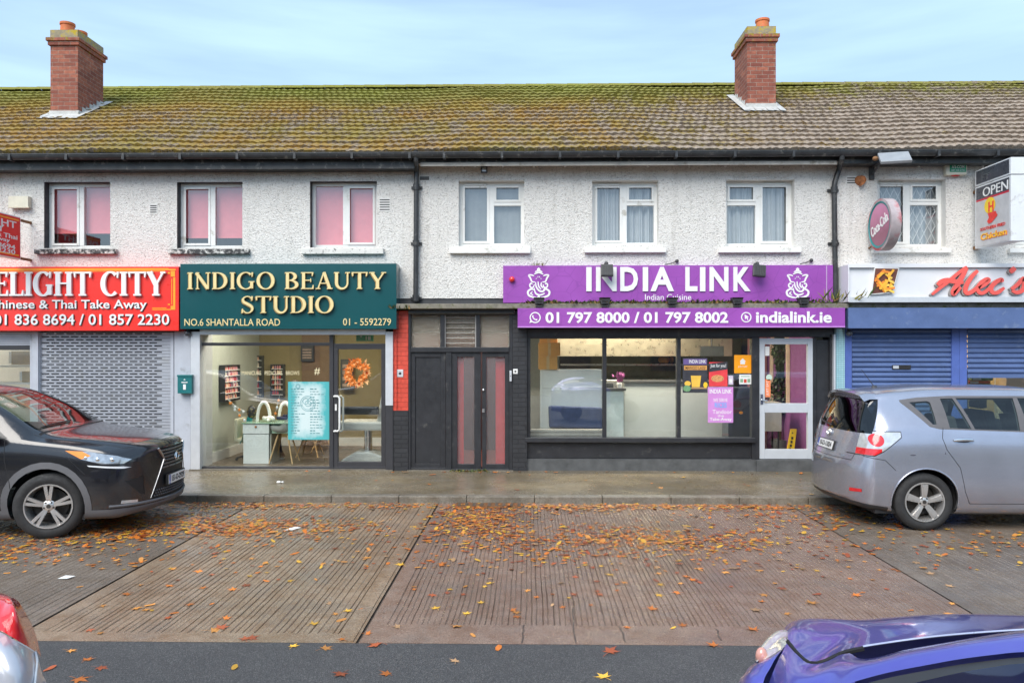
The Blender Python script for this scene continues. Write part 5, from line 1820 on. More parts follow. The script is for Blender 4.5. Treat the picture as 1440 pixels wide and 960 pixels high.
b.grid(rows); b.grid([[(x + .004, y + .012, z) for x, y, z in r] for r in rows])
boxy("cloth", "turquoise cloth hanging over the swivel chair", "cloth", b, pm("turquoise cloth", (0.02, 0.36, 0.44), 0.85), (c.x, 13.1, cz - 0.3), 0, smooth='all')
b = MB(); k = at(352, 579, 13.0); b.ball((k.x + .02, 13.02, k.z), 0.09, 0.06, 0.115, 14, 10)
boxy("handbag", "round black handbag with gold pattern on the swivel chair", "bag", b, pm("black gold bag", (0.02, 0.02, 0.02), 0.4, dirt=((0.45, 0.33, 0.10), 0.3, 22)), (k.x, 13.0, k.z - .1), 0, smooth=True)

# tub chairs with splayed beech legs
M_BEECH = pm("beech", (0.62, 0.40, 0.20), 0.5, var=0.12)
M_SHELL = pm("grey seat shell", (0.56, 0.55, 0.52), 0.45)
def tub_chair(px, Y, label, seat_py=607):
    c = at(px, 650, Y)
    zs = Z(seat_py, Y, px)
    s = thing("tub_chair", label, "chair", (c.x, Y, ZF), "tub chairs with beech legs in the studio")
    rows = []
    for i in range(8):
        u = i / 7
        rr = 0.04 + 0.20 * math.sin(u * 1.45)
        rows.append([(c.x + rr * 1.15 * math.cos(2 * math.pi * j / 20), Y + rr * math.sin(2 * math.pi * j / 20), zs - 0.02 + 0.13 * u ** 2 + (0.30 * max(0, math.cos(2 * math.pi * j / 20)) * max(0, u - .55) * 2)) for j in range(21)])
    b = MB(); b.grid(rows); b.grid([[(x, y, z + 0.015) for x, y, z in r] for r in rows])
    b.build("seat_shell", M_SHELL, s, smooth='all')
    for sx in (-1, 1):
        for sy in (-1, 1):
            b = MB(); b.tube([(c.x + sx * 0.08, Y + sy * 0.08, zs - 0.02), (c.x + sx * 0.20, Y + sy * 0.2, ZF)], [0.017, 0.011], 8)
            b.build("leg", M_BEECH, s, smooth=True)
    return s
tub_chair(400, 12.95, "grey tub chair at the desk, in front of the poster's left edge")
tub_chair(436, 13.7, "grey tub chair under the pale poster, second from the desk", 612)
tub_chair(456, 14.3, "grey tub chair standing nearest the studio door post", 612)
# customer's legs and trainer under the desk: a seated person, upper body behind the poster
def person():
    px_, Yp_ = 410, 13.45
    c = at(px_, 650, Yp_)
    sk = bpy.data.meshes.new("person")
    zs = ZF + 0.47
    P = [(c.x + 0.10, Yp_, zs + 0.08), (c.x + 0.10, Yp_, zs + 0.30), (c.x + 0.08, Yp_, zs + 0.50), (c.x + 0.06, Yp_, zs + 0.60), (c.x + 0.05, Yp_, zs + 0.72)]
    E = [(0, 1), (1, 2), (2, 3), (3, 4)]
    Rr = [0.13, 0.125, 0.13, 0.05, 0.095]
    for sy in (-1, 1):
        i = len(P)
        P += [(c.x - 0.02, Yp_ + sy * 0.09, zs + 0.05), (c.x - 0.32, Yp_ + sy * 0.10, zs + 0.06), (c.x - 0.20 - 0.04 * sy, Yp_ + sy * 0.10, ZF + 0.09), (c.x - 0.24 - 0.04 * sy, Yp_ + sy * 0.10, ZF + 0.05)]
        E += [(0, i), (i, i + 1), (i + 1, i + 2), (i + 2, i + 3)]
        Rr += [0.085, 0.065, 0.045, 0.04]
        j = len(P)
        P += [(c.x + 0.07, Yp_ + sy * 0.19, zs + 0.50), (c.x + 0.02, Yp_ + sy * 0.23, zs + 0.24), (c.x - 0.22, Yp_ + sy * 0.16, zs + 0.27)]
        E += [(2, j), (j, j + 1), (j + 1, j + 2)]
        Rr += [0.055, 0.045, 0.033]
    sk.from_pydata(P, E, [])
    o = bpy.data.objects.new("person", sk); COL.objects.link(o)
    md = o.modifiers.new("skin", 'SKIN'); 
    for v, r in zip(sk.skin_vertices[0].data, Rr): v.radius = (r, r)
    sk.skin_vertices[0].data[0].use_root = True
    o.modifiers.new("sub", 'SUBSURF').levels = 2
    dg = bpy.context.evaluated_depsgraph_get()
    me = bpy.data.meshes.new_from_object(o.evaluated_get(dg))
    bpy.data.objects.remove(o)
    me.materials.clear(); me.materials.append(pm("navy clothing", (0.022, 0.028, 0.075), 0.85))
    o = bpy.data.objects.new("person", me); COL.objects.link(o)
    off = Vector((c.x, Yp_, ZF))
    for v in me.vertices: v.co -= off
    me.polygons.foreach_set('use_smooth', [True] * len(me.polygons))
    o.location = off
    tag(o, "person in navy sitting at the desk, mostly hidden by the poster", "person")
    for sy in (-1, 1):
        b = MB()
        cx_ = c.x - 0.24 - 0.04 * sy; yy = Yp_ + sy * 0.10
        prof = [(-0.15, 0.0), (0.09, 0.0), (0.095, 0.05), (0.06, 0.10), (-0.02, 0.10), (-0.10, 0.055), (-0.15, 0.035)]
        b.prism([(cx_ + u, ZF + 0.022 + v) for u, v in prof], yy - 0.045, yy + 0.045, 0)
        b.box(cx_ - 0.155, cx_ + 0.097, yy - 0.047, yy + 0.047, ZF + 0.001, ZF + 0.022, 1)
        for k in range(3): b.box(cx_ - 0.06 + k * 0.035, cx_ - 0.045 + k * 0.035, yy - 0.047, yy - 0.0455, ZF + 0.03, ZF + 0.085, 1)
        b.build("trainer", [pm("brown trainer", (0.22, 0.12, 0.08), 0.7), M_WHITE], o, bevel=0.006)
    b = MB(); hd = Vector((c.x + 0.04, Yp_, zs + 0.80))
    b.ball(hd + Vector((0.02, 0, 0.02)), 0.105, 0.10, 0.12, 14, 10)
    b.build("hair", pm("brown hair", (0.05, 0.03, 0.02), 0.6), o, smooth=True)
person()

# made-up pale chair, stands in for a car's reflection in the door glass
c = at(515, 655, 12.95)
s = thing("reflection_chair", "pale grey treatment chair with black arm behind the studio door", "chair", (c.x, 13.0, ZF))
M_VIN = pm("pale vinyl", (0.55, 0.54, 0.51), 0.3, var=0.08)
b = MB(); b.prism([(c.x - .42, ZF), (c.x + .42, ZF), (c.x + .40, ZF + .09), (c.x + .1, ZF + .2), (c.x - .15, ZF + .2), (c.x - .40, ZF + .06)], 12.8, 13.25); b.build("base", M_VIN, s, bevel=.03)
b = MB(); b.tube([(c.x + .02, 13.02, ZF + .18), (c.x + .02, 13.02, ZF + .57)], .07, 12); b.build("column", M_CHROME, s, smooth=True)
b = MB(); b.box(c.x - .45, c.x + .36, 12.78, 13.3, ZF + .56, ZF + .72); b.build("seat", M_VIN, s, bevel=.04)
b = MB(); b.prism([(c.x + .20, ZF + .70), (c.x + .40, ZF + .66), (c.x + .50, ZF + 1.22), (c.x + .30, ZF + 1.26)], 12.8, 13.28); b.build("backrest", M_VIN, s, bevel=.04)
b = MB(); b.box(c.x - .42, c.x + .26, 12.70, 12.775, ZF + .84, ZF + .98); b.build("armrest", M_FRAME, s, bevel=.03)


for px, py0, py1, lab in ((432, 486, 508, "dark framed picture on the brown panel of the studio"), (488, 505, 548, "tall black product shelf on the studio back wall behind the door")):
    x0, x1, z0, z1 = rect(px - 9, py0, px + 9, py1, 15.05)
    b = MB(); b.box(x0, x1, 15.05, 15.11, z0, z1, 0); b.box(x0 + .03, x1 - .03, 15.044, 15.0495, z0 + .03, z1 - .03, 1)
    for k in range(4): b.box(x0 + .04, x1 - .04, 15.03, 15.0435, z0 + .06 + k * (z1 - z0 - .1) / 4, z0 + .06 + (k + .5) * (z1 - z0 - .1) / 4, 2)
    boxy("wall_frame", lab, "picture", b, [M_FRAME, pm("frame dark", (0.08, 0.07, 0.06), 0.5), pm("frame print", (0.42, 0.30, 0.24), 0.6, var=0.4, scale=20)], (x0, 15.05, z0), 0)
# pale watercolour price poster standing behind the glass
def poster(name, label, px0, py0, px1, py1, Y, mat, th=0.004, cat="poster", group=None):
    x0, x1, z0, z1 = rect(px0, py0, px1, py1, Y)
    s = thing(name, label, cat, ((x0 + x1) / 2, Y, z0), group)
    b = MB(); b.box(x0, x1, Y, Y + th, z0, z1)
    b.build("sheet", mat, s)
    return s, (x0, x1, z0, z1)
t = NT("watercolour sheet")
x, y, z = t.xyz()
e = t.math('MAXIMUM', t.math('SUBTRACT', t.math('ABSOLUTE', x), 0.13), t.math('MULTIPLY', t.math('SUBTRACT', t.math('ABSOLUTE', t.math('SUBTRACT', z, 0.49)), 0.30), 0.8))
c = t.ramp(t.math('ADD', t.math('MULTIPLY', e, 2.4), t.math('MULTIPLY', t.noise(6, 5, .65), 0.55)), [(0.28, (0.60, 0.72, 0.72)), (0.45, (0.42, 0.62, 0.63)), (0.62, (0.07, 0.42, 0.44))])
t.set(Base_Color=c, Roughness=0.5)
Yg_ = Yg - 0.006
s, q = poster("price_poster", "pale turquoise watercolour price list poster inside the studio window", 405, 536.5, 463, 618, Yg_, t.mat)
b = MB()
yy = Yg_ - 0.0015
r = random.Random(5)
for colx in (0, 1):
    for i in range(17):
        py = 546 + i * 3.9
        px = 409 + colx * 27
        for k in range(r.randint(2, 4)):
            w = r.uniform(2, 5)
            if px + w > 433 + colx * 27: break
            b.pbox(px, py, px + w, py + (1.1 if i % 5 else 1.6), yy, 0.0012); px += w + 1.2
b.build("printed_lines", pm("teal print", (0.10, 0.26, 0.28), 0.6), s)
b = MB()
icon_ring(b, 433, 567, 10.5, 0.8, yy, 0.001); icon_ring(b, 433, 567, 8.5, 0.6, yy, 0.001)
for k in range(3):
    icon_ring(b, 430 + 3 * k, 564 + 3 * (k % 2), 4, 0.7, yy - 0.0004 * (k + 1), 0.001)
icon_ring(b, 419, 543, 2.6, 2.0, yy, 0.001)
b.build("printed_emblem", pm("grey teal print", (0.22, 0.42, 0.44), 0.6), s)

# lettering on the window glass
b = MB()
text_px(b, "MANICURE   PEDICURE   BROWS", 340, 521.5, 421, 527, Yg - 0.0005, 0.001)
text_px(b, "#", 442, 517, 450, 527, Yg - 0.0005, 0.001)
boxy("window_lettering", "small cream lettering across the studio window", "lettering", b, pm("cream vinyl", (0.75, 0.66, 0.42), 0.5), (X(390, Yg), Yg, Z(524, Yg)), 0)
# wreath of orange flowers on the door glass
wc = at(503, 524, Yg - 0.03)
s = thing("flower_wreath", "wreath of orange silk flowers hung on the studio door", "wreath", tuple(wc))
b = MB(); b.tube([(wc.x + 0.16 * math.cos(R(a)), wc.y, wc.z + 0.16 * math.sin(R(a))) for a in range(0, 360, 20)], 0.02, 6, closed=True)
b.build("ring", pm("wicker ring", (0.25, 0.14, 0.05), 0.8), s, smooth=True)
M_PET = [pm("petal orange", (0.85, 0.27, 0.05), 0.7, var=0.2, scale=30), pm("petal peach", (0.90, 0.48, 0.20), 0.7, var=0.2, scale=30), pm("petal rust", (0.60, 0.14, 0.03), 0.7, var=0.2, scale=30)]
r = random.Random(12)
def petal(b, c, d, up, L, Wd, m):
    side = d.cross(up).normalized()
    p = [c, c + d * L * .4 + side * Wd * .5 + up * L * .10, c + d * L + up * L * .34, c + d * L * .4 - side * Wd * .5 + up * L * .10]
    b.add(p, [(0, 1, 2), (0, 2, 3)], m)
for k in range(13):
    a = 2 * math.pi * k / 13 + r.uniform(-.12, .12)
    rr_ = r.uniform(0.12, 0.19)
    c = Vector((wc.x + rr_ * math.cos(a), wc.y - 0.03, wc.z + rr_ * math.sin(a)))
    b = MB()
    m0 = r.choice([0, 0, 1])
    for ring, (n, L, lift) in enumerate(((9, 0.075, 0.1), (7, 0.055, 0.6), (5, 0.035, 1.2))):
        for i in range(n):
            an = 2 * math.pi * i / n + ring * .4 + r.uniform(-.1, .1)
            d = Vector((math.cos(an), -lift, math.sin(an))).normalized()
            petal(b, c + Vector((0, -0.008 * ring, 0)), d, Vector((0, -1, 0)), L * r.uniform(.85, 1.15), 0.045, (m0 + (ring == 2)) % 3)
    b.build("flower", M_PET, s)
b = MB()
for k in range(26):
    a = r.uniform(0, 6.28); rr_ = r.uniform(0.13, 0.2)
    c = Vector((wc.x + rr_ * math.cos(a), wc.y - 0.012, wc.z + rr_ * math.sin(a)))
    petal(b, c, Vector((math.cos(a + r.uniform(-.8, .8)), -0.15, math.sin(a + r.uniform(-.8, .8)))).normalized(), Vector((0, -1, 0)), 0.09, 0.035, r.choice([1, 2, 1]))
b.build("wreath_leaves", M_PET, s)
# green exit sign inside over the door
x0, x1, z0, z1 = rect(501, 471, 525, 479.5, 12.6)
s = thing("exit_sign", "small green and white emergency exit sign over the studio door", "exit sign", ((x0 + x1) / 2, 12.6, z0))
b = MB(); b.box(x0, x1, 12.6, 12.62, z0, z1); b.build("panel", pm("exit green", (0.03, 0.42, 0.20), 0.4), s)
b = MB(); w = (x1 - x0)
b.prism([(x0 + w * .28, z0 + .06), (x0 + w * .20, z1 - .015), (x0 + w * .36, z1 - .015)][::1], 12.597, 12.5995)
b.box(x0 + w * .55, x0 + w * .62, 12.597, 12.5995, z0 + .02, z1 - .02); b.box(x0 + w * .68, x0 + w * .85, 12.597, 12.5995, z0 + .02, z1 - .02)
b.build("pictogram", M_WHITE, s)
# garland of small orange flags on two strings
b = MB()
for (ax, ay), (bx, by) in (((320, 560), (347, 592)), ((322, 562), (345, 578)), ((393, 556), (384, 590))):
    p0, p1 = at(ax, ay, 12.6), at(bx, by, 12.7)
    pts = [p0.lerp(p1, i / 8) - Vector((0, 0, 0.03 * math.sin(math.pi * i / 8))) for i in range(9)]
    b.tube(pts, 0.003, 4, 0)
    for i in (1, 3, 5, 7):
        b.ball(pts[i] - Vector((0, 0, 0.02)), 0.022, 0.008, 0.026, 8, 6, 1 + (i // 2) % 2)
boxy("garland", "thin garland with small orange and white pompoms inside the studio window", "garland", b, [M_WHITE, M_PET[0], M_WHITE], tuple(at(330, 580, 12.6)), 0, smooth=True)

# ---- restaurant kitchen
P_HOOD = pm("glow-tinted steel", (0.70, 0.61, 0.44), 0.32, 0.75, var=0.06)  # the lamp's warm glow is put into the steel's base colour
s = thing("extractor_hood", "long stainless steel extractor hood tinted with lamp glow across the restaurant kitchen", "extractor hood", (X(920, 15.0), 15.3, Z(500, 15.0)))
x0, x1, z0, z1 = rect(782, 440, 1030, 501, 14.9)
b = MB(); b.prism([(0, 0)] * 0 + [(x0, z0), (x1, z0), (x1, min(z1, 2.78)), (x0, min(z1, 2.78))], 14.9, 16.2)
b.build("canopy", P_HOOD, s, bevel=0.01)
b = MB()
for k in range(4):
    xx = x0 + (x1 - x0) * (k + .5) / 4
    b.box(xx - 0.02, xx + 0.02, 14.885, 14.8985, z0, 2.78)
b.build("seam", P_HOOD, s)
s = thing("kitchen_range", "long steel cooking range and shelf below the extractor hood", "cooking range", (X(920, 15.6), 15.6, ZF))
x0, x1 = X(790, 15.4), X(1020, 15.4)
b = MB(); b.box(x0, x1, 15.4, 16.3, ZF, Z(534, 15.4, 900)); b.build("worktop", M_STEEL, s, bevel=0.01)
b = MB(); b.box(x0, x1, 15.7, 16.1, Z(514, 15.7, 900), Z(511.5, 15.7, 900)); b.build("shelf", M_STEEL, s, bevel=0.005)
b = MB(); b.box(x0, x1, 16.45, 16.55, ZF, Z(496, 16.5, 900)); b.build("splashback", pm("dark splashback", (0.10, 0.08, 0.055), 0.4, 0.4, var=0.3), s)
b = MB()
c = at(938, 508, 15.8)
for i in range(16): b.ball((c.x + rnd.uniform(-.14, .14), 15.8 + rnd.uniform(-.06, .06), Z(511, 15.7, 938) + 0.05 + rnd.uniform(0, .05)), 0.05, seg=8, rings=5)
boxy("bread_tray", "pile of golden bread on the kitchen shelf", "bread", b, pm("golden bread", (0.70, 0.38, 0.08), 0.7), (c.x, 15.8, c.z - .05), 0, smooth=True)
s = thing("serving_counter", "long pale grey serving counter with a black top across the restaurant", "counter", (X(950, 13.6), 13.7, ZF))
x0, x1 = X(878, 13.6), X(1032, 13.6)
zc = Z(536, 13.6, 950)
b = MB(); b.box(x0, x1, 13.6, 14.1, ZF, zc - 0.03); b.build("front", pm("pale counter", (0.44, 0.47, 0.465), 0.4, var=0.04), s)
b = MB(); b.box(x0 - 0.02, x1 + 0.02, 13.57, 14.13, zc - 0.03, zc + 0.01); b.build("counter_top", M_BLKM, s, bevel=0.006)
s = thing("till_stand", "narrow white till stand with dark top at the counter's left end", "counter", (X(865, 13.2), 13.3, ZF))
x0, x1 = X(853, 13.2), X(877, 13.2); zq = Z(549, 13.2, 865)
b = MB(); b.box(x0, x1, 13.2, 13.7, ZF, zq); b.build("front", pm("mint white", (0.66, 0.74, 0.73), 0.4), s)
b = MB(); b.box(x0 - 0.03, x1 + 0.04, 13.17, 13.73, zq, zq + 0.04); b.build("counter_top", M_BLKM, s, bevel=0.006)
b = MB(); c = at(872, 540, 13.3); b.lathe([(0.001, 0), (0.035, 0), (0.05, 0.07), (0.04, 0.09), (0.001, 0.09)], Matrix.Translation((c.x, 13.4, zq + 0.041)), 12, 0)
r = random.Random(3)
for i in range(30):
    d = Vector((r.uniform(-1, 1), r.uniform(-1, 1), r.uniform(0.6, 2.4))).normalized()
    petal(b, Vector((c.x, 13.4, zq + 0.12)) + d * r.uniform(0, .16), d, Vector((0, -1, .2)).normalized(), 0.07, 0.04, 1)
boxy("potted_flower", "small purple flower pot on the white till stand", "flower", b, [M_WHITE, pm("purple petals", (0.38, 0.10, 0.28), 0.8)], (c.x, 13.4, zq + 0.04), 0)
b = MB(); c = at(858, 543, 13.4); b.box(c.x - .07, c.x + .05, 13.3, 13.45, zq + .041, zq + .13)
boxy("card_till", "small dark card till standing beside the purple flower", "till", b, M_BLKM, (c.x, 13.4, zq + .04), 0.015)
# partition and boxes at the left
s = thing("partition", "frosted white partition panel behind the left restaurant window", "partition", (X(800, 13.0), 13.0, ZF))
x0, x1 = X(762, 13.0), X(846, 13.0)
b = MB(); b.box(x0, x1, 13.0, 13.04, ZF + 0.3, Z(519, 13.0, 800)); b.build("panel", pm("frosted panel", (0.72, 0.73, 0.72), 0.5, var=0.05), s)
b = MB(); b.box(x0 - 0.03, x0, 12.99, 13.05, ZF, Z(519, 13.0, 800)); b.box(x0, x1, 12.99, 12.999, Z(544, 13, 800) - .012, Z(544, 13, 800)); b.build("post", M_WHITE, s)
b = MB()
for i in range(5): b.box(X(744, 12.7), X(850, 12.7), 12.62, 12.72, ZF + 0.34 + i * 0.055, ZF + 0.385 + i * 0.055)
b.box(X(744, 12.7), X(850, 12.7), 12.63, 12.71, ZF, ZF + 0.34)
boxy("slatted_bench", "grey slatted bench under the left restaurant window", "bench", b, pm("grey slats", (0.34, 0.32, 0.29), 0.7, var=0.2), (X(797, 12.7), 12.7, ZF), 0.005)
b = MB(); b.prism([(X(772, 12.95), ZF + 0.62), (X(846, 12.95), ZF + 0.60), (X(846, 12.95), Z(572, 12.95, 800)), (X(771, 12.95), Z(570, 12.95, 800))], 12.80, 12.96)
boxy("reflection_block", "dark blue cushion leaning against the frosted partition", "reflection_block", b, pm("blue cushion", (0.035, 0.05, 0.12), 0.7, var=0.2), (X(808, 12.95), 12.9, ZF + .6), 0.03)  # added blue block in place of a car's reflection on the glass
for i, (px0, py0, px1, py1, YY, lab) in enumerate(((757, 500, 783, 519, 13.2, "brown cardboard box on the partition, lowest of three"), (757, 482, 787, 500, 13.22, "wide brown cardboard box in the middle of three on the partition"), (759, 468, 783, 482, 13.25, "brown cardboard box topmost of three on the partition"))):
    x0, x1, z0, z1 = rect(px0, py0, px1, py1, YY)
    b = MB(); b.box(x0, x1, YY - 0.25, YY + 0.05, z0 + 0.002, z1, 0); b.box((x0 + x1) / 2 - 0.025, (x0 + x1) / 2 + 0.025, YY - 0.2515, YY - 0.2502, z0 + .002, z1, 1)
    boxy("cardboard_box", lab, "box", b, [pm("cardboard", (0.62, 0.31, 0.09), 0.8, var=0.1), pm("parcel tape", (0.55, 0.38, 0.2), 0.3)], (x0, YY, z0), 0, "cardboard boxes on the partition")
b = MB(); x0, x1, z0, z1 = rect(985, 486.5, 1018, 501, 14.2)
b.box(x0, x1, 14.2, 14.26, z0, z1, 0); b.box(x0 + .012, x1 - .012, 14.197, 14.1995, z0 + .012, z1 - .012, 1); b.tube([((x0 + x1) / 2, 14.23, z1), ((x0 + x1) / 2, 14.23, 2.8)], 0.015, 6)
boxy("menu_screen", "dark menu screen hanging above the restaurant counter", "screen", b, [M_FRAME, pm("screen", (0.06, 0.065, 0.07), 0.15)], ((x0 + x1) / 2, 14.2, z0), 0)
b = MB(); x0, x1, z0, z1 = rect(1024, 545, 1060, 618, 13.0); b.box(x0, x1, 13.0, 13.4, ZF, z1)
boxy("counter_end", "dark slate counter end behind the pink poster", "counter", b, pm("slate counter", (0.065, 0.075, 0.09), 0.35), (x0, 13.0, ZF), 0.006)
b = MB(); c = at(1042, 580, 12.998); b.ball((c.x, 12.995, c.z), 0.035, 0.004, 0.025)
boxy("round_sticker", "small oval orange sticker on the dark counter end", "sticker", b, M_ORANGE, tuple(c), 0, smooth=True)

# posters on the restaurant glass
Yp = Yw - 0.004
yl = Yp - 0.001
def letters(parent, tx, q, mat, Y=None, bold=0.0, m=None):
    b = MB(); text_px(b, tx, *q, yl if Y is None else Y, 0.001, bold)
    b.build("lettering", mat, parent)
s, q = poster("drink_poster", "dark poster with a tall mango drink on the restaurant window", 960, 503, 995, 552, Yp, pm("charcoal print", (0.045, 0.045, 0.055), 0.4, var=0.3, scale=9), 0.002)
b = MB(); b.pbox(961, 504.5, 994, 512.5, yl, 0.0008); b.build("heading_band", pm("violet band", (0.16, 0.11, 0.30), 0.4), s)
letters(s, "INDIA LINK", (969, 505.5, 993, 510.5), M_WHITEL, yl - 0.0005, 0.02)
b = MB(); b.pbox(962, 514, 994, 520, yl, 0.0008); b.build("heading_band", pm("ochre band", (0.72, 0.36, 0.10), 0.4), s)
letters(s, "MANGO LASSI", (964, 515, 992, 519.3), pm("dark print", (0.10, 0.05, 0.02), 0.5), yl - 0.0005, 0.01)
b = MB()
x_, z_ = lambda p: X(p, yl), lambda p: Z(p, yl, 977)
b.prism([(x_(973), z_(544)), (x_(984), z_(544)), (x_(986), z_(528)), (x_(971.5), z_(528))], yl, yl + 0.0008, 0)
for cx, cy, rx, ry, m in ((967, 539, 4.5, 3.6, 0), (992, 541, 3.0, 4.0, 1), (966, 546, 5.5, 4.5, 2)):
    b.prism([(X(cx + rx * math.cos(R(a)), yl), Z(cy + ry * math.sin(-R(a)), yl, 977)) for a in range(0, 360, 24)], yl - 0.0006 * (m + 1), yl + 0.0002, m)
b.prism([(x_(972), z_(546.5)), (x_(994), z_(546.5)), (x_(994), z_(544.4)), (x_(972), z_(544.4))], yl - .0002, yl + 0.0006, 3)
b.build("picture", [pm("mango yellow", (0.82, 0.50, 0.07), 0.5), pm("mango gold", (0.88, 0.56, 0.03), 0.5), pm("leaf print", (0.16, 0.33, 0.16), 0.6, var=0.4, scale=60), pm("tray print", (0.42, 0.26, 0.13), 0.6)], s)
s, q = poster("offer_poster", "tilted red and dark offer poster beside the mango drink poster", 997, 509, 1023, 543, Yp, pm("red print", (0.76, 0.06, 0.07), 0.4, var=0.15), 0.002)
b = MB(); b.prism([(x_(997), z_(523)), (x_(1023), z_(519)), (x_(1023), z_(508.5)), (x_(997), z_(511))], yl, yl + 0.0008); b.build("heading_band", pm("charcoal print", (0.045, 0.045, 0.055), 0.4), s)
letters(s, "Just for you!", (999, 511.5, 1021, 517.5), M_WHITEL, yl - 0.0005, 0.01)
b = MB(); b.prism([(X(1009 + 9 * math.cos(R(a)), yl), Z(532 - 5 * math.sin(R(a)), yl, 1010)) for a in range(0, 360, 24)], yl, yl + 0.0008); b.build("picture", pm("food print", (0.62, 0.30, 0.12), 0.5, var=0.5, scale=50), s)
s, q = poster("hiring_poster", "lilac pink poster with white lines low on the restaurant window", 995.5, 544, 1031, 594, Yp, pm("lilac print", (0.60, 0.26, 0.62), 0.4, var=0.08), 0.002)
letters(s, "INDIA LINK", (998, 547, 1029, 553), M_WHITEL, bold=0.02)
letters(s, "WE SERVE", (1003, 560, 1023, 564.5), M_WHITEL)
letters(s, "RICES", (1005, 566, 1022, 573), pm("sky blue print", (0.20, 0.40, 0.80), 0.4), bold=0.03)
letters(s, "Tandoor", (1002, 576, 1029, 581.5), M_WHITEL)
letters(s, "the", (1009, 582.5, 1018, 586), M_WHITEL)
letters(s, "Take-Away", (998, 587, 1029, 592.5), M_WHITEL, bold=0.015)
s, q = poster("delivery_sticker", "square orange delivery sticker in the window corner", 1032.5, 499, 1056.5, 524.5, Yp, pm("delivery orange", (0.95, 0.36, 0.01), 0.4, var=0.03), 0.002, "sticker")
b = MB(); b.prism([(X(1044.5 + u, yl), Z(508 - v, yl, 1044)) for u, v in ((-3.2, -4), (3.2, -4), (3.2, 0), (4.4, 0), (0, 4.5), (-4.4, 0), (-3.2, 0))], yl, yl + 0.0008)
b.build("house_logo", M_WHITEL, s)
letters(s, "JUST EAT", (1038, 514, 1051, 517), M_WHITEL)
s, q = poster("notice", "white notice with a red square under the orange sticker", 1039.5, 526.5, 1056.5, 540, Yp, M_WHITE, 0.002, "notice")
b = MB(); b.pbox(1046, 533, 1050, 538, yl, 0.0008, 0); b.pbox(1041, 532.5, 1045, 537.5, yl, 0.0008, 1); b.pbox(1051, 532.5, 1055, 537.5, yl, 0.0008, 1); b.pbox(1042, 528.5, 1054, 529.6, yl, 0.0008, 1)
b.build("printed_marks", [pm("print red", (0.6, 0.06, 0.03), 0.5), pm("print green", (0.25, 0.4, 0.25), 0.5)], s)
s, q = poster("notice", "tiny white notice between the red poster and the orange sticker", 1024.5, 528, 1031, 540.5, Yp, pm("lilac white", (0.62, 0.55, 0.66), 0.5), 0.002, "notice")
b = MB(); b.pbox(1026, 533, 1029.5, 538, yl, 0.0008); b.build("printed_marks", M_WHITEL, s)
# restaurant door: stickers, plant, arch mural, safety sign
Ydp = Yd + 0.006
s, q = poster("door_sticker", "upright orange pull sticker on the silver door", 1075.8, 533, 1083.5, 558, Ydp, pm("sticker orange", (0.88, 0.25, 0.10), 0.4), 0.002, "sticker")
b = MB(); z0 = Z(556, Ydp, 1080); text_on(b, "JUST EAT", (X(1079.6, Ydp), Ydp - 0.001, (q[2] + q[3]) / 2), (0, 0, 1), (-1, 0, 0), (q[3] - q[2]) * .8, (q[1] - q[0]) * .5, 0.001)
b.build("lettering", M_WHITEL, s)
s, q = poster("door_sticker", "tall white sticker strip in the door's upper corner", 1076, 487, 1082, 500, Ydp, M_WHITE, 0.002, "sticker")
b = MB(); c = at(1081.5, 530.5, Ydp); b.prism([(c.x + 0.05 * math.cos(R(a)), c.z + 0.05 * math.sin(R(a))) for a in range(0, 360, 20)], Ydp, Ydp + 0.002)
boxy("door_sticker", "round pale green sticker above the orange pull sticker", "sticker", b, pm("pale green sticker", (0.55, 0.68, 0.58), 0.5), tuple(c), 0)
b = MB()                                      # arched opening on the side wall of the hall
xw = kx1 - 0.012
Ya_, Yb_a = 13.6, 14.5
pts = [(Ya_, ZF + 0.9), (Ya_, 2.0)] + [((Ya_ + Yb_a) / 2 - 0.45 * math.cos(R(a)), 2.0 + 0.55 * math.sin(R(a))) for a in range(15, 180, 15)] + [(Yb_a, 2.0), (Yb_a, ZF + 0.9)]
b.tube([(xw, y, z) for y, z in pts], 0.05, 6)
b.build("wall_arch", pm("cream arch", (0.68, 0.50, 0.36), 0.7), B_M)
b = MB(); x0, x1 = X(1052, 14.8), kx1 - 0.02
b.box(x0, x1, 14.8, 14.84, ZF, 2.79)
b.build("hall_screen", P_PINK, B_M)
c = at(1097, 540, 13.9)
s = thing("potted_tree", "bushy dark green potted tree behind the restaurant door glass", "plant", (c.x, 13.9, ZF))
b = MB(); b.lathe([(0.001, 0), (0.13, 0), (0.17, 0.3), (0.15, 0.3), (0.001, 0.27)], Matrix.Translation((c.x, 13.9, ZF)), 16); b.build("pot", pm("grey pot", (0.2, 0.2, 0.2), 0.7), s, smooth=True)
b = MB(); b.tube([(c.x, 13.9, ZF + .27), (c.x + .02, 13.9, ZF + 1.0), (c.x, 13.9, ZF + 1.7)], [0.025, 0.02, 0.008], 7); b.build("trunk", pm("bark", (0.10, 0.07, 0.045), 0.9), s)
b = MB(); r = random.Random(6)
for i in range(1700):
    zz = r.uniform(0.75, 2.35)
    w = 0.30 * (1.15 - (zz - 0.75) / 1.8) * (0.6 + 0.4 * math.sin(zz * 7))
    a = r.uniform(0, 6.28); q_ = w * math.sqrt(r.random())
    p = Vector((c.x + q_ * math.cos(a), 13.9 + q_ * math.sin(a), ZF + zz))
    d = Vector((r.uniform(-1, 1), r.uniform(-1, 1), r.uniform(-.8, .8))).normalized()
    petal(b, p, d, d.orthogonal().normalized(), 0.075, 0.04, r.choice([0, 0, 1]))
b.build("foliage", [pm("dark leaf", (0.025, 0.05, 0.02), 0.5, var=0.3), pm("mid leaf", (0.06, 0.09, 0.03), 0.5, var=0.3)], s)
b = MB(); c = at(1110, 631, 12.6)
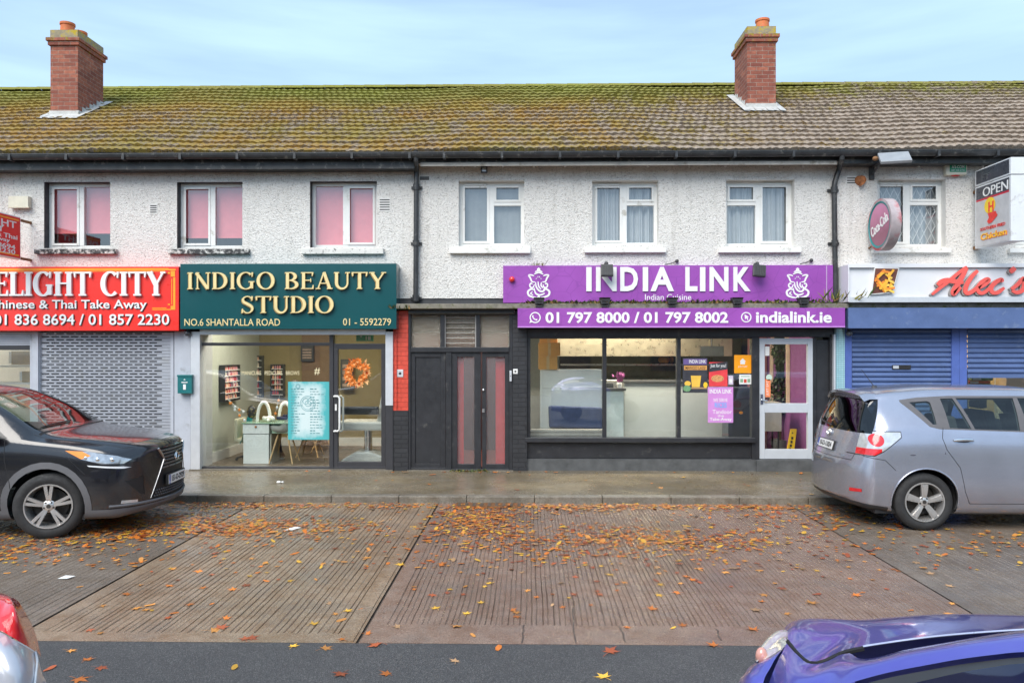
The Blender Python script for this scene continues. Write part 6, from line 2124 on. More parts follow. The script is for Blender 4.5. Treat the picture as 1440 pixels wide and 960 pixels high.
for sg in (0, 1):
    x0 = c.x - 0.06
    y0 = 12.62 + 0.02 * sg
    z0 = ZF + 0.0
    b.add([(x0 + u + lean, y0 + dy, z0 + h) for dy in (0, 0.012) for u, h, lean in ((0, 0.11, 0), (0.13, 0.11, 0), (0.115, 0.62, 0.075), (0.02, 0.62, 0.075))],
          [(0, 1, 2, 3), (7, 6, 5, 4), (0, 4, 5, 1), (1, 5, 6, 2), (2, 6, 7, 3), (3, 7, 4, 0)], 0)
x0 = c.x - 0.06
b.prism([(x0 + 0.105, ZF + 0.545), (x0 + 0.135, ZF + 0.545), (x0 + 0.12, ZF + 0.575)], 12.6175, 12.6197, 1)
for k in range(5): b.box(x0 + 0.05 + 0.012 * k, x0 + 0.085 + 0.012 * k, 12.6175, 12.6197, ZF + 0.2 + k * 0.062, ZF + 0.245 + k * 0.062, 1)
boxy("safety_sign", "folded yellow wet floor sign leaning inside the restaurant door", "safety sign", b, [pm("safety yellow", (0.85, 0.48, 0.02), 0.45), M_BLKL], (c.x, 12.62, ZF), 0)
b = MB(); x0, x1, z0, z1 = rect(1072, 574, 1099, 616, 13.1); b.box(x0, x1, 13.1, 13.5, z0 + .12, z1 + .1); 
for xx in (x0 + .04, x1 - .04):
    for yy in (13.14, 13.46): b.tube([(xx, yy, ZF), (xx, yy, z0 + .12)], 0.015, 6, 1)
boxy("side_cabinet", "pale side cabinet on thin black legs inside the restaurant door", "cabinet", b, [pm("cabinet cream", (0.62, 0.58, 0.48), 0.5), M_BLKM], (x0, 13.1, ZF), 0)

# ---- red takeaway: boxes hanging about behind the left window
for (px0, py0, px1, py1, YY, lab) in ((16, 494, 46, 512.5, 13.4, "wide brown carton high behind the takeaway's left window"), (31, 522, 46, 537, 13.2, "small brown carton low behind the takeaway's left window")):
    x0, x1, z0, z1 = rect(px0, py0, px1, py1, YY)
    b = MB(); b.box(x0, x1, YY, YY + 0.3, z0, z1, 0); b.box(x0 - 0.06, x0 - 0.001, YY + .02, YY + 0.28, z0 + 0.02, z1 - .01, 1)
    boxy("carton", lab, "box", b, [pm("carton brown", (0.44, 0.30, 0.12), 0.7), M_WHITE], (x0, YY, z0), 0)
b = MB(); b.box(X(-60, 13.55), X(60, 13.55), 13.72, 13.8, Z(514, 13.7, 20) - 0.03, Z(514, 13.7, 20)); b.box(X(-60, 13.5), X(60, 13.5), 13.4, 13.72, Z(513.2, 13.4, 20) - 0.03, Z(513.2, 13.4, 20) - .001)
b.build("wall_shelf", M_WHITE, B_L)
b = MB(); b.box(X(-60, 13.2), X(60, 13.2), 13.15, 13.6, Z(537.5, 13.2, 20) - 0.03, Z(537.5, 13.2, 20) - .001)
b.build("wall_shelf", M_WHITE, B_L)
# ---- blue takeaway: flat pizza boxes piled in the hatch
r = random.Random(9)
cols = [pm("box red", (0.62, 0.07, 0.04), 0.6), pm("box white", (0.66, 0.64, 0.58), 0.6), pm("box green", (0.10, 0.20, 0.10), 0.6), pm("box brown", (0.42, 0.27, 0.12), 0.7)]
zq = Z(548, 12.8, 1390)
b = MB(); b.box(X(1361, 12.75), X(1500, 12.75), 12.7, 13.4, zq - 0.04, zq - 0.001); b.build("hatch_counter", M_STEEL, B_R)
labs = ("lowest flat takeaway box of the hatch pile, red and white", "second flat takeaway box of the hatch pile, green and white", "third flat takeaway box of the hatch pile, red", "topmost flat takeaway box of the hatch pile, dark green")
for i, m in enumerate((0, 2, 0, 2)):
    b = MB(); dx = r.uniform(-.03, .03)
    x0, x1 = X(1362, 12.85) + dx, X(1392, 12.85) + dx
    b.box(x0, x1, 12.8, 13.2, zq + i * 0.052, zq + i * 0.052 + 0.048, 0); b.box(x0 + .02, x0 + .16, 12.7985, 12.7998, zq + i * .052 + .008, zq + i * .052 + .04, 1)
    boxy("takeaway_box", labs[i], "takeaway box", b, [cols[m], cols[1]], (x0, 12.8, zq + i * .052), 0, "flat takeaway boxes in the hatch")
b = MB(); x0, x1 = X(1410, 13.1), X(1436, 13.1); b.box(x0, x1, 13.0, 13.3, zq, zq + 0.34)
boxy("cardboard_box", "tall brown cardboard box standing in the blue takeaway's hatch", "box", b, cols[3], (x0, 13.0, zq), 0.01)
# ------------------------------------------------------------------ vehicles
def pchip(xs, ys, x):
    n = len(xs)
    if x <= xs[0]: return ys[0]
    if x >= xs[-1]: return ys[-1]
    h = [xs[i + 1] - xs[i] for i in range(n - 1)]
    d = [(ys[i + 1] - ys[i]) / h[i] for i in range(n - 1)]
    def m(i):
        if i == 0: return d[0]
        if i == n - 1: return d[-1]
        if d[i - 1] * d[i] <= 0: return 0.0
        w1, w2 = 2 * h[i] + h[i - 1], h[i] + 2 * h[i - 1]
        return (w1 + w2) / (w1 / d[i - 1] + w2 / d[i])
    i = max(k for k in range(n - 1) if xs[k] <= x)
    t = (x - xs[i]) / h[i]
    t2, t3 = t * t, t ** 3
    return (2 * t3 - 3 * t2 + 1) * ys[i] + (t3 - 2 * t2 + t) * h[i] * m(i) + (-2 * t3 + 3 * t2) * ys[i + 1] + (t3 - t2) * h[i] * m(i + 1)

def paint(name, col, flake=0.3, rough=0.28, dirt=0.0, drops=True):
    if name in MATS: return MATS[name]
    t = NT(name)
    n = t.noise(3.0, 4)
    c = t.ramp(n, [(0.3, tuple(q * 0.92 for q in col)), (0.7, tuple(min(1, q * 1.06) for q in col))])
    if dirt:
        z = t.xyz()[2]
        mr = t.n("ShaderNodeMapRange", From_Min=0.65, From_Max=0.2, To_Min=0.0, To_Max=dirt)
        t.link(z, mr.inputs['Value'])
        c = t.mix(t.math('MULTIPLY', mr.outputs[0], t.noise(6, 5, .7)), c, (0.16, 0.14, 0.12))
    t.set(Base_Color=c, Roughness=rough, Metallic=flake, Coat_Weight=0.9, Coat_Roughness=0.06)
    if drops:
        v = t.voro(95)
        dr = t.ramp(v.outputs['Distance'], [(0.0, 1.0), (0.33, 0.0)])
        dr = t.mix(t.ramp(v.outputs['Color'], [(0.55, 0.0), (0.6, 1.0)]), (0, 0, 0), dr)
        b = t.n("ShaderNodeBump", Strength=0.22, Distance=0.004)
        t.link(dr, b.inputs['Height'])
        t.link(b.outputs[0], t.b.inputs['Coat Normal'])
    MATS[name] = t.mat
    return t.mat

G_CAR = glass("car glass", (0.62, 0.72, 0.68), refl=0.9)
M_TRIM = pm("black car trim", (0.03, 0.03, 0.033), 0.4, var=0.1)
M_GAP = pm("shut line", (0.008, 0.008, 0.009), 0.8)
M_TYRE = pm("tyre rubber", (0.024, 0.024, 0.025), 0.75, var=0.25, scale=12)
M_CLAD = pm("grey plastic cladding", (0.11, 0.11, 0.118), 0.6, var=0.1)
M_ALLOY = pm("alloy", (0.62, 0.60, 0.58), 0.32, 0.75, var=0.06)
M_BRAKE = pm("brake dark", (0.05, 0.045, 0.04), 0.6, 0.3)
M_SEAT = pm("car seat", (0.07, 0.07, 0.075), 0.8, var=0.1)
M_LAMPC = pm("clear lamp", (0.66, 0.67, 0.68), 0.10, 0.45, var=0.15, scale=22, coat=1.0)
M_HEAD = pm("headlight lens", (0.46, 0.48, 0.50), 0.08, 0.6, var=0.35, scale=16, coat=1.0)
M_DRL = pm("running light", (0.78, 0.80, 0.82), 0.15, coat=1.0)
M_LAMPR = pm("red lamp", (0.62, 0.015, 0.02), 0.12, var=0.2, scale=22, coat=1.0)
M_LAMPA = pm("amber lamp", (0.90, 0.28, 0.02), 0.15, var=0.1, coat=1.0)
M_PLATE = pm("number plate", (0.78, 0.78, 0.76), 0.35, var=0.02)
M_PLB = pm("plate blue", (0.02, 0.07, 0.35), 0.4)

class Car:
    KEYS = ('zb', 'zs', 'ws', 'zm', 'wm', 'zbl', 'wbl', 'zr', 'wr', 'zt')

    def __init__(c, L, table, sweep_f=0.3, sweep_r=0.2, lf=0.9, lr=0.5):
        c.L = L
        c.T = table
        c.sf, c.sr, c.lf, c.lr = sweep_f, sweep_r, lf, lr
        ss = []
        N = 84
        for i in range(N + 1):
            u = i / N
            ss.append(L * (0.5 - 0.5 * math.cos(math.pi * (0.12 + 0.76 * u)) - (0.5 - 0.5 * math.cos(math.pi * .12))) / (math.cos(math.pi * .12)))
        ss[0], ss[-1] = 0.0, L
        cols = list(zip(*table))
        rows = []
        for s in ss:
            p = {k: pchip(cols[0], cols[i + 1], s) for i, k in enumerate(c.KEYS)}
            half = [(0, p['zb']), (p['ws'] * .5, p['zb']), (p['ws'] - .06, p['zb'])]
            a = spl([(p['ws'] - 0.01, p['zs'] - .02), (p['ws'] + (p['wm'] - p['ws']) * .7, p['zs'] + (p['zm'] - p['zs']) * .5), (p['wm'], p['zm']), (p['wm'] - (p['wm'] - p['wbl']) * .30, p['zm'] + (p['zbl'] - p['zm']) * .60), (p['wbl'], p['zbl'])], 4)
            half += [tuple(q) for q in a]
            y0, z0, y1, z1 = p['wbl'], p['zbl'], p['wr'], p['zr']
            for k in range(1, 8):
                t = k / 8
                bl = 0.022 * math.sin(math.pi * t) * min(1, (z1 - z0) / 0.3)
                half.append((y0 + (y1 - y0) * t + bl, z0 + (z1 - z0) * t))
            dz = p['zt'] - z1
            top = spl([(y1, z1), (y1 * .90, z1 + dz * .52), (y1 * .66, z1 + dz * .82), (y1 * .33, z1 + dz * .96), (0, p['zt'])], 3)
            half += [tuple(q) for q in top]
            row = []
            full = [(-y, z) for y, z in half[:0:-1]][::-1]
            # loop: right side from bottom to top centre, then left side back down
            loop = [(-y, z) for y, z in half] + [(y, z) for y, z in half[-2:0:-1]]
            for y, z in loop:
                row.append(c.place(s, y, z))
            rows.append(row)
        c.nh = len(half)
        bm = bmesh.new()
        V = [[bm.verts.new(q) for q in r] for r in rows]
        n = len(rows[0])
        for i in range(len(rows) - 1):
            for j in range(n):
                k = (j + 1) % n
                bm.faces.new((V[i][j], V[i + 1][j], V[i + 1][k], V[i][k]))
        # end caps: rows joined straight across
        for e, r in ((0, V[0]), (-1, V[-1])):
            s = 0.0 if e == 0 else L
            M = 14
            prev = None
            for i in range(0, c.nh):
                a, b2 = r[i], r[(n - i) % n]
                ha = (-(a.co.y) if True else 0)
                if i == 0 or i == c.nh - 1:
                    line = [a]
                else:
                    y0 = a.co.y
                    line = [a]
                    for k in range(1, M):
                        y = y0 + (b2.co.y - y0) * k / M
                        line.append(bm.verts.new(c.place(s, y, a.co.z)))
                    line.append(b2)
                if prev is not None:
                    if len(prev) == 1 and len(line) > 1:
                        for k in range(len(line) - 1): c._f(bm, (prev[0], line[k], line[k + 1]) if e else (prev[0], line[k + 1], line[k]))
                    elif len(line) == 1:
                        for k in range(len(prev) - 1): c._f(bm, (prev[k], line[0], prev[k + 1]) if e else (prev[k], prev[k + 1], line[0]))
                    else:
                        for k in range(len(line) - 1):
                            q = (prev[k], line[k], line[k + 1], prev[k + 1]) if e else (prev[k], prev[k + 1], line[k + 1], line[k])
                            c._f(bm, q)
                prev = line
        bmesh.ops.recalc_face_normals(bm, faces=bm.faces)
        bm.normal_update()
        c.bm = bm
        c.tl = bm.faces.layers.int.new('tag')
        ref = bm.copy()
        bmesh.ops.triangulate(ref, faces=ref.faces)
        ref.normal_update()
        ref.verts.ensure_lookup_table(); ref.faces.ensure_lookup_table()
        c.ref = ref
        c.bvh = BVHTree.FromBMesh(ref)
        c.tags = ['body']

    @staticmethod
    def _f(bm, q):
        try: bm.faces.new(q)
        except ValueError: pass

    def place(c, s, y, z):
        k = abs(y) / 0.85
        dx = 0.0
        if s < c.lf: dx += c.sf * (1 - s / c.lf) ** 1.6 * k ** 2.2
        if s > c.L - c.lr: dx -= c.sr * (1 - (c.L - s) / c.lr) ** 1.6 * k ** 2.2
        return Vector((c.L / 2 - s - dx, y, z))

    def X(c, s): return c.L / 2 - s

    def tag_id(c, name):
        if name not in c.tags: c.tags.append(name)
        return c.tags.index(name)

    def carve(c, poly, plane, name, ok, only=None, cut=True):
        """cut the skin along a polygon seen in a side ('xz': s,z), end ('yz') or top ('xy': s,y) view and tag the inside"""
        ax = {'xz': (0, 2), 'yz': (1, 2), 'xy': (0, 1)}[plane]
        pts = [Vector((c.X(p[0]) if plane != 'yz' else p[0], p[1])) for p in poly]
        area = sum(pts[i].x * pts[(i + 1) % len(pts)].y - pts[(i + 1) % len(pts)].x * pts[i].y for i in range(len(pts)))
        if area < 0: pts.reverse()
        lo = Vector((min(p.x for p in pts), min(p.y for p in pts))); hi = Vector((max(p.x for p in pts), max(p.y for p in pts)))
        T = c.tl
        only_i = None if only is None else [c.tag_id(o) for o in only]
        def near(f):
            if not ok(f.calc_center_median(), f.normal): return False
            if only_i is not None and f[T] not in only_i: return False
            us = [v.co[ax[0]] for v in f.verts]; vs = [v.co[ax[1]] for v in f.verts]
            return max(us) > lo.x - 1e-4 and min(us) < hi.x + 1e-4 and max(vs) > lo.y - 1e-4 and min(vs) < hi.y + 1e-4
        if cut:
            for i in range(len(pts)):
                a, b2 = pts[i], pts[(i + 1) % len(pts)]
                if (b2 - a).length < 1e-6: continue
                d = (b2 - a).normalized()
                no = Vector((0, 0, 0)); no[ax[0]] = d.y; no[ax[1]] = -d.x
                co = Vector((0, 0, 0)); co[ax[0]] = a.x; co[ax[1]] = a.y
                fs = [f for f in c.bm.faces if near(f)]
                g = set(fs)
                for f in fs: g.update(f.edges); g.update(f.verts)
                bmesh.ops.bisect_plane(c.bm, geom=list(g), plane_co=co, plane_no=no, dist=1e-5)
            c.bm.normal_update()
        tid = c.tag_id(name)
        def inside(u, v):
            r = False
            for i in range(len(pts)):
                p, q = pts[i], pts[(i + 1) % len(pts)]
                if (p.y > v) != (q.y > v) and u < (q.x - p.x) * (v - p.y) / (q.y - p.y) + p.x: r = not r
            return r
        for f in c.bm.faces:
            if near(f):
                m = f.calc_center_median()
                if inside(m[ax[0]], m[ax[1]]): f[T] = tid

    def line(c, path, plane, name, ok, w=0.007, only=None):
        for i in range(len(path) - 1):
            a, b2 = Vector(path[i]), Vector(path[i + 1])
            d = (b2 - a).normalized(); n = Vector((-d.y, d.x)) * w / 2
            e = d * w * 0.3
            c.carve([a + n - e, b2 + n + e, b2 - n + e, a - n - e], plane, name, ok, only)

    def hit(c, o, d):
        r = c.bvh.ray_cast(Vector(o), Vector(d))
        return (r[0], r[1]) if r[0] is not None else (None, None)

    def emit(c, name, tags, mat, parent, push=0.0, smooth=True):
        ids = [c.tag_id(t) for t in tags]
        fs = [f for f in c.bm.faces if f[c.tl] in ids]
        if not fs: return None
        idx, vs, ff, nn = {}, [], [], []
        for f in fs:
            l = []
            for v in f.verts:
                if v not in idx:
                    loc, no, fi, _ = c.bvh.find_nearest(v.co)
                    tri = c.ref.faces[fi].verts
                    n = no
                    try:
                        import mathutils
                        w = mathutils.interpolate.poly_3d_calc([q.co for q in tri], loc)
                        n = (tri[0].normal * w[0] + tri[1].normal * w[1] + tri[2].normal * w[2]).normalized()
                    except Exception: pass
                    idx[v] = len(vs)
                    vs.append(v.co + n * push); nn.append(n)
                l.append(idx[v])
            ff.append(l)
        me = bpy.data.meshes.new(name)
        me.from_pydata(vs, [], ff)
        me.materials.append(mat)
        me.polygons.foreach_set('use_smooth', [True] * len(me.polygons))
        me.normals_split_custom_set_from_vertices(nn)
        me.update()
        o = bpy.data.objects.new(name, me); COL.objects.link(o)
        o.parent = parent
        return o

    def surf_tube(c, pts, d, r, off=0.004, seg=6):
        """tube lying on the skin: pts are points in space from which the skin is hit along d"""
        out = []
        for p in pts:
            h, n = c.hit(p, d)
            if h is not None: out.append(h + n * off)
        return out

def local_build(b, name, mats, parent, **k):
    """builder geometry given in the vehicle's own axes"""
    loc, rot = parent_root(parent)
    o = b.build(name, mats, None, **k)
    o.parent = parent
    return o

def parent_root(p):
    while p.parent is not None: p = p.parent
    return p.location, p.rotation_euler

def wheel(root, x, y, r, rim_r, width, style, out, steer=0.0):
    """out = -1 for the right-hand side (outer face towards -y)"""
    w = bpy.data.objects.new("wheel", None)
    # the wheel part is the tyre mesh; rim, brake and centre are its pieces
    M = Matrix.Translation((x, y, r)) @ Matrix.Rotation(steer, 4, 'Z') @ Matrix.Rotation(R(90) if out < 0 else R(-90), 4, 'X')
    hw = width / 2
    prof = [(rim_r + 0.002, -hw + .01), (rim_r + 0.03, -hw), (r - 0.05, -hw - 0.004), (r - 0.015, -hw + 0.012), (r, -hw + 0.03)]
    for k in range(5):
        zc = -hw + 0.03 + (width - 0.06) * (k + .5) / 5
        g = (width - .06) / 10
        prof += [(r, zc - g * .8), (r - 0.007, zc - g * .6), (r - 0.007, zc + g * .6), (r, zc + g * .8)]
    prof += [(r, hw - 0.03), (r - 0.015, hw - 0.012), (r - 0.05, hw + 0.004), (rim_r + 0.03, hw), (rim_r + 0.002, hw - 0.01)]
    b = MB(); b.lathe(prof, M, 56, 0)
    t = local_build(b, "wheel", M_TYRE, root, smooth=True)
    b = MB()
    b.lathe([(rim_r + 0.003, hw - 0.006), (rim_r, hw + 0.001), (rim_r - 0.012, hw), (rim_r - 0.02, hw - 0.02), (rim_r - 0.035, -hw + 0.02), (rim_r - 0.01, -hw)], M, 56, 0)
    nsp = 5
    def P(rad, an, h): return M @ Vector((rad * math.cos(an), rad * math.sin(an), h))
    def spoke(a0, w0, w1, r0, r1, h0, h1):
        th = 0.03
        vs = []
        for rad, ww, hh in ((r0, w0, h0), ((r0 + r1) / 2, (w0 + w1) / 2, (h0 + h1) / 2 + 0.006), (r1, w1, h1)):
            for sg in (-1, 1):
                an = a0 + sg * ww / 2 / rad
                vs += [P(rad, an, hh), P(rad, an, hh - th)]
        fs = []
        for k in range(2):
            o = 4 * k
            fs += [(o, o + 2, o + 6, o + 4), (o, o + 4, o + 5, o + 1), (o + 2, o + 3, o + 7, o + 6), (o + 1, o + 5, o + 7, o + 3)]
        b.add(vs, fs, 0)
    for k in range(nsp):
        a = 2 * math.pi * k / nsp + R(90)
        if style == 'twin':
            spoke(a - 0.14, 0.030, 0.034, 0.055, rim_r - 0.012, hw - 0.022, hw - 0.006)
            spoke(a + 0.14, 0.030, 0.034, 0.055, rim_r - 0.012, hw - 0.022, hw - 0.006)
        else:
            spoke(a, 0.055, 0.085, 0.05, rim_r - 0.012, hw - 0.02, hw - 0.008)
            spoke(a, 0.022, 0.05, 0.075, rim_r - 0.02, hw - 0.0125, hw - 0.001)
    b.lathe([(0.001, hw - 0.012), (0.030, hw - 0.012), (0.045, hw - 0.018), (0.066, hw - 0.028), (0.06, hw - 0.06)], M, 28, 0)
    local_build(b, "rim", M_ALLOY, t, smooth=True)
    b = MB()
    b.lathe([(0.001, -0.01), (rim_r * .72, -0.01), (rim_r * .72, -0.03), (0.001, -0.03)], M, 32)
    b.lathe([(rim_r * .74, -0.045), (rim_r - 0.03, -0.05), (0.01, -0.052)], M, 32)
    local_build(b, "brake_disc", M_BRAKE, t)
    b = MB()
    for k in range(nsp):
        a = 2 * math.pi * (k + .5) / nsp + R(90)
        m2 = M @ Matrix.Translation((0.048 * math.cos(a), 0.048 * math.sin(a), hw - 0.02))
        b.lathe([(0.001, 0.009), (0.009, 0.009), (0.010, 0.0)], m2, 8)
    b.lathe([(0.001, hw - 0.0105), (0.022, hw - 0.0105), (0.024, hw - .014)], M, 20)
    local_build(b, "wheel_nuts", M_BRAKE, t)
    return t

def arch_well(root, x, r, y_out, y_in, z):
    b = MB()
    for sg in (-1, 1):
        rows = []
        for yy in (y_out - 0.03, y_in):
            rows.append([(x + r * math.cos(R(a)), sg * yy, z + r * math.sin(R(a))) for a in range(-20, 201, 10)])
        b.grid(rows)
        n = len(rows[1]); b.add(rows[1], [tuple(range(n))])
    return local_build(b, "wheel_well", M_DARK, root)

def circle_poly(s, z, r, n=30):
    return [(s + r * math.cos(2 * math.pi * i / n), z + r * math.sin(2 * math.pi * i / n)) for i in range(n)]

def plate(root, car, zc, w, h, body, front, digits_only=False, off=0.012):
    d = Vector((-1, 0, 0)) if front else Vector((1, 0, 0))
    p, n = car.hit((3.5 if front else -3.5, 0, zc), d)
    n = Vector((1 if front else -1, 0, 0)) if abs(n.z) < 0.25 else n
    n = Vector((n.x, 0, n.z)).normalized()
    ux = Vector((0, 1, 0)) if front else Vector((0, -1, 0))
    uy = n.cross(ux).normalized()
    if uy.z < 0: uy = -uy
    o = p + n * off
    b = MB()
    def q(u0, v0, u1, v1, e0, e1, m):
        vs = [o + ux * u + uy * v + n * e for e in (e0, e1) for u, v in ((u0, v0), (u1, v0), (u1, v1), (u0, v1))]
        b.add(vs, [(3, 2, 1, 0), (4, 5, 6, 7), (0, 1, 5, 4), (1, 2, 6, 5), (2, 3, 7, 6), (3, 0, 4, 7)], m)
    q(-w / 2 - .01, -h / 2 - .01, w / 2 + .01, h / 2 + .01, -0.03, 0.0, 2)
    q(-w / 2, -h / 2, w / 2, h / 2, 0.0005, 0.006, 0)
    q(-w / 2, -h / 2, -w / 2 + 0.042, h / 2, 0.0065, 0.0075, 1)
    text_on(b, body, o + n * 0.0068 + ux * 0.02, ux, uy, w * 0.76, h * 0.66, 0.002, 0.02, 2)
    text_on(b, "IRL", o + n * 0.0078 + ux * (-w / 2 + 0.021) - uy * h * .3, ux, uy, 0.03, 0.02, 0.001, 0.0, 0)
    return local_build(b, "number_plate", [M_PLATE, M_PLB, M_BLKL], root)

def seats(root, xs, zseat, w=0.5, roofz=1.5):
    for x in xs:
        for sg in (-1, 1):
            b = MB(); b.box(x - 0.1, x + 0.42, sg * 0.38 - w / 2, sg * 0.38 + w / 2, zseat - 0.15, zseat)
            vs = [(x - 0.10 - 0.16 * t - th, sg * 0.38 + u * w / 2, zseat + 0.62 * t) for t in (0, 1) for th in (0.0, 0.12) for u in (-1, 1)]
            b.add(vs, [(0, 1, 5, 4), (2, 6, 7, 3), (0, 4, 6, 2), (1, 3, 7, 5), (4, 5, 7, 6)])
            b.box(x - 0.37, x - 0.27, sg * 0.38 - 0.13, sg * 0.38 + 0.13, zseat + 0.64, zseat + 0.84)
            local_build(b, "seat", M_SEAT, root, bevel=0.03)

def side_ok(c_, n): return abs(n.y) > 0.30
def right_left(poly): return poly

# ======================================================= dark crossover, nose towards the shops
NX = [(0.00, .27, .31, .64, .56, .76, .82, .74, .865, .62, .905),
      (0.05, .23, .29, .76, .56, .83, .86, .79, .915, .66, .955),
      (0.22, .20, .26, .84, .58, .89, .925, .835, .965, .70, 1.015),
      (0.60, .20, .25, .87, .60, .915, .985, .86, 1.02, .73, 1.07),
      (1.10, .20, .25, .88, .62, .92, 1.045, .87, 1.08, .76, 1.130),
      (1.26, .20, .25, .88, .62, .92, 1.06, .87, 1.15, .75, 1.205),
      (1.66, .20, .25, .88, .63, .92, 1.085, .865, 1.385, .68, 1.445),
      (2.05, .20, .25, .88, .63, .92, 1.10, .86, 1.535, .62, 1.60),
      (2.40, .20, .25, .88, .63, .92, 1.11, .86, 1.58, .60, 1.645),
      (3.20, .20, .25, .88, .63, .92, 1.14, .86, 1.565, .59, 1.635),
      (3.90, .20, .25, .88, .66, .92, 1.19, .85, 1.48, .57, 1.56),
      (4.25, .22, .27, .86, .70, .91, 1.20, .83, 1.38, .56, 1.46),
      (4.45, .25, .30, .82, .75, .88, 1.10, .80, 1.16, .60, 1.22),
      (4.58, .30, .34, .76, .70, .83, .98, .76, 1.00, .62, 1.04),
      (4.63, .34, .38, .68, .66, .76, .90, .70, .92, .58, .95)]
def build_crossover():
    c = Car(4.63, NX, 0.28, 0.25, 0.95, 0.6)
    head = R(4.5)
    wl = gnd(66, 757)                               # contact of the near front wheel
    lx, ly = c.X(1.03), -0.88
    ca, sa = math.cos(head), math.sin(head)
    loc = (wl.x - (lx * ca - ly * sa), wl.y - (lx * sa + ly * ca), 0)
    root = thing("parked_car", "dark grey crossover car parked nose to the kerb before the grey shutter", "car", loc)
    root.rotation_euler = (0, 0, head)
    P_ = paint("dark grey car paint", (0.011, 0.011, 0.015), 0.15, 0.2, 0.25)
    up = lambda p, n: n.z > 0.3
    # --- wheel arches, cladding
    for s in (1.03, 3.69):
        c.carve(circle_poly(s, 0.36, 0.475), 'xz', 'cladding', lambda p, n: abs(n.y) > .3 and p.z < .9)
        c.carve(circle_poly(s, 0.36, 0.405), 'xz', 'void', lambda p, n: abs(n.y) > .25 and p.z < .9)
        c.carve(circle_poly(s, 0.36, 0.405, 20), 'xz', 'void', lambda p, n: n.z < -.6 and p.z < .4, cut=False)
    c.carve([(0.0, .10), (4.63, .10), (4.63, .335), (0.0, .30)], 'xz', 'cladding', lambda p, n: p.z < .36, only=['body'])
    # --- windows
    fr = [(1.45, 1.085), (2.05, 1.535), (2.45, 1.575), (3.2, 1.56), (3.9, 1.475), (4.15, 1.30), (4.05, 1.20), (3.2, 1.125), (2.4, 1.095)]
    gl = [[(1.62, 1.105), (2.10, 1.505), (2.45, 1.545), (2.90, 1.54), (2.93, 1.125)], [(2.98, 1.13), (2.95, 1.54), (3.2, 1.53), (3.85, 1.45), (4.02, 1.30), (3.95, 1.215)]]
    ok = lambda p, n: abs(n.y) > .35 and p.z > 1.0
    c.carve(fr, 'xz', 'trim', ok)
    for i, g in enumerate(gl):
        for sg in (-1, 1): c.carve(g, 'xz', 'glass%d%d' % (i, sg), lambda p, n, sg=sg: ok(p, n) and p.y * sg > 0)
    # --- windscreen and rear screen
    c.carve([(-.70, 1.165), (-.575, 1.555), (.575, 1.555), (.70, 1.165)], 'yz', 'wind', lambda p, n: n.x > .2 and n.z > .2 and p.z > 1.1, only=['body', 'trim'])
    c.carve([(-.56, 1.20), (-.50, 1.45), (.50, 1.45), (.56, 1.20)], 'yz', 'rearscreen', lambda p, n: n.x < -.2 and p.z > 1.1, only=['body'])
    # --- grille (spindle), lower intake
    f_ok = lambda p, n: n.x > .12 and p.x > 1.6
    c.carve([(-.37, .905), (-.275, .775), (-.50, .36), (-.46, .335), (.46, .335), (.50, .36), (.275, .775), (.37, .905)], 'yz', 'grille', f_ok, only=['body', 'cladding'])
    # side intakes with lamps low in the bumper
    for sg in (-1, 1):
        c.carve([(sg * .60, .66), (sg * .78, .62), (sg * .83, .40), (sg * .58, .36), (sg * .56, .44)], 'yz', 'body', f_ok, only=['body'])
        c.carve([(sg * .66, .375), (sg * .80, .39), (sg * .80, .355), (sg * .66, .345)], 'yz', 'fog%d' % sg, f_ok)
    # --- headlights
    hl = [(0.84, .955), (0.60, .94), (0.32, .885), (0.20, .835), (0.26, .795), (0.46, .805), (0.66, .86)]
    h_ok = lambda p, n: abs(n.y) > .12 and abs(p.y) > .42 and n.x > -.2
    for sg in (-1, 1):
        hs = lambda p, n, sg=sg: h_ok(p, n) and p.y * sg > 0
        c.carve(hl, 'xz', 'lens%d' % sg, hs)
        c.carve([(0.84, .955), (0.66, .943), (0.57, .895), (0.66, .86)], 'xz', 'amber%d' % sg, hs, only=['lens%d' % sg])
        c.carve([(0.20, .75), (0.26, .765), (0.60, .795), (0.58, .780), (0.26, .742)], 'xz', 'drl%d' % sg, hs)
        c.carve([(sg * .60, .63), (sg * .79, .60), (sg * .64, .44), (sg * .575, .42)], 'yz', 'intake%d' % sg, f_ok, only=['body'])
    # --- shut lines
    s_ok = lambda p, n: abs(n.y) > .3
    c.line([(1.36, .30), (1.40, .62), (1.46, .85), (1.48, 1.08)], 'xz', 'gap', s_ok, only=['body', 'cladding'])
    c.line([(2.95, .30), (2.95, 1.12)], 'xz', 'gap', s_ok, only=['body', 'cladding'])
    c.line([(0.62, .70), (0.80, .87)], 'xz', 'gap', s_ok, only=['body'])
    for sg in (-1, 1):
        c.line([(0.16, sg * .55), (0.3, sg * .70), (0.7, sg * .735), (1.22, sg * .775)], 'xy', 'gap', lambda p, n: n.z > .45, only=['body'])
    c.line([(1.175, -.74), (1.14, -.4), (1.12, 0), (1.14, .4), (1.175, .74)], 'xy', 'gap', lambda p, n: n.z > .45, w=0.03, only=['body'])
    c.emit("body", ['body'], P_, root)
    c.emit("cladding", ['cladding'], M_CLAD, root, 0.006)
    c.emit("window_trim", ['trim'], M_TRIM, root, 0.001)
    c.emit("shut_lines", ['gap'], M_GAP, root)
    for t_ in [t_ for t_ in c.tags if t_.startswith('glass')]: c.emit("side_window", [t_], G_CAR, root, -0.004)
    c.emit("windscreen", ['wind'], G_CAR, root, -0.002)
    c.emit("rear_window", ['rearscreen'], G_CAR, root, -0.002)
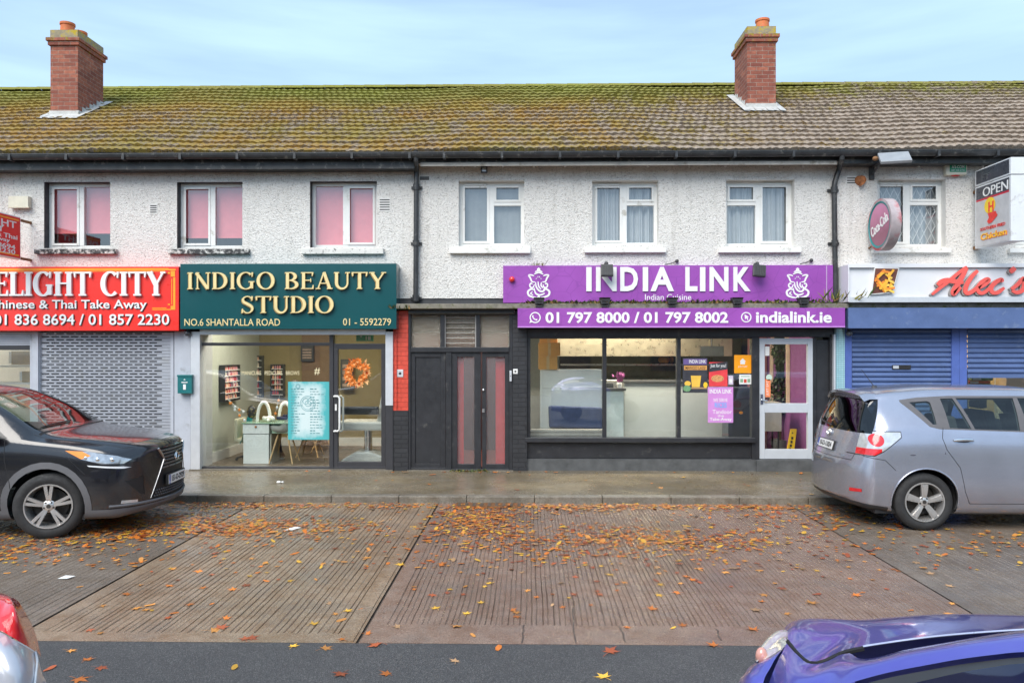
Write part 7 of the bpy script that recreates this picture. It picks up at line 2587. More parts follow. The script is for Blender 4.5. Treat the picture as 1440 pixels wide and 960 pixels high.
    for sg in (-1, 1):
        c.emit("headlight", ['lens%d' % sg], M_HEAD, root, 0.002)
        c.emit("running_light", ['drl%d' % sg], M_DRL, root, 0.003)
        c.emit("fog_light", ['fog%d' % sg], M_LAMPC, root, 0.002)
        c.emit("indicator", ['amber%d' % sg], M_LAMPA, root, 0.003)
        c.emit("bumper_intake", ['intake%d' % sg], MATS["grille black"] if "grille black" in MATS else pm("grille black", (0.012, 0.012, 0.013), 0.5), root, -0.004)
        lm = MB()
        for s_, z_, r_ in ((0.36, .845, .026), (0.50, .855, .024), (0.62, .872, .02)):
            h, n = c.hit((c.X(s_), sg * 3, z_), (0, -sg, 0))
            if h is not None: lm.ball(h + n * 0.001, r_, r_ * .5, r_, 12, 8)
        local_build(lm, "projector", M_CHROME, root, smooth=True)
    gr = c.emit("grille", ['grille'], pm("grille black", (0.012, 0.012, 0.013), 0.5), root, -0.012)
    # lining of the cabin
    ln = c.emit("cabin_lining", ['body', 'trim'], pm("cabin lining", (0.10, 0.10, 0.105), 0.9), root, -0.035)
    # grille bars on the surface
    for k, z in enumerate((.875, .835, .795, .755, .715, .675)):
        hw = .35 - (.905 - z) * .60 if z > .775 else .275 + (.775 - z) * .54
        pts = c.surf_tube([(3.5, -hw + 2 * hw * i / 16, z) for i in range(17)], (-1, 0, 0), 0, 0.0)
        if len(pts) > 3:
            b = MB(); b.tube(pts, 0.0105, 6); local_build(b, "grille_bar", pm("gunmetal bar", (0.20, 0.20, 0.21), 0.3, 0.7), gr, smooth=True)
    b = MB()                                        # honeycomb of the lower intake
    for i in range(-11, 12):
        for j in range(3):
            y = i * 0.04 + (j % 2) * 0.02
            h, n = c.hit((3.5, y, .37 + j * 0.03), (-1, 0, 0))
            if h is not None: b.ball(h, 0.010, 0.012, 0.010, 6, 4)
    local_build(b, "intake_mesh", M_CLAD, gr)
    for sg in (-1, 1):
        pts = c.surf_tube([(3.5, sg * y, z) for y, z in ((.38, .905), (.33, .84), (.28, .775), (.36, .63), (.44, .48), (.50, .36))], (-1, 0, 0), 0, 0.006)
        b = MB(); b.tube(pts, [0.014, 0.013, 0.010, 0.005, 0.004, 0.003][:len(pts)], 8); local_build(b, "grille_edge", pm("satin edge", (0.42, 0.42, 0.43), 0.32, 0.9, var=0.05), gr, smooth=True)
    pts = c.surf_tube([(3.5, y, .333 - .02 * (1 - abs(y) / .85)) for y in [(-.85 + 1.7 * i / 20) for i in range(21)]], (-1, 0, 0), 0, 0.006)
    b = MB(); b.tube(pts, 0.016, 8); local_build(b, "bumper_lip", M_CLAD, root, smooth=True)
    h, n = c.hit((3.5, 0, .775), (-1, 0, 0))
    b = MB()
    uyv = Vector((0, 1, 0)); uzv = n.cross(uyv) * -1
    if uzv.z < 0: uzv = -uzv
    b.tube([h + n * 0.02 + uyv * 0.062 * math.cos(R(a)) + uzv * 0.045 * math.sin(R(a)) for a in range(0, 360, 20)], 0.0075, 6, closed=True)
    b.tube([h + n * 0.02 + uyv * u + uzv * v for u, v in ((-.005, .042), (-.03, -.02), (.055, -.022))], 0.008, 6)
    local_build(b, "badge", M_CHROME, gr, smooth=True)
    plate(root, c, .525, .50, .105, "151-D-2929", True, off=0.02)
    for s in (1.03, 3.69):
        arch_well(root, c.X(s), .405, .86, .50, .36)
        for sg in (-1, 1): wheel(root, c.X(s), sg * .79, .352, .24, .225, 'twin', sg, R(12) if s < 2 else 0)
    b = MB(); b.box(-1.9, 1.7, -.80, .80, .19, .24); local_build(b, "underbody", M_DARK, root)
    seats(root, (0.25, -0.75), 0.62)
    b = MB(); b.box(0.85, 1.15, -.72, .72, .85, 1.03); local_build(b, "dashboard", M_SEAT, root, bevel=0.05)
    b = MB(); m2 = Matrix.Translation((0.68, 0.37, 0.98)) @ Matrix.Rotation(R(65), 4, 'Y')
    b.tube([m2 @ Vector((0.18 * math.cos(R(a)), 0.18 * math.sin(R(a)), 0)) for a in range(0, 360, 18)], 0.016, 6, closed=True); local_build(b, "steering_wheel", M_SEAT, root, smooth=True)
    for sg in (-1, 1):                              # door mirrors
        b = MB(); b.ball((c.X(1.62), sg * 1.02, 1.14), 0.09, 0.12, 0.085, 14, 10); b.tube([(c.X(1.62), sg * .86, 1.09), (c.X(1.62), sg * .98, 1.12)], 0.03, 8)
        local_build(b, "door_mirror", P_, root, smooth=True)
    pts = [(c.X(1.28), -.60, 1.2), (c.X(1.32), 0.0, 1.3)]
    b = MB(); q = c.surf_tube([(c.X(1.24) , y, 3) for y in (-.62, -.4, -.2, 0.02)], (0, 0, -1), 0, 0.012); b.tube(q, 0.008, 5); local_build(b, "wiper", M_TRIM, root)
    return root
build_crossover()

# ======================================================= silver-blue people carrier, tail towards the middle
VE = [(0.00, .30, .34, .60, .55, .72, .70, .68, .74, .55, .78),
      (0.08, .22, .28, .74, .55, .81, .80, .76, .84, .60, .88),
      (0.35, .20, .26, .82, .58, .87, .92, .81, .95, .66, 1.00),
      (0.95, .18, .24, .85, .60, .895, 1.02, .83, 1.05, .70, 1.10),
      (1.15, .18, .24, .85, .60, .895, 1.06, .835, 1.14, .70, 1.19),
      (1.90, .18, .24, .85, .60, .895, 1.09, .84, 1.48, .60, 1.56),
      (2.30, .18, .24, .85, .60, .895, 1.105, .84, 1.535, .585, 1.615),
      (3.20, .18, .24, .85, .62, .895, 1.14, .835, 1.535, .57, 1.625),
      (3.70, .18, .24, .85, .64, .895, 1.16, .825, 1.50, .56, 1.595),
      (4.00, .20, .25, .84, .64, .89, 1.15, .815, 1.455, .555, 1.56),
      (4.08, .21, .26, .83, .64, .885, 1.13, .81, 1.41, .56, 1.53),
      (4.22, .22, .27, .82, .63, .875, 1.06, .80, 1.20, .62, 1.30),
      (4.30, .23, .28, .81, .62, .87, 1.00, .79, 1.06, .65, 1.12),
      (4.36, .24, .30, .79, .60, .85, .86, .77, .90, .66, .93),
      (4.405, .26, .32, .76, .58, .83, .74, .75, .76, .66, .775),
      (4.44, .31, .36, .68, .54, .77, .66, .71, .68, .62, .69)]
def build_mpv():
    c = Car(4.44, VE, 0.40, 0.22, 0.9, 0.5)
    head = R(-0.6)
    wl = gnd(1296, 744)
    lx, ly = c.X(3.60), -0.79
    ca, sa = math.cos(head), math.sin(head)
    loc = (wl.x - (lx * ca - ly * sa), wl.y - (lx * sa + ly * ca), 0)
    root = thing("parked_car", "silver blue people carrier with dented rear wing parked by the blue shutters", "car", loc)
    root.rotation_euler = (0, 0, head)
    P_ = paint("silver blue car paint", (0.43, 0.445, 0.525), 0.72, 0.27, 0.5, drops=False)
    low = lambda p, n: abs(n.y) > .25 and p.z < .95
    for s in (0.86, 3.60):
        c.carve(circle_poly(s, 0.335, 0.375), 'xz', 'void', low)
        c.carve(circle_poly(s, 0.335, 0.375, 20), 'xz', 'void', lambda p, n: n.z < -.6 and p.z < .4, cut=False)
    ok = lambda p, n: abs(n.y) > .35 and p.z > 1.0
    c.carve([(1.32, 1.085), (1.95, 1.475), (2.30, 1.515), (3.2, 1.515), (3.55, 1.495), (3.76, 1.465), (3.76, 1.44), (3.52, 1.175), (3.42, 1.15), (2.3, 1.115)], 'xz', 'trim', ok)
    for g in ([(1.62, 1.12), (2.0, 1.455), (2.30, 1.49), (2.42, 1.492), (2.42, 1.13)], [(2.52, 1.135), (2.47, 1.492), (3.12, 1.49), (3.02, 1.15)], [(3.06, 1.152), (3.16, 1.487), (3.30, 1.482), (3.30, 1.162)], [(3.44, 1.20), (3.43, 1.44), (3.46, 1.455), (3.66, 1.44), (3.48, 1.20)]):
        for sg in (-1, 1): c.carve(g, 'xz', 'glass%d%d' % (int(g[0][0] * 100), sg), lambda p, n, sg=sg: ok(p, n) and p.y * sg > 0)
    c.carve([(-.62, 1.19), (-.545, 1.52), (.545, 1.52), (.62, 1.19)], 'yz', 'wind', lambda p, n: n.x > .2 and n.z > .2 and p.z > 1.1, only=['body', 'trim'])
    # rear screen wraps to the corners
    c.carve([(3.985, 1.465), (4.6, 1.465), (4.6, 1.085), (4.15, 1.085)], 'xz', 'rear', lambda p, n: p.x < -1.6 and p.z > 1.0, only=['body', 'trim'])
    # tail lamps
    t_ok = lambda p, n: p.x < -1.3 and abs(p.y) > .5 and (abs(n.y) > .25 or n.x < -.3)
    for a_, b_ in (((3.86, 1.118), (4.40, 1.118)), ((4.40, .842), (4.16, .842)), ((4.16, .842), (4.06, .897)), ((4.06, .897), (3.95, .982)), ((3.95, .982), (3.857, 1.055)), ((3.857, 1.055), (3.857, 1.118))):
        c.line([a_, b_], 'xz', 'gap', t_ok, 0.010, only=['body'])
    c.carve([(3.86, 1.115), (4.40, 1.115), (4.40, .845), (4.16, .845), (4.06, .90), (3.95, .985), (3.86, 1.055)], 'xz', 'clear', t_ok, only=['body'])
    for sg in (-1, 1):
        c.carve([(sg * .64, .80), (sg * .64, 1.2), (0, 1.2), (0, .80)], 'yz', 'body', lambda p, n: n.x < -.2 and p.x < -1.7 and p.z < 1.13, only=['clear'])
    c.carve(circle_poly(4.12, 1.02, .072, 20), 'xz', 'red', t_ok, only=['clear'])
    c.carve([(4.08, .85), (4.40, .85), (4.40, .92), (4.08, .925)], 'xz', 'red', t_ok, only=['clear'])
    # shut lines: tailgate, bumper, doors, filler
    r_ok = lambda p, n: n.x < -.2 and p.x < -1.7
    for sg in (-1, 1):
        c.line([(sg * .635, 1.08), (sg * .635, .86), (sg * .60, .765)], 'yz', 'gap', r_ok, only=['body', 'clear'])
    c.line([(-.60, .765), (.60, .765)], 'yz', 'gap', r_ok, only=['body'])
    c.line([(4.24, .83), (4.05, .80), (3.94, .69)], 'xz', 'gap', side_ok, only=['body'])
    c.line([(3.38, 1.16), (3.40, 1.05), (3.36, .92), (3.22, .72), (3.16, .45), (3.10, .31)], 'xz', 'gap', side_ok, only=['body', 'trim'])
    c.line([(2.47, 1.13), (2.45, .31)], 'xz', 'gap', side_ok, only=['body'])
    c.line([(1.30, 1.08), (1.22, .70), (1.25, .31)], 'xz', 'gap', side_ok, only=['body'])
    c.line([(1.25, .31), (3.10, .31)], 'xz', 'gap', side_ok, only=['body'])
    # red reflector low in the bumper
    for sg in (-1, 1):
        c.carve([(sg * .60, .405), (sg * .76, .42), (sg * .76, .455), (sg * .60, .445)], 'yz', 'refl', lambda p, n: n.x < -.1 and p.x < -1.8, only=['body'])
    c.carve([(4.0, .14), (4.5, .14), (4.5, .325), (4.0, .26)], 'xz', 'clad', lambda p, n: p.z < .34, only=['body'])
    # door handle shade disc + chrome handle
    c.emit("body", ['body'], P_, root)
    c.emit("rear_valance", ['clad'], M_TRIM, root)
    c.emit("window_trim", ['trim'], pm("taupe window frame", (0.105, 0.10, 0.105), 0.5), root, 0.001)
    c.emit("shut_lines", ['gap'], M_GAP, root)
    for t_ in [t_ for t_ in c.tags if t_.startswith('glass')]: c.emit("side_window", [t_], G_CAR, root, -0.004)
    c.emit("windscreen", ['wind'], G_CAR, root, -0.002)
    rw = c.emit("rear_window", ['rear'], glass("privacy glass", (0.10, 0.11, 0.11), 0.95), root, -0.001)
    for sg in (-1, 1):
        for f in c.bm.faces:
            if f.calc_center_median().y * sg > 0:
                for k in ('clear', 'red', 'refl'):
                    if f[c.tl] == c.tag_id(k): f[c.tl] = c.tag_id(k + str(sg))
        tl_ = c.emit("tail_light", ['clear%d' % sg], M_LAMPC, root, 0.006)
        c.emit("red_lens", ['red%d' % sg], M_LAMPR, tl_, 0.008)
        c.emit("reflector", ['refl%d' % sg], M_LAMPR, root, 0.004)
    c.emit("cabin_lining", ['body', 'trim'], pm("cabin lining", (0.10, 0.10, 0.105), 0.9), root, -0.035)
    for sg in (-1, 1):
        for s in (3.17, 2.3):
            h, n = c.hit((c.X(s), sg * 3, 1.03), (0, -sg, 0))
            b = MB(); b.tube([h + n * e + Vector((dx, 0, dz)) for dx, e, dz in ((-.105, .008, -.004), (-.08, .03, 0), (0, .036, .002), (.08, .03, 0), (.105, .008, -.004))], [0.012, 0.016, 0.017, 0.016, 0.012], 8)
            b.ball(h + n * 0.001 + Vector((0, 0, -.012)), 0.085, 0.006, 0.036, 16, 8, 1)  # dark disc: shade of the hollow behind the handle, put in as colour
            local_build(b, "door_handle", [M_CHROME, pm("handle shade disc", (0.12, 0.125, 0.16), 0.4)], root, smooth=True)
    # dent on the rear wing: skin stays smooth, crease shade put on as dark patches
    h, n = c.hit((c.X(3.74), -3, .86), (0, 1, 0))
    b = MB(); b.ball(h + Vector((0, .004, 0)), 0.05, 0.006, 0.012, 12, 6); b.ball(h + Vector((0.36, .004, .02)), 0.007, 0.005, 0.022, 8, 6)
    local_build(b, "dent_shade", pm("scuff dark", (0.07, 0.07, 0.09), 0.6), root, smooth=True)
    # roof spoiler
    b = MB()
    rows = []
    for i in range(13):
        y = -.55 + 1.1 * i / 12
        h, n = c.hit((c.X(3.98), y, 3), (0, 0, -1))
        k = 0.05 * (abs(y) / .55) ** 2
        x0 = h.x
        rows.append([(x0 + 0.05, y, h.z + 0.004), (x0 - 0.10, y, h.z + 0.004), (x0 - 0.215 + k, y, h.z - 0.022), (x0 - 0.20 + k, y, h.z - 0.045), (x0 - 0.10, y, h.z - 0.06)])
    b.grid(rows)
    sp = local_build(b, "spoiler", P_, root, smooth=True)
    plate(root, c, .885, .46, .10, "10-D-11024", False, off=0.012)
    h, n = c.hit((-3.5, 0, 1.03), (1, 0, 0))
    b = MB()
    uyv = Vector((0, -1, 0)); uzv = n.cross(uyv)
    if uzv.z < 0: uzv = -uzv
    for rx, rz in ((0.062, 0.042), (0.022, 0.040)):
        b.tube([h + n * 0.012 + uyv * rx * math.cos(R(a)) + uzv * rz * math.sin(R(a)) for a in range(0, 360, 20)], 0.006, 6, closed=True)
    b.tube([h + n * 0.012 + uyv * 0.04 * math.cos(R(a)) + uzv * (0.02 + 0.018 * math.sin(R(a))) for a in range(0, 360, 20)], 0.005, 6, closed=True)
    local_build(b, "badge", M_CHROME, root, smooth=True)
    h, n = c.hit((-3.5, -.42, .80), (1, 0, 0))
    b = MB(); text_on(b, "VERSO", h + n * 0.004, (0, -1, 0), (0, 0, 1), 0.15, 0.024, 0.004)
    local_build(b, "lettering", M_CHROME, root)
    # rear wiper
    b = MB(); q = c.surf_tube([(-3.5, y, 1.115 + 0.01 * k) for k, y in enumerate((-.02, .14, .30, .42))], (1, 0, 0), 0, 0.014); b.tube(q, 0.010, 6); local_build(b, "wiper", M_TRIM, rw)
    # aerial
    h, n = c.hit((c.X(3.78), 0, 3), (0, 0, -1))
    b = MB(); b.ball(h, 0.04, 0.022, 0.02, 10, 6); b.tube([h, h + Vector((-.16, 0, .22))], [0.006, 0.003], 6); local_build(b, "aerial", M_TRIM, root, smooth=True)
    for s in (0.86, 3.60):
        arch_well(root, c.X(s), .375, .84, .50, .335)
        for sg in (-1, 1): wheel(root, c.X(s), sg * .765, .325, .222, .205, 'wide', sg)
    for s in (0.86, 3.6):                              # body-colour lip of the arch
        for sg in (-1, 1):
            pts = []
            for a in range(-8, 189, 7):
                h, n = c.hit((c.X(s) + .375 * math.cos(R(a)), sg * 3, .335 + .375 * math.sin(R(a))), (0, -sg, 0))
                if h is not None: pts.append(h + n * 0.002)
            if len(pts) > 4:
                b = MB(); b.tube(pts, 0.008, 6); local_build(b, "arch_lip", P_, root, smooth=True)
    b = MB(); b.box(-1.9, 1.7, -.78, .78, .18, .23); local_build(b, "underbody", M_DARK, root)
    seats(root, (0.25, -0.65), 0.66)
    b = MB(); b.box(0.75, 1.05, -.70, .70, .85, 1.05); local_build(b, "dashboard", M_SEAT, root, bevel=0.05)
    b = MB(); b.box(-1.85, -1.25, -.6, .6, .88, .91); local_build(b, "parcel_shelf", M_SEAT, root)
    return root
build_mpv()

# ======================================================= the two cars cut off by the bottom of the photo
def resample(pts, n):
    P = spl(pts, 8)
    d = [0.0]
    for i in range(1, len(P)): d.append(d[-1] + (P[i] - P[i - 1]).length)
    out = []
    for k in range(n):
        t = d[-1] * k / (n - 1)
        i = max(j for j in range(len(d)) if d[j] <= t + 1e-9)
        if i >= len(P) - 1: out.append(P[-1].copy()); continue
        u = (t - d[i]) / max(1e-9, d[i + 1] - d[i])
        out.append(P[i].lerp(P[i + 1], u))
    return out

def loft(curves, n=28, m=6, bulge=0.0):
    """smooth sheet through a family of curves"""
    C = [resample(c, n) for c in curves]
    cols = [spl([C[k][i] for k in range(len(C))], m) for i in range(n)]
    return [[cols[i][j] for i in range(n)] for j in range(len(cols[0]))]

def A(lst): return [atd(*p) for p in lst]

def build_purple():
    P_ = paint("violet blue car paint", (0.105, 0.105, 0.46), 0.45, 0.28, 0, True)
    o0 = atd(1300, 900, 2.6)
    root = thing("parked_car", "violet blue car beaded with rain, cut off by the bottom right corner", "car", (o0.x, o0.y, 0))
    far = A([(1107, 886, 2.98), (1113, 876, 3.04), (1130, 869.5, 3.1), (1160, 869, 3.12), (1200, 871.5, 3.12), (1250, 868, 3.12), (1330, 863, 3.12), (1440, 865, 3.12), (1560, 872, 3.12)])
    mid = A([(1107, 893, 2.86), (1114, 890, 2.86), (1135, 892, 2.84), (1165, 894, 2.82), (1200, 893, 2.82), (1250, 886, 2.82), (1330, 879, 2.82), (1440, 875, 2.82), (1560, 878, 2.82)])
    near = A([(1108, 899, 2.76), (1119, 914, 2.62), (1138, 929.5, 2.52), (1160, 926, 2.50), (1190, 913, 2.53), (1250, 902.5, 2.55), (1330, 892.5, 2.55), (1440, 884.5, 2.55), (1560, 880, 2.55)])
    fa, ne = resample(far, 24), resample(near, 24)
    mid = [a.lerp(q, .5) + Vector((0, 0, .022 * math.sin(math.pi * min(1, .25 + i / 23)))) for i, (a, q) in enumerate(zip(fa, ne))]
    back = [p + Vector((0, 0.10, -0.10)) for p in far]
    back2 = [p + Vector((0.0, 0.14, -0.5)) for p in far]
    b = MB(); b.grid(loft([back2, back, far, mid, near], 44))
    b.build("bonnet", P_, root, smooth='all')
    # rubber gap along the near edge of the lid
    b = MB(); e = resample(near, 44); b.tube([p + Vector((0, -0.004, -0.006)) for p in e[:16]], 0.009, 6); b.build("rubber_seal", M_GAP, root, smooth=True)
    b = MB(); b.tube([p + Vector((0, -0.003, 0.001)) for p in e[15:]], 0.0035, 6); b.build("highlight_edge", pm("painted highlight", (0.55, 0.58, 0.75), 0.3, 0.5), root, smooth=True)  # pale tube painted in as the highlight along the lid's edge
    # glass wedge
    g0 = [p + Vector((0, 0.0, -0.035)) for p in A([(1188, 914, 2.54), (1250, 902.5, 2.56), (1330, 892.5, 2.56), (1440, 884.5, 2.56)])]
    g1 = A([(1206, 923, 2.42), (1260, 917, 2.36), (1330, 904, 2.33), (1425, 889, 2.33)])
    b = MB(); b.grid(loft([g0, g1], 24, 4)); b.build("windscreen", pm("dark wet glass", (0.012, 0.014, 0.035), 0.06, var=0.2, coat=1.0), root, smooth='all')
    # pillar and wing
    p0 = A([(1106, 904, 2.72), (1119, 918, 2.60), (1139, 933, 2.50), (1163, 929, 2.48), (1190, 917, 2.50), (1208, 925, 2.41), (1232, 924, 2.37), (1270, 914, 2.34), (1330, 903, 2.31), (1400, 891, 2.30), (1440, 886, 2.30), (1560, 880, 2.30)])
    p1 = A([(1085, 935, 2.62), (1100, 944, 2.50), (1130, 950, 2.42), (1165, 946, 2.38), (1195, 940, 2.35), (1222, 938, 2.30), (1252, 932, 2.26), (1290, 924, 2.23), (1340, 915, 2.20), (1400, 905, 2.18), (1440, 901, 2.18), (1560, 897, 2.18)])
    p2 = A([(1070, 990, 2.52), (1090, 990, 2.40), (1125, 985, 2.32), (1165, 972, 2.27), (1195, 960, 2.24), (1225, 951, 2.21), (1258, 943, 2.18), (1300, 935, 2.15), (1350, 926, 2.12), (1405, 919, 2.09), (1440, 916, 2.08), (1560, 912, 2.08)])
    edge = p2[4:]
    p0, p2 = resample(p0, 30), resample(p2, 30)
    p1 = [a.lerp(q, .5) + Vector((-.01, -.035, .03)) for a, q in zip(p0, p2)]
    p3 = [Vector((p.x * 1.0, p.y - 0.10, p.z - 0.45)) for p in p2[:4]] + [p + Vector((0, -0.004, -0.012)) for p in p2[4:]]
    b = MB(); b.grid(loft([p0, p1, p2], 60, 8)); fl = p2[:12]; b.grid([fl, [p + Vector((0.02, -.05, -.15)) for p in fl], [p + Vector((0.02, -.08, -.5)) for p in fl]]); b.build("wing", P_, root, smooth='all')
    # front corner below the lamp
    q0 = A([(1108, 903, 2.74), (1098, 913, 2.72), (1080, 924, 2.72), (1061, 932, 2.76)])
    q1 = A([(1085, 935, 2.62), (1072, 938, 2.62), (1058, 940, 2.66), (1049, 944, 2.74)])
    q2 = A([(1070, 990, 2.52), (1056, 990, 2.54), (1044, 985, 2.60), (1036, 985, 2.72)])
    q3 = [p + Vector((0, -.03, -.5)) for p in q2]
    b = MB(); b.grid(loft([q0, q1, q2, q3], 20, 6)); b.build("bumper", P_, root, smooth='all')
    r0 = [q0[-1], q1[-1], q2[-1], q3[-1]]
    r1 = [p + Vector((0.30, 0.35, -0.02)) for p in r0]
    b = MB(); b.grid([r0, r1]); b.build("bumper_end", P_, root)
    # lamp
    l0 = A([(1062, 931, 2.77), (1064, 917, 2.84), (1075, 901, 2.92), (1090, 888, 2.98), (1103, 885, 2.98), (1109, 889, 2.94)])
    l1 = A([(1064, 930, 2.72), (1074, 918, 2.76), (1085, 908, 2.80), (1096, 899, 2.84), (1104, 896, 2.84), (1109, 896, 2.84)])
    l2 = A([(1065, 931, 2.75), (1078, 925, 2.71), (1090, 918, 2.71), (1099, 912, 2.72), (1105, 906, 2.73), (1109, 902, 2.74)])
    b = MB(); b.grid(loft([[p + Vector((0.01, .05, -.12)) for p in l0], l0, l1, l2], 24, 6)); b.build("lamp", pm("hazy lamp", (0.55, 0.54, 0.53), 0.12, 0.1, var=0.22, scale=24, coat=1.0), root, smooth='all')
    b = MB(); c = atd(1071, 921, 2.74); b.ball(c, 0.022, 0.02, 0.03, 10, 8); b.build("indicator", pm("pinkish indicator", (0.62, 0.30, 0.24), 0.2, coat=1.0), root, smooth=True)
    # window frame and window below the pillar
    f0 = [p + Vector((0, -.006, -.012)) for p in edge]
    f1 = A([(1200, 985, 2.20), (1232, 975, 2.17), (1268, 964, 2.14), (1310, 954, 2.11), (1355, 944, 2.08), (1405, 936, 2.06), (1440, 932, 2.05), (1560, 928, 2.05)])
    b = MB(); b.grid(loft([f0, f1], 24, 4)); b.build("window_frame", M_TRIM, root, smooth='all')
    w1 = [p + Vector((0, -.12, -.35)) for p in f1]
    b = MB(); b.grid(loft([f1, w1], 24, 3)); b.build("side_window", G_CAR, root, smooth='all')
    b = MB(); b.box(o0.x - 0.1, o0.x + 1.4, 2.15, 2.9, 0.5, 0.72); b.build("cabin", M_SEAT, root)
    # lower flank and wheels below the frame
    b = MB()
    lo = [Vector((p.x, p.y - .02, 0.25)) for p in resample([p3[0], p3[3], w1[2], w1[-1]], 20)]
    hi = resample([p3[0], p3[3], w1[2], w1[-1]], 20)
    b.grid([hi, lo]); b.build("door", P_, root, smooth='all')
    for yy, sg in ((2.12, -1), (3.05, 1)):
        for xx in (o0.x - 0.05, o0.x + 1.6):
            m = MB(); M2 = Matrix.Translation((xx, yy, 0.30)) @ Matrix.Rotation(R(90), 4, 'X'); m.lathe([(0.001, -.09), (.2, -.09), (.3, -.08), (.3, .08), (.2, .09), (.001, .09)], M2, 28); m.build("wheel", M_TYRE, root, smooth=True)
    return root
build_purple()

def build_silver():
    P_ = paint("silver white car paint", (0.52, 0.53, 0.58), 0.3, 0.3, 0)
    o0 = atd(0, 930, 2.7)
    root = thing("parked_car", "pale silver car with a red tail lamp, cut off by the bottom left corner", "car", (o0.x - .5, o0.y, 0))
    # tail lamp: wraps round the corner
    l0 = A([(-60, 822, 2.95), (0, 833, 2.92), (14, 838, 2.86), (26, 846, 2.84), (38, 868, 2.86), (45, 888, 2.86), (51, 914, 2.86)])
    l1 = A([(-60, 838, 2.78), (0, 845, 2.76), (10, 850, 2.72), (20, 856, 2.68), (30, 876, 2.70), (40, 895, 2.75), (50, 914, 2.82)])
    l2 = A([(-60, 862, 2.70), (0, 886, 2.66), (10, 891, 2.66), (20, 897, 2.66), (30, 903, 2.68), (40, 909, 2.72), (50, 915.5, 2.80)])
    b = MB(); b.grid(loft([[p + Vector((-.02, .06, -.05)) for p in l0], l0, l1, l2], 30, 6)); b.build("tail_light", M_LAMPR, root, smooth='all')
    s0 = [p + Vector((0, -.002, -.004)) for p in l2]
    s1 = A([(-60, 905, 2.60), (0, 920, 2.56), (15, 925, 2.56), (30, 931, 2.58), (42, 936, 2.63), (52, 941, 2.70), (59, 945, 2.80)])
    s2 = A([(-60, 975, 2.55), (0, 980, 2.52), (15, 982, 2.52), (30, 984, 2.54), (44, 985, 2.60), (58, 985, 2.68), (68, 985, 2.80)])
    s3 = [p + Vector((0.02, -.02, -.5)) for p in s2]
    b = MB(); b.grid(loft([s0, s1, s2, s3], 40, 6)); b.build("body", P_, root, smooth='all')
    e = [l0[-1], s1[-1], s2[-1], s3[-1]]
    b = MB(); b.grid([spl(e, 4), [p + Vector((-.45, 0.3, 0)) for p in spl(e, 4)]]); b.build("bumper_end", P_, root, smooth='all')
    # shut line of the bumper
    b = MB(); b.tube(spl(A([(50, 917, 2.79), (52, 930, 2.72), (50, 950, 2.64), (46, 985, 2.59)]), 4), 0.004, 6); b.build("bright_line", pm("white line", (0.78, 0.78, 0.78), 0.4), root)
    # rest of the car, outside the frame
    b = MB()
    x1, y0, y1 = l1[0].x - .05, l2[0].y - 1.3, l2[0].y + .12
    pr = [(x1 - 3.6, .30), (x1, .30), (x1, 1.0), (x1 - .25, 1.1), (x1 - .75, 1.45), (x1 - 2.0, 1.45), (x1 - 2.7, 1.0), (x1 - 3.6, .85)]
    b.prism(pr, y0 + 0.02, y1 - .14)
    b.build("cabin", P_, root, bevel=0.06)
    for yy in (y0 + .1, y1 - .35):
        for xx in (x1 - .55, x1 - 2.9):
            m = MB(); M2 = Matrix.Translation((xx, yy, 0.31)) @ Matrix.Rotation(R(90), 4, 'X'); m.lathe([(0.001, -.1), (.2, -.1), (.31, -.09), (.31, .09), (.2, .1), (.001, .1)], M2, 28); m.build("wheel", M_TYRE, root, smooth=True)
    return root
build_silver()
# ------------------------------------------------------------------ lamps, boxes and plants fixed to the facade
M_LAMPB = pm("black lamp housing", (0.045, 0.045, 0.048), 0.5, var=0.15)
M_LGLASS = pm("lamp glass", (0.35, 0.36, 0.36), 0.12, 0.3, var=0.1)
def up_lamp(px, label):
    """small floodlight standing on the ledge, face up"""
    Y = 12.10
    c = at(px, 432, Y)
    k = 1.0 / (F / Y)
    s = thing("spotlight", label, "floodlight", (c.x, Y, c.z), "floodlights standing on the ledge between the purple signs")
    b = MB(); b.box(c.x - 0.055, c.x + 0.055, Y - 0.09, Y + 0.02, c.z + 0.0, c.z + 0.022); b.tube([(c.x, Y - .03, c.z + 0.02), (c.x, Y - .03, c.z + .05)], 0.02, 8)
    b.build("bracket", M_LAMPB, s, bevel=0.004)
    b = MB()
    b.add([(c.x - .085, Y - .10, c.z + .125), (c.x + .085, Y - .10, c.z + .125), (c.x + .085, Y - .13, c.z + .15), (c.x - .085, Y - .13, c.z + .15),
           (c.x - .065, Y - .02, c.z + .045), (c.x + .065, Y - .02, c.z + .045), (c.x + .09, Y + .03, c.z + .15), (c.x - .09, Y + .03, c.z + .15), (c.x - .055, Y - .10, c.z + .04), (c.x + .055, Y - .10, c.z + .04)],
          [(0, 1, 2, 3), (8, 9, 1, 0), (4, 7, 6, 5), (3, 2, 6, 7), (8, 4, 5, 9), (9, 5, 6, 2, 1), (8, 0, 3, 7, 4)])
    b.build("housing", M_LAMPB, s, recalc=True)
    b = MB()
    for i in range(3): b.box(c.x - .05, c.x + .05, Y - .118, Y - .1005, c.z + .055 + i * .022, c.z + .064 + i * .022)
    b.build("cooling_fins", M_LAMPB, s)
for px, l in ((758, "black floodlight on the ledge under the left elephant emblem"), (850, "black floodlight on the ledge under the hanging lamp"), (944, "black floodlight on the ledge under the words below the big capitals"), (1035, "black floodlight on the ledge above the end of the phone number"), (1128, "black floodlight on the ledge under the right elephant emblem")):
    up_lamp(px, l)
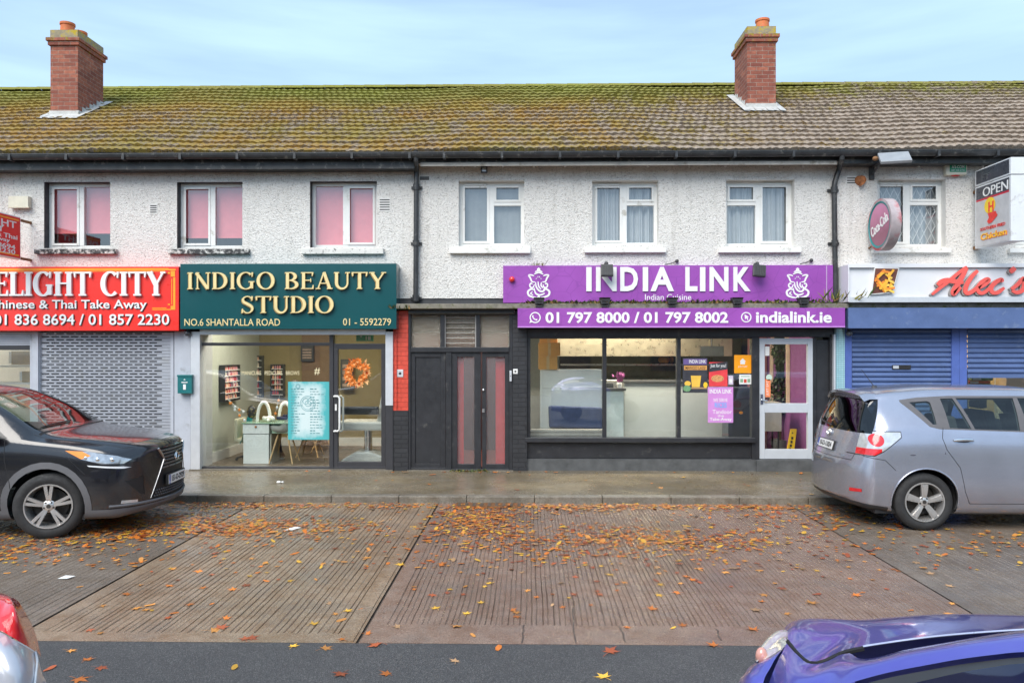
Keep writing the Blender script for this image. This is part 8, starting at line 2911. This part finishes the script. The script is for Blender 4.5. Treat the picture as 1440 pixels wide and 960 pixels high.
def hang_lamp(px, py, tilt, label):
    Y = 12.16
    c = at(px, py, Y)
    s = thing("hanging_floodlight", label, "floodlight", tuple(c), "floodlights hung over the purple sign")
    b = MB()
    w, h = 0.10, 0.10
    m = Matrix.Translation(c) @ Matrix.Rotation(R(tilt), 4, 'Y') @ Matrix.Rotation(R(-14), 4, 'X')
    b.box(-w, w, -0.03, 0.03, -h, h)
    b.v = [m @ v for v in b.v]
    b.build("housing", M_LAMPB, s, bevel=0.012)
    b = MB()
    for k in range(7): b.box(-w + .02 + k * .027, -w + .034 + k * .027, -0.042, -0.0305, -h + .015, h - .015)
    b.v = [m @ v for v in b.v]
    b.build("cooling_fins", M_LAMPB, s)
    b = MB()
    b.ball((c.x, Y + 0.10, c.z + .125), 0.035, seg=10, rings=8); b.tube([(c.x, Y + .02, c.z + .08), (c.x, Y + .06, c.z + .12), (c.x, YW, c.z + .14)], 0.018, 8)
    b.build("arm", M_LAMPB, s, smooth=True)
hang_lamp(853.5, 380.5, 0, "square black lamp hung over the letter N of the purple sign")
hang_lamp(1067.5, 381, 6, "square black lamp hung at the end of the big white capitals")
# loose cable ends with ball over the sign
for px, py, px2, py2, l in ((952, 367, 935, 372, "small black cable ball over the purple sign, near its middle"), (1141, 366, 1125, 371, "small black cable ball over the purple sign, near the downpipe")):
    c = at(px, py, YW - 0.03); e = at(px2, py2, YW - 0.05)
    b = MB(); b.ball(c, 0.03, seg=10, rings=8); b.tube([c, c.lerp(e, .5) + Vector((0, 0, -.012)), e], 0.008, 5)
    boxy("cable_ball", l, "cable", b, M_LAMPB, tuple(c), 0, smooth=True)
# security lamp under the eaves, middle house
c = at(683, 240, YW)
s = thing("security_lamp", "small black security lamp under the eaves of the middle house", "lamp", (c.x, YW, c.z))
b = MB(); b.box(c.x - .075, c.x + .03, YW - 0.13, YW - 0.05, c.z - .06, c.z + .05); b.build("housing", M_LAMPB, s, bevel=0.012)
b = MB(); b.box(c.x - .05, c.x + .01, YW - 0.135, YW - 0.1305, c.z - .045, c.z + .02); b.build("lens", M_LGLASS, s)
b = MB(); b.tube([(c.x - .02, YW - .06, c.z + .03), (c.x + .02, YW, c.z + .05)], 0.018, 6); b.tube([(c.x + .03, YW - .09, c.z + .05), (c.x + .11, YW - .05, c.z + .06)], 0.008, 5); b.build("bracket", M_LAMPB, s)
# LED street floodlight on an arm at the right
c = at(1258, 222, 11.75)
s = thing("led_floodlight", "flat grey LED floodlight on an arm over the lattice window", "floodlight", tuple(c))
m = Matrix.Translation(c) @ Matrix.Rotation(R(-14), 4, 'Z') @ Matrix.Rotation(R(38), 4, 'X')
b = MB(); b.box(-.22, .22, -.16, .16, -.025, .025); b.v = [m @ v for v in b.v]; b.build("housing", pm("lamp grey", (0.34, 0.35, 0.36), 0.5, 0.3), s, bevel=0.012)
b = MB(); b.box(-.13, .13, -.10, .10, -.031, -.0255); b.v = [m @ v for v in b.v]; b.build("lens", pm("led lens", (0.60, 0.59, 0.52), 0.25), s)
b = MB(); w0 = at(1226, 246, YW); b.tube([w0, c + Vector((-.12, .15, -.02))], 0.016, 6); b.tube([w0 + Vector((0, 0, .12)), c + Vector((-.12, .17, 0))], 0.012, 6); b.box(w0.x - .05, w0.x + .03, YW - .03, YW, w0.z - .08, w0.z + .16)
b.build("bracket", M_LAMPB, s)
b = MB(); q = c + Vector((-.24, .12, .02)); b.ball(q, .045, .04, .035, 10, 8); b.build("rusty_joint", MATS["rusty bracket"], s, smooth=True)
# rusty pipe stub
c = at(1209, 254, YW)
b = MB(); M2 = Matrix.Translation((c.x, YW, c.z)) @ Matrix.Rotation(R(90), 4, 'X') @ Matrix.Rotation(R(20), 4, 'Y')
b.lathe([(0.085, -.02), (0.075, 0.05), (0.05, .09), (0.03, .09), (.03, .02)], M2, 16)
for i in range(5): b.box(c.x - .02 + i * .012, c.x - .01 + i * .012, YW - .11, YW - .02, c.z - .10 + i * .01, c.z + .05)
boxy("pipe_stub", "rusty broken pipe stub in the wall beside the lattice window", "pipe", b, pm("deep rust", (0.38, 0.15, 0.06), 0.9, 0.2, var=0.4, scale=20), tuple(c), 0, smooth=True)
# alarm boxes
c = at(1345, 237.5, YW)
s = thing("alarm_box", "cream burglar alarm box with green label under the right eaves", "alarm", (c.x, YW, c.z))
x0, x1, z0, z1 = rect(1330, 229, 1360, 246, YW - .08)
b = MB(); b.box(x0, x1, YW - .085, YW, z0, z1); b.build("case", pm("cream plastic", (0.66, 0.62, 0.50), 0.4), s, bevel=0.014)
b = MB(); b.box(x0 + .06, x1 - .02, YW - .088, YW - .0855, z0 + .045, z1 - .025); b.build("label_panel", pm("alarm green", (0.03, 0.30, 0.15), 0.4), s)
b = MB(); text_on(b, "A'S-COM", ((x0 + x1) / 2 + .02, YW - .088, (z0 + z1) / 2 + .03), (1, 0, 0), (0, 0, 1), .20, .05, .002, .02); text_on(b, "087 258 6796", ((x0 + x1) / 2 + .02, YW - .088, (z0 + z1) / 2 - .025), (1, 0, 0), (0, 0, 1), .21, .024, .002)
b.build("lettering", M_WHITEL, s)
b = MB(); b.ball(((x0 + x1) / 2, YW - .05, z0), .08, .03, .02, 12, 6); b.build("beacon", pm("beacon red", (0.5, .03, .03), .2), s, smooth=True)
c = at(27, 285, YW)
b = MB(); x0, x1, z0, z1 = rect(12, 276, 40, 291, YW - .08); b.box(x0, x1, YW - .09, YW, z0, z1); b.tube([(x0, YW - .09, z0 - .012), (x1 + .02, YW - .09, z0 - .012)], .012, 6)
boxy("alarm_box", "plain cream alarm box above the red projecting sign", "alarm", b, MATS["cream plastic"], tuple(c), 0.012)
c = at(720, 393, 12.32)
b = MB(); b.ball((c.x, 12.29, c.z), .048, .05, .048, 14, 10)
boxy("alarm_bulb", "round red alarm bulb on the left end of the purple sign", "alarm light", b, pm("bulb red", (0.70, 0.02, 0.02), 0.15, coat=1), tuple(c), 0, smooth=True)
# dome cameras
for px, py, l in ((264, 468.5, "small dark dome camera under the teal sign's left end"), (1194.5, 468.5, "small grey dome camera at the end of the blue shutter box")):
    c = at(px, py, 12.2)
    b = MB(); b.ball(c, .052, seg=14, rings=10); b.tube([c, c + Vector((0, .02, .07))], .03, 8)
    boxy("dome_camera", l, "camera", b, pm("camera dark", (0.06, 0.06, 0.07), .25, coat=.5), tuple(c), 0, smooth=True)
# teal letterbox
x0, x1, z0, z1 = rect(249.5, 527.5, 269.5, 553, 12.17)
s = thing("letterbox", "teal metal letterbox with white mark on the grey pier", "letterbox", ((x0 + x1) / 2, 12.2, z0))
b = MB(); b.box(x0, x1, 12.17, 12.275, z0, z1); b.box(x0 - .006, x1 + .006, 12.16, 12.275, z1 - .02, z1 + .008); b.build("case", pm("letterbox teal", (0.015, 0.15, 0.16), 0.35), s, bevel=0.005)
b = MB(); xm = (x0 + x1) / 2; zm = (z0 + z1) / 2
b.box(xm - .05, xm + .05, 12.167, 12.1695, zm + .025, zm + .04); b.box(xm - .022, xm + .022, 12.167, 12.1695, zm - .085, zm + .0)
b.prism([(xm - .02, zm + .07), (xm + .02, zm + .07), (xm, zm + .09)], 12.167, 12.1695)
b.build("white_mark", M_WHITEL, s)
# intercom and bells
for nm, px0, py0, px1, py1, Y, l in (("intercom", 558, 519.5, 567, 530, 12.25, "grey intercom panel on the red brick pier"), ("doorbell", 721.5, 518.5, 728, 525.5, 12.255, "white square doorbell on the black brick pier"), ("door_number", 716.5, 521, 719.5, 536, 12.22, "tiny metal bell pushes on the entrance frame")):
    x0, x1, z0, z1 = rect(px0, py0, px1, py1, Y)
    s = thing(nm, l, nm.replace('_', ' '), ((x0 + x1) / 2, Y, z0))
    b = MB(); b.box(x0, x1, Y, Y + .012, z0, z1); b.build("plate", M_WHITE if nm == "doorbell" else M_ALU, s, bevel=.004)
    b = MB(); b.ball(((x0 + x1) / 2, Y - .001, (z0 + z1) / 2), (x1 - x0) * .22, .006, (x1 - x0) * .22, 10, 6); b.build("push_button", M_FRAME, s, smooth=True)
# conduit on the red pier
b = MB(); p = at(557.5, 440, 12.24); q = at(557.5, 575, 12.24); b.tube([p, q], .008, 6); b.build("conduit", M_REDB, B_L)
# cable clips under the eaves
for B, pxs in ((B_L, (105, 166, 213, 262, 320, 400, 470)), (B_M, (668, 707, 750, 794, 865, 910, 968, 1019, 1081, 1128)), (B_R, (1290, 1380))):
    for px in pxs:
        c = at(px, 233, YW)
        b = MB(); b.tube([(c.x, YW, c.z + .02), (c.x + .005, YW - .03, c.z - .01)], .012, 6); b.ball((c.x + .005, YW - .03, c.z - .02), .02, seg=8, rings=6)
        b.build("cable_clip", M_REV, B)

# ---- weeds rooted on the ledge and at the foot of the walls
LEAFG = [pm("weed green", (0.075, 0.12, 0.022), 0.7, var=0.3, scale=20), pm("weed yellow", (0.26, 0.24, 0.04), 0.7, var=0.3, scale=20), pm("weed dark", (0.035, 0.06, 0.018), 0.7, var=0.3), pm("dry weed", (0.28, 0.17, 0.06), 0.8, var=0.3)]
weed_src = []
for v in range(5):
    r = random.Random(40 + v)
    b = MB()
    n = 70 if v < 4 else 46
    for i in range(n):
        x = r.gauss(0, 0.11); y = r.gauss(0, .035)
        base = Vector((x, y, 0))
        d = Vector((r.gauss(0, .6), r.gauss(-.25, .5), r.uniform(.25, 1.0))).normalized()
        l = r.uniform(.03, .10) * (1 if v < 4 else 1.5)
        petal(b, base + d * r.uniform(0, .05), d, Vector((0, -1, .3)).normalized(), l, l * (.38 if v < 4 else .12), r.choice([0, 0, 1, 2, 2, 3] if v < 4 else [1, 1, 0, 3]))
    o = b.build("weed", LEAFG); weed_src.append(o.data); bpy.data.objects.remove(o)
r = random.Random(21)
spots = []
px = 742
while px < 1172:
    spots.append((px, r.uniform(12.08, 12.2))); px += r.uniform(9, 21)
WL = {0: "low green weed tuft growing on the ledge between the purple signs"}
for i, (px, Y) in enumerate(spots):
    o = bpy.data.objects.new("weed", weed_src[i % 4]); COL.objects.link(o)
    c = at(px, 427, Y); o.location = (c.x, Y, Z(427, 12.1) - .004)
    k = r.uniform(.55, 1.0)
    o.scale = (k, k, k * r.uniform(.45, .8)); o.rotation_euler = (0, 0, r.uniform(-.4, .4))
    tag(o, "low weed tuft growing on the ledge between the two purple signs", "weed", "weeds on the ledge between the purple signs")
for px, py, Y, k, v, l in ((1181, 424, 12.12, 1.7, 4, "long yellow grass tuft at the foot of the right downpipe"), (757, 372, 12.34, .5, 4, "single weed sprout on top of the purple sign over the left emblem"), (563, 432, 12.12, .8, 1, "moss and weed tuft beside the teal sign's lower corner")):
    o = bpy.data.objects.new("weed", weed_src[v]); COL.objects.link(o)
    c = at(px, py, Y); o.location = c + Vector((0, 0, -.04 if v != 4 else -.03)); o.scale = (k, k, k)
    tag(o, l, "weed")
for i, (px, k) in enumerate(((646, .6), (662, .45), (676, .65))):
    o = bpy.data.objects.new("weed", weed_src[i]); COL.objects.link(o)
    o.location = Vector((X(px, 12.22), 12.19, ZP)); o.scale = (k, k, k * .6)
    tag(o, "flat weed tuft at the threshold of the communal entrance", "weed", "weeds at the entrance threshold")
# ------------------------------------------------------------------ fallen leaves and litter
def leaf_mesh(kind, seed):
    r = random.Random(seed)
    pts = []
    if kind == 'maple':
        lobes = [(90, 1.0), (38, .92), (-14, .62), (142, .92), (194, .62)]
        ring = []
        for a, l in sorted(lobes):
            for da, k in ((-19, .46), (-10, .66), (-6, .62), (0, 1.0), (6, .62), (10, .66), (19, .46)):
                ring.append((a + da, l * k * r.uniform(.92, 1.06)))
        ring.append((270, .12))
        ring.sort()
        pts = [(l * math.cos(R(a)), l * math.sin(R(a))) for a, l in ring]
    else:
        n = 16
        for i in range(n):
            a = 2 * math.pi * i / n
            w = .42 * abs(math.sin(a)) ** .8
            pts.append((math.copysign(w, math.sin(a)) * r.uniform(.9, 1.1), math.cos(a)))
    cu = r.uniform(.08, .32); tw = r.uniform(-.25, .25)
    def h(x, y): return cu * (x * x * .8 + y * y * .35) + tw * x * y * .6 + .06 * math.sin(5 * x + 3 * y + seed)
    vs = [Vector((0, 0, h(0, 0)))]
    for k in (.5, 1.0):
        vs += [Vector((x * k, y * k, h(x * k, y * k))) for x, y in pts]
    n = len(pts)
    fs = [(0, 1 + i, 1 + (i + 1) % n) for i in range(n)] + [(1 + i, 1 + n + i, 1 + n + (i + 1) % n, 1 + (i + 1) % n) for i in range(n)]
    # stalk
    o = len(vs)
    for i in range(5):
        t = i / 4
        p = Vector((.05 * math.sin(t * 2 + seed), -.1 - .75 * t, .03 + .10 * math.sin(t * 3)))
        vs += [p + Vector((.022, 0, 0)), p - Vector((.022, 0, 0))]
    fs += [(o + 2 * i, o + 2 * i + 1, o + 2 * i + 3, o + 2 * i + 2) for i in range(4)]
    zmin = min(v.z for v in vs)
    return [v - Vector((0, 0, zmin)) for v in vs], fs

def leaf_mat(name, c1, c2, rough=0.5):
    t = NT(name)
    oi = t.t.nodes.new("ShaderNodeObjectInfo")
    n = t.noise(18, 4, .7)
    c = t.mix(n, c1, c2)
    hs = t.n("ShaderNodeHueSaturation")
    t.link(c, hs.inputs['Color'])
    t.link(t.math('ADD', t.math('MULTIPLY', oi.outputs['Random'], .7), .6), hs.inputs['Value'])
    t.set(Base_Color=hs.outputs[0], Roughness=rough)
    return t.mat
LM = {'orange': leaf_mat("leaf orange", (0.82, 0.25, 0.03), (0.52, 0.13, 0.02), .38),
      'yellow': leaf_mat("leaf yellow", (0.86, 0.52, 0.06), (0.62, 0.30, 0.03), .42),
      'rust': leaf_mat("leaf rust", (0.46, 0.10, 0.03), (0.26, 0.06, 0.02), .35),
      'amber': leaf_mat("leaf amber", (0.82, 0.37, 0.08), (0.55, 0.20, 0.04), .4),
      'tan': leaf_mat("leaf tan", (0.55, 0.34, 0.17), (0.30, 0.15, 0.07), .45)}
src = {}
for col, m in LM.items():
    src[col] = []
    for k in range(4):
        vs, fs = leaf_mesh('maple' if k < 3 else 'oval', hash((k, len(col))) % 97 + k * 7)
        me = bpy.data.meshes.new("fallen_leaf"); me.from_pydata(vs, [], fs); me.materials.append(m)
        me.polygons.foreach_set('use_smooth', [True] * len(me.polygons)); me.update()
        src[col].append((me, vs, fs))
r = random.Random(77)
def pick(): return r.choices(['orange', 'yellow', 'rust', 'amber', 'tan'], [34, 16, 20, 22, 8])[0]
def density(x, y):
    """how thickly the leaves lie at a spot of the bays (0..1)"""
    px = 720 + x / y * F
    d = 0.05
    g = lambda cx, cy, sx, sy, a: a * math.exp(-((x - cx) / sx) ** 2 - ((y - cy) / sy) ** 2)
    d += g(-3.4, 8.6, 1.5, .45, 1.0) + g(-4.9, 8.9, 1.0, .6, 1.2) + g(-.5, 8.8, .45, .6, .95) + g(.7, 8.2, 1.3, .7, .38) + g(1.7, 8.2, 1.4, .45, .5) + g(-5.3, 7.6, 1.2, .6, .5)
    d += g(0.6, 9.6, 1.2, .25, .28) + g(3.6, 9.3, 1.0, .6, .45) + g(-4.0, 9.85, 1.6, .2, .9) + g(1.6, 9.88, 2.6, .15, 1.2) + g(-2.0, 9.9, .8, .15, .5) + g(-.6, 9.5, .5, .5, .5)
    d += g(1.0, 7.2, 2.6, .9, .18) + g(-2.4, 7.0, 1.5, .7, .13) + g(5.5, 8.0, 1.2, .5, .3) + g(1.2, 6.3, 2.0, .6, .06)
    return d
pts = []
tries = 0
while len(pts) < 1150 and tries < 200000:
    tries += 1
    x, y = r.uniform(-7.5, 7.5), r.uniform(YB + .05, YK - .03)
    if abs(x / y) > .75: continue
    if r.random() < density(x, y): pts.append((x, y, 0.004))
for k in range(46):                              # pavement
    x = r.uniform(-3.6, 5.2)
    y = r.choice([r.uniform(YK + .1, YW - .2), 12.1 + r.uniform(-.06, .06)])
    pts.append((x, y, ZP + .004))
road = [(310, 883), (412, 909), (456, 912), (481, 947), (531, 907), (665, 893), (701, 911), (725, 862), (98, 915), (122, 928), (140, 939), (857, 917), (545, 948), (850, 952), (330, 938), (1005, 908), (70, 940), (110, 955), (640, 930)]
fixed = [(*gnd(px, py)[:2], .004) for px, py in road]
first = [(px, py) for px, py in ((430, 724), (300, 886), (265, 850), (480, 872), (640, 880), (720, 858), (760, 785), (735, 805), (915, 856), (1060, 858), (1140, 848), (880, 882), (1255, 800), (1030, 750), (960, 880), (180, 835), (205, 857), (245, 862))]
fixed += [(*gnd(px, py)[:2], .004) for px, py in first]
allp = [(p, 1) for p in fixed] + [(p, 0) for p in pts]
def size_px(p): return 1.0 / p[1]
allp.sort(key=lambda q: (-q[1], q[0][1]))
big, rest = [], []
# the 300 that show largest: a spread favouring near ones
for q in allp:
    (big if len(big) < 298 else rest).append(q)
SURF = lambda p: "pavement" if p[2] > .05 else ("asphalt" if p[1] < YB else "concrete")
names = {'orange': "orange", 'yellow': "yellow", 'rust': "rust red", 'amber': "amber", 'tan': "pale tan"}
wet = {"pavement": "wet pavement before the shops", "asphalt": "dark asphalt of the road", "concrete": "grooved concrete of the parking bays"}
for (p, fx) in big:
    col = pick()
    k = r.choice([0, 1, 2, 0, 1, 2, 3])
    me = src[col][k][0]
    o = bpy.data.objects.new("fallen_leaf", me); COL.objects.link(o)
    s = r.choice([r.uniform(.04, .055), r.uniform(.05, .08)]) * (1.4 if fx else 1)
    if k == 3: s *= .6
    o.scale = (s, s * r.uniform(.8, 1.05), s * r.uniform(.12, .7))
    o.location = p
    o.rotation_euler = (r.gauss(0, .07), r.gauss(0, .07), r.uniform(0, 6.28))
    tag(o, names[col] + " fallen leaf lying on the " + wet[SURF(p)], "leaf", "fallen leaves in the street")
b = MB()
mats = list(LM.values()); keys = list(LM.keys())
extra = []
for _ in range(5600):                             # small fragments and pressed leaves that make up the drifts
    for _t in range(60):
        x, y = r.uniform(-7.5, 7.5), r.uniform(7.0, YK - .02)
        if abs(x / y) < .75 and r.random() < density(x, y) ** 1.5 - .02: break
    else: continue
    extra.append(((x, y, .003), 2))
for (p, fx) in rest + extra:
    col = pick()
    k = r.choice([0, 1, 2, 3])
    _, vs, fs = src[col][k]
    s = r.uniform(.035, .07) if fx == 0 else r.uniform(.02, .055)
    m = Matrix.Translation(Vector(p) + Vector((0, 0, r.uniform(0, .012)))) @ Matrix.Rotation(r.uniform(0, 6.28), 4, 'Z') @ Matrix.Rotation(r.gauss(0, .12), 4, 'X') @ Matrix.Diagonal((s, s * r.uniform(.7, 1.05), s * r.uniform(.1, .45), 1))
    b.add([m @ v for v in vs], fs, keys.index(col))
o = b.build("leaf_drift", mats)
tag(o, kind="stuff")
o['label'] = "drifts of small wet autumn leaves over the parking bays"
# white scrap of paper and pebbles
c = gnd(411, 745)
b = MB(); b.add([c + Vector(v) * .6 for v in ((-.13, -.05, .01), (.02, -.07, .02), (.14, .10, .03), (.05, .06, .05), (-.06, .02, .035))], [(0, 1, 4), (1, 3, 4), (1, 2, 3)])
boxy("paper_scrap", "crumpled white paper scrap on the grooved concrete", "litter", b, M_WHITE, tuple(c), 0)
c = gnd(392, 679, ZP)
b = MB(); b.ball(c + Vector((0, 0, .015)), .035, .03, .02, 8, 6); b.ball(c + Vector((.05, .02, .012)), .02, .02, .014, 8, 6)
boxy("tissue", "small crumpled white tissue on the pavement before the studio", "litter", b, M_WHITE, tuple(c), 0, smooth=True)
c = gnd(92, 813)
b = MB(); b.add([c + Vector(v) * .7 for v in ((-.08, -.04, .01), (.05, -.05, .015), (.10, .05, .02), (-.02, .04, .03))], [(0, 1, 2, 3)])
boxy("paper_scrap", "flat white paper scrap on the grey bay near the dark crossover", "litter", b, M_WHITE, tuple(c), 0)
# ------------------------------------------------------------------ across the street, seen only as reflections
M_TAN = pm("tan render", (0.42, 0.33, 0.19), 0.9, var=0.1)
s = thing("opposite_terrace", "tan terrace across the street, mirrored in the shop windows", "house", (0, -17, 0))
b = MB(); b.box(-26, 26, -23, -17, 0, 5.0); b.build("wall", M_TAN, s)
b = MB(); b.add([(-26, -16.8, 5.0), (26, -16.8, 5.0), (26, -20, 7.2), (-26, -20, 7.2), (-26, -23.2, 5.0), (26, -23.2, 5.0)], [(0, 1, 2, 3), (3, 2, 5, 4), (0, 3, 4), (1, 5, 2)]); b.build("roof", pm("dark slate", (0.09, 0.08, 0.075), 0.8), s)
for i in range(10):
    x = -23 + i * 5.0
    b = MB(); b.box(x, x + 1.3, -16.99, -16.95, 3.2, 4.4); b.build("window", pm("far window", (0.12, 0.13, 0.15), 0.15), s)
    b = MB(); b.box(x - .1, x + 1.6, -16.99, -16.95, 0.9, 2.3); b.build("window", pm("far window", (0.12, 0.13, 0.15), 0.15), s)
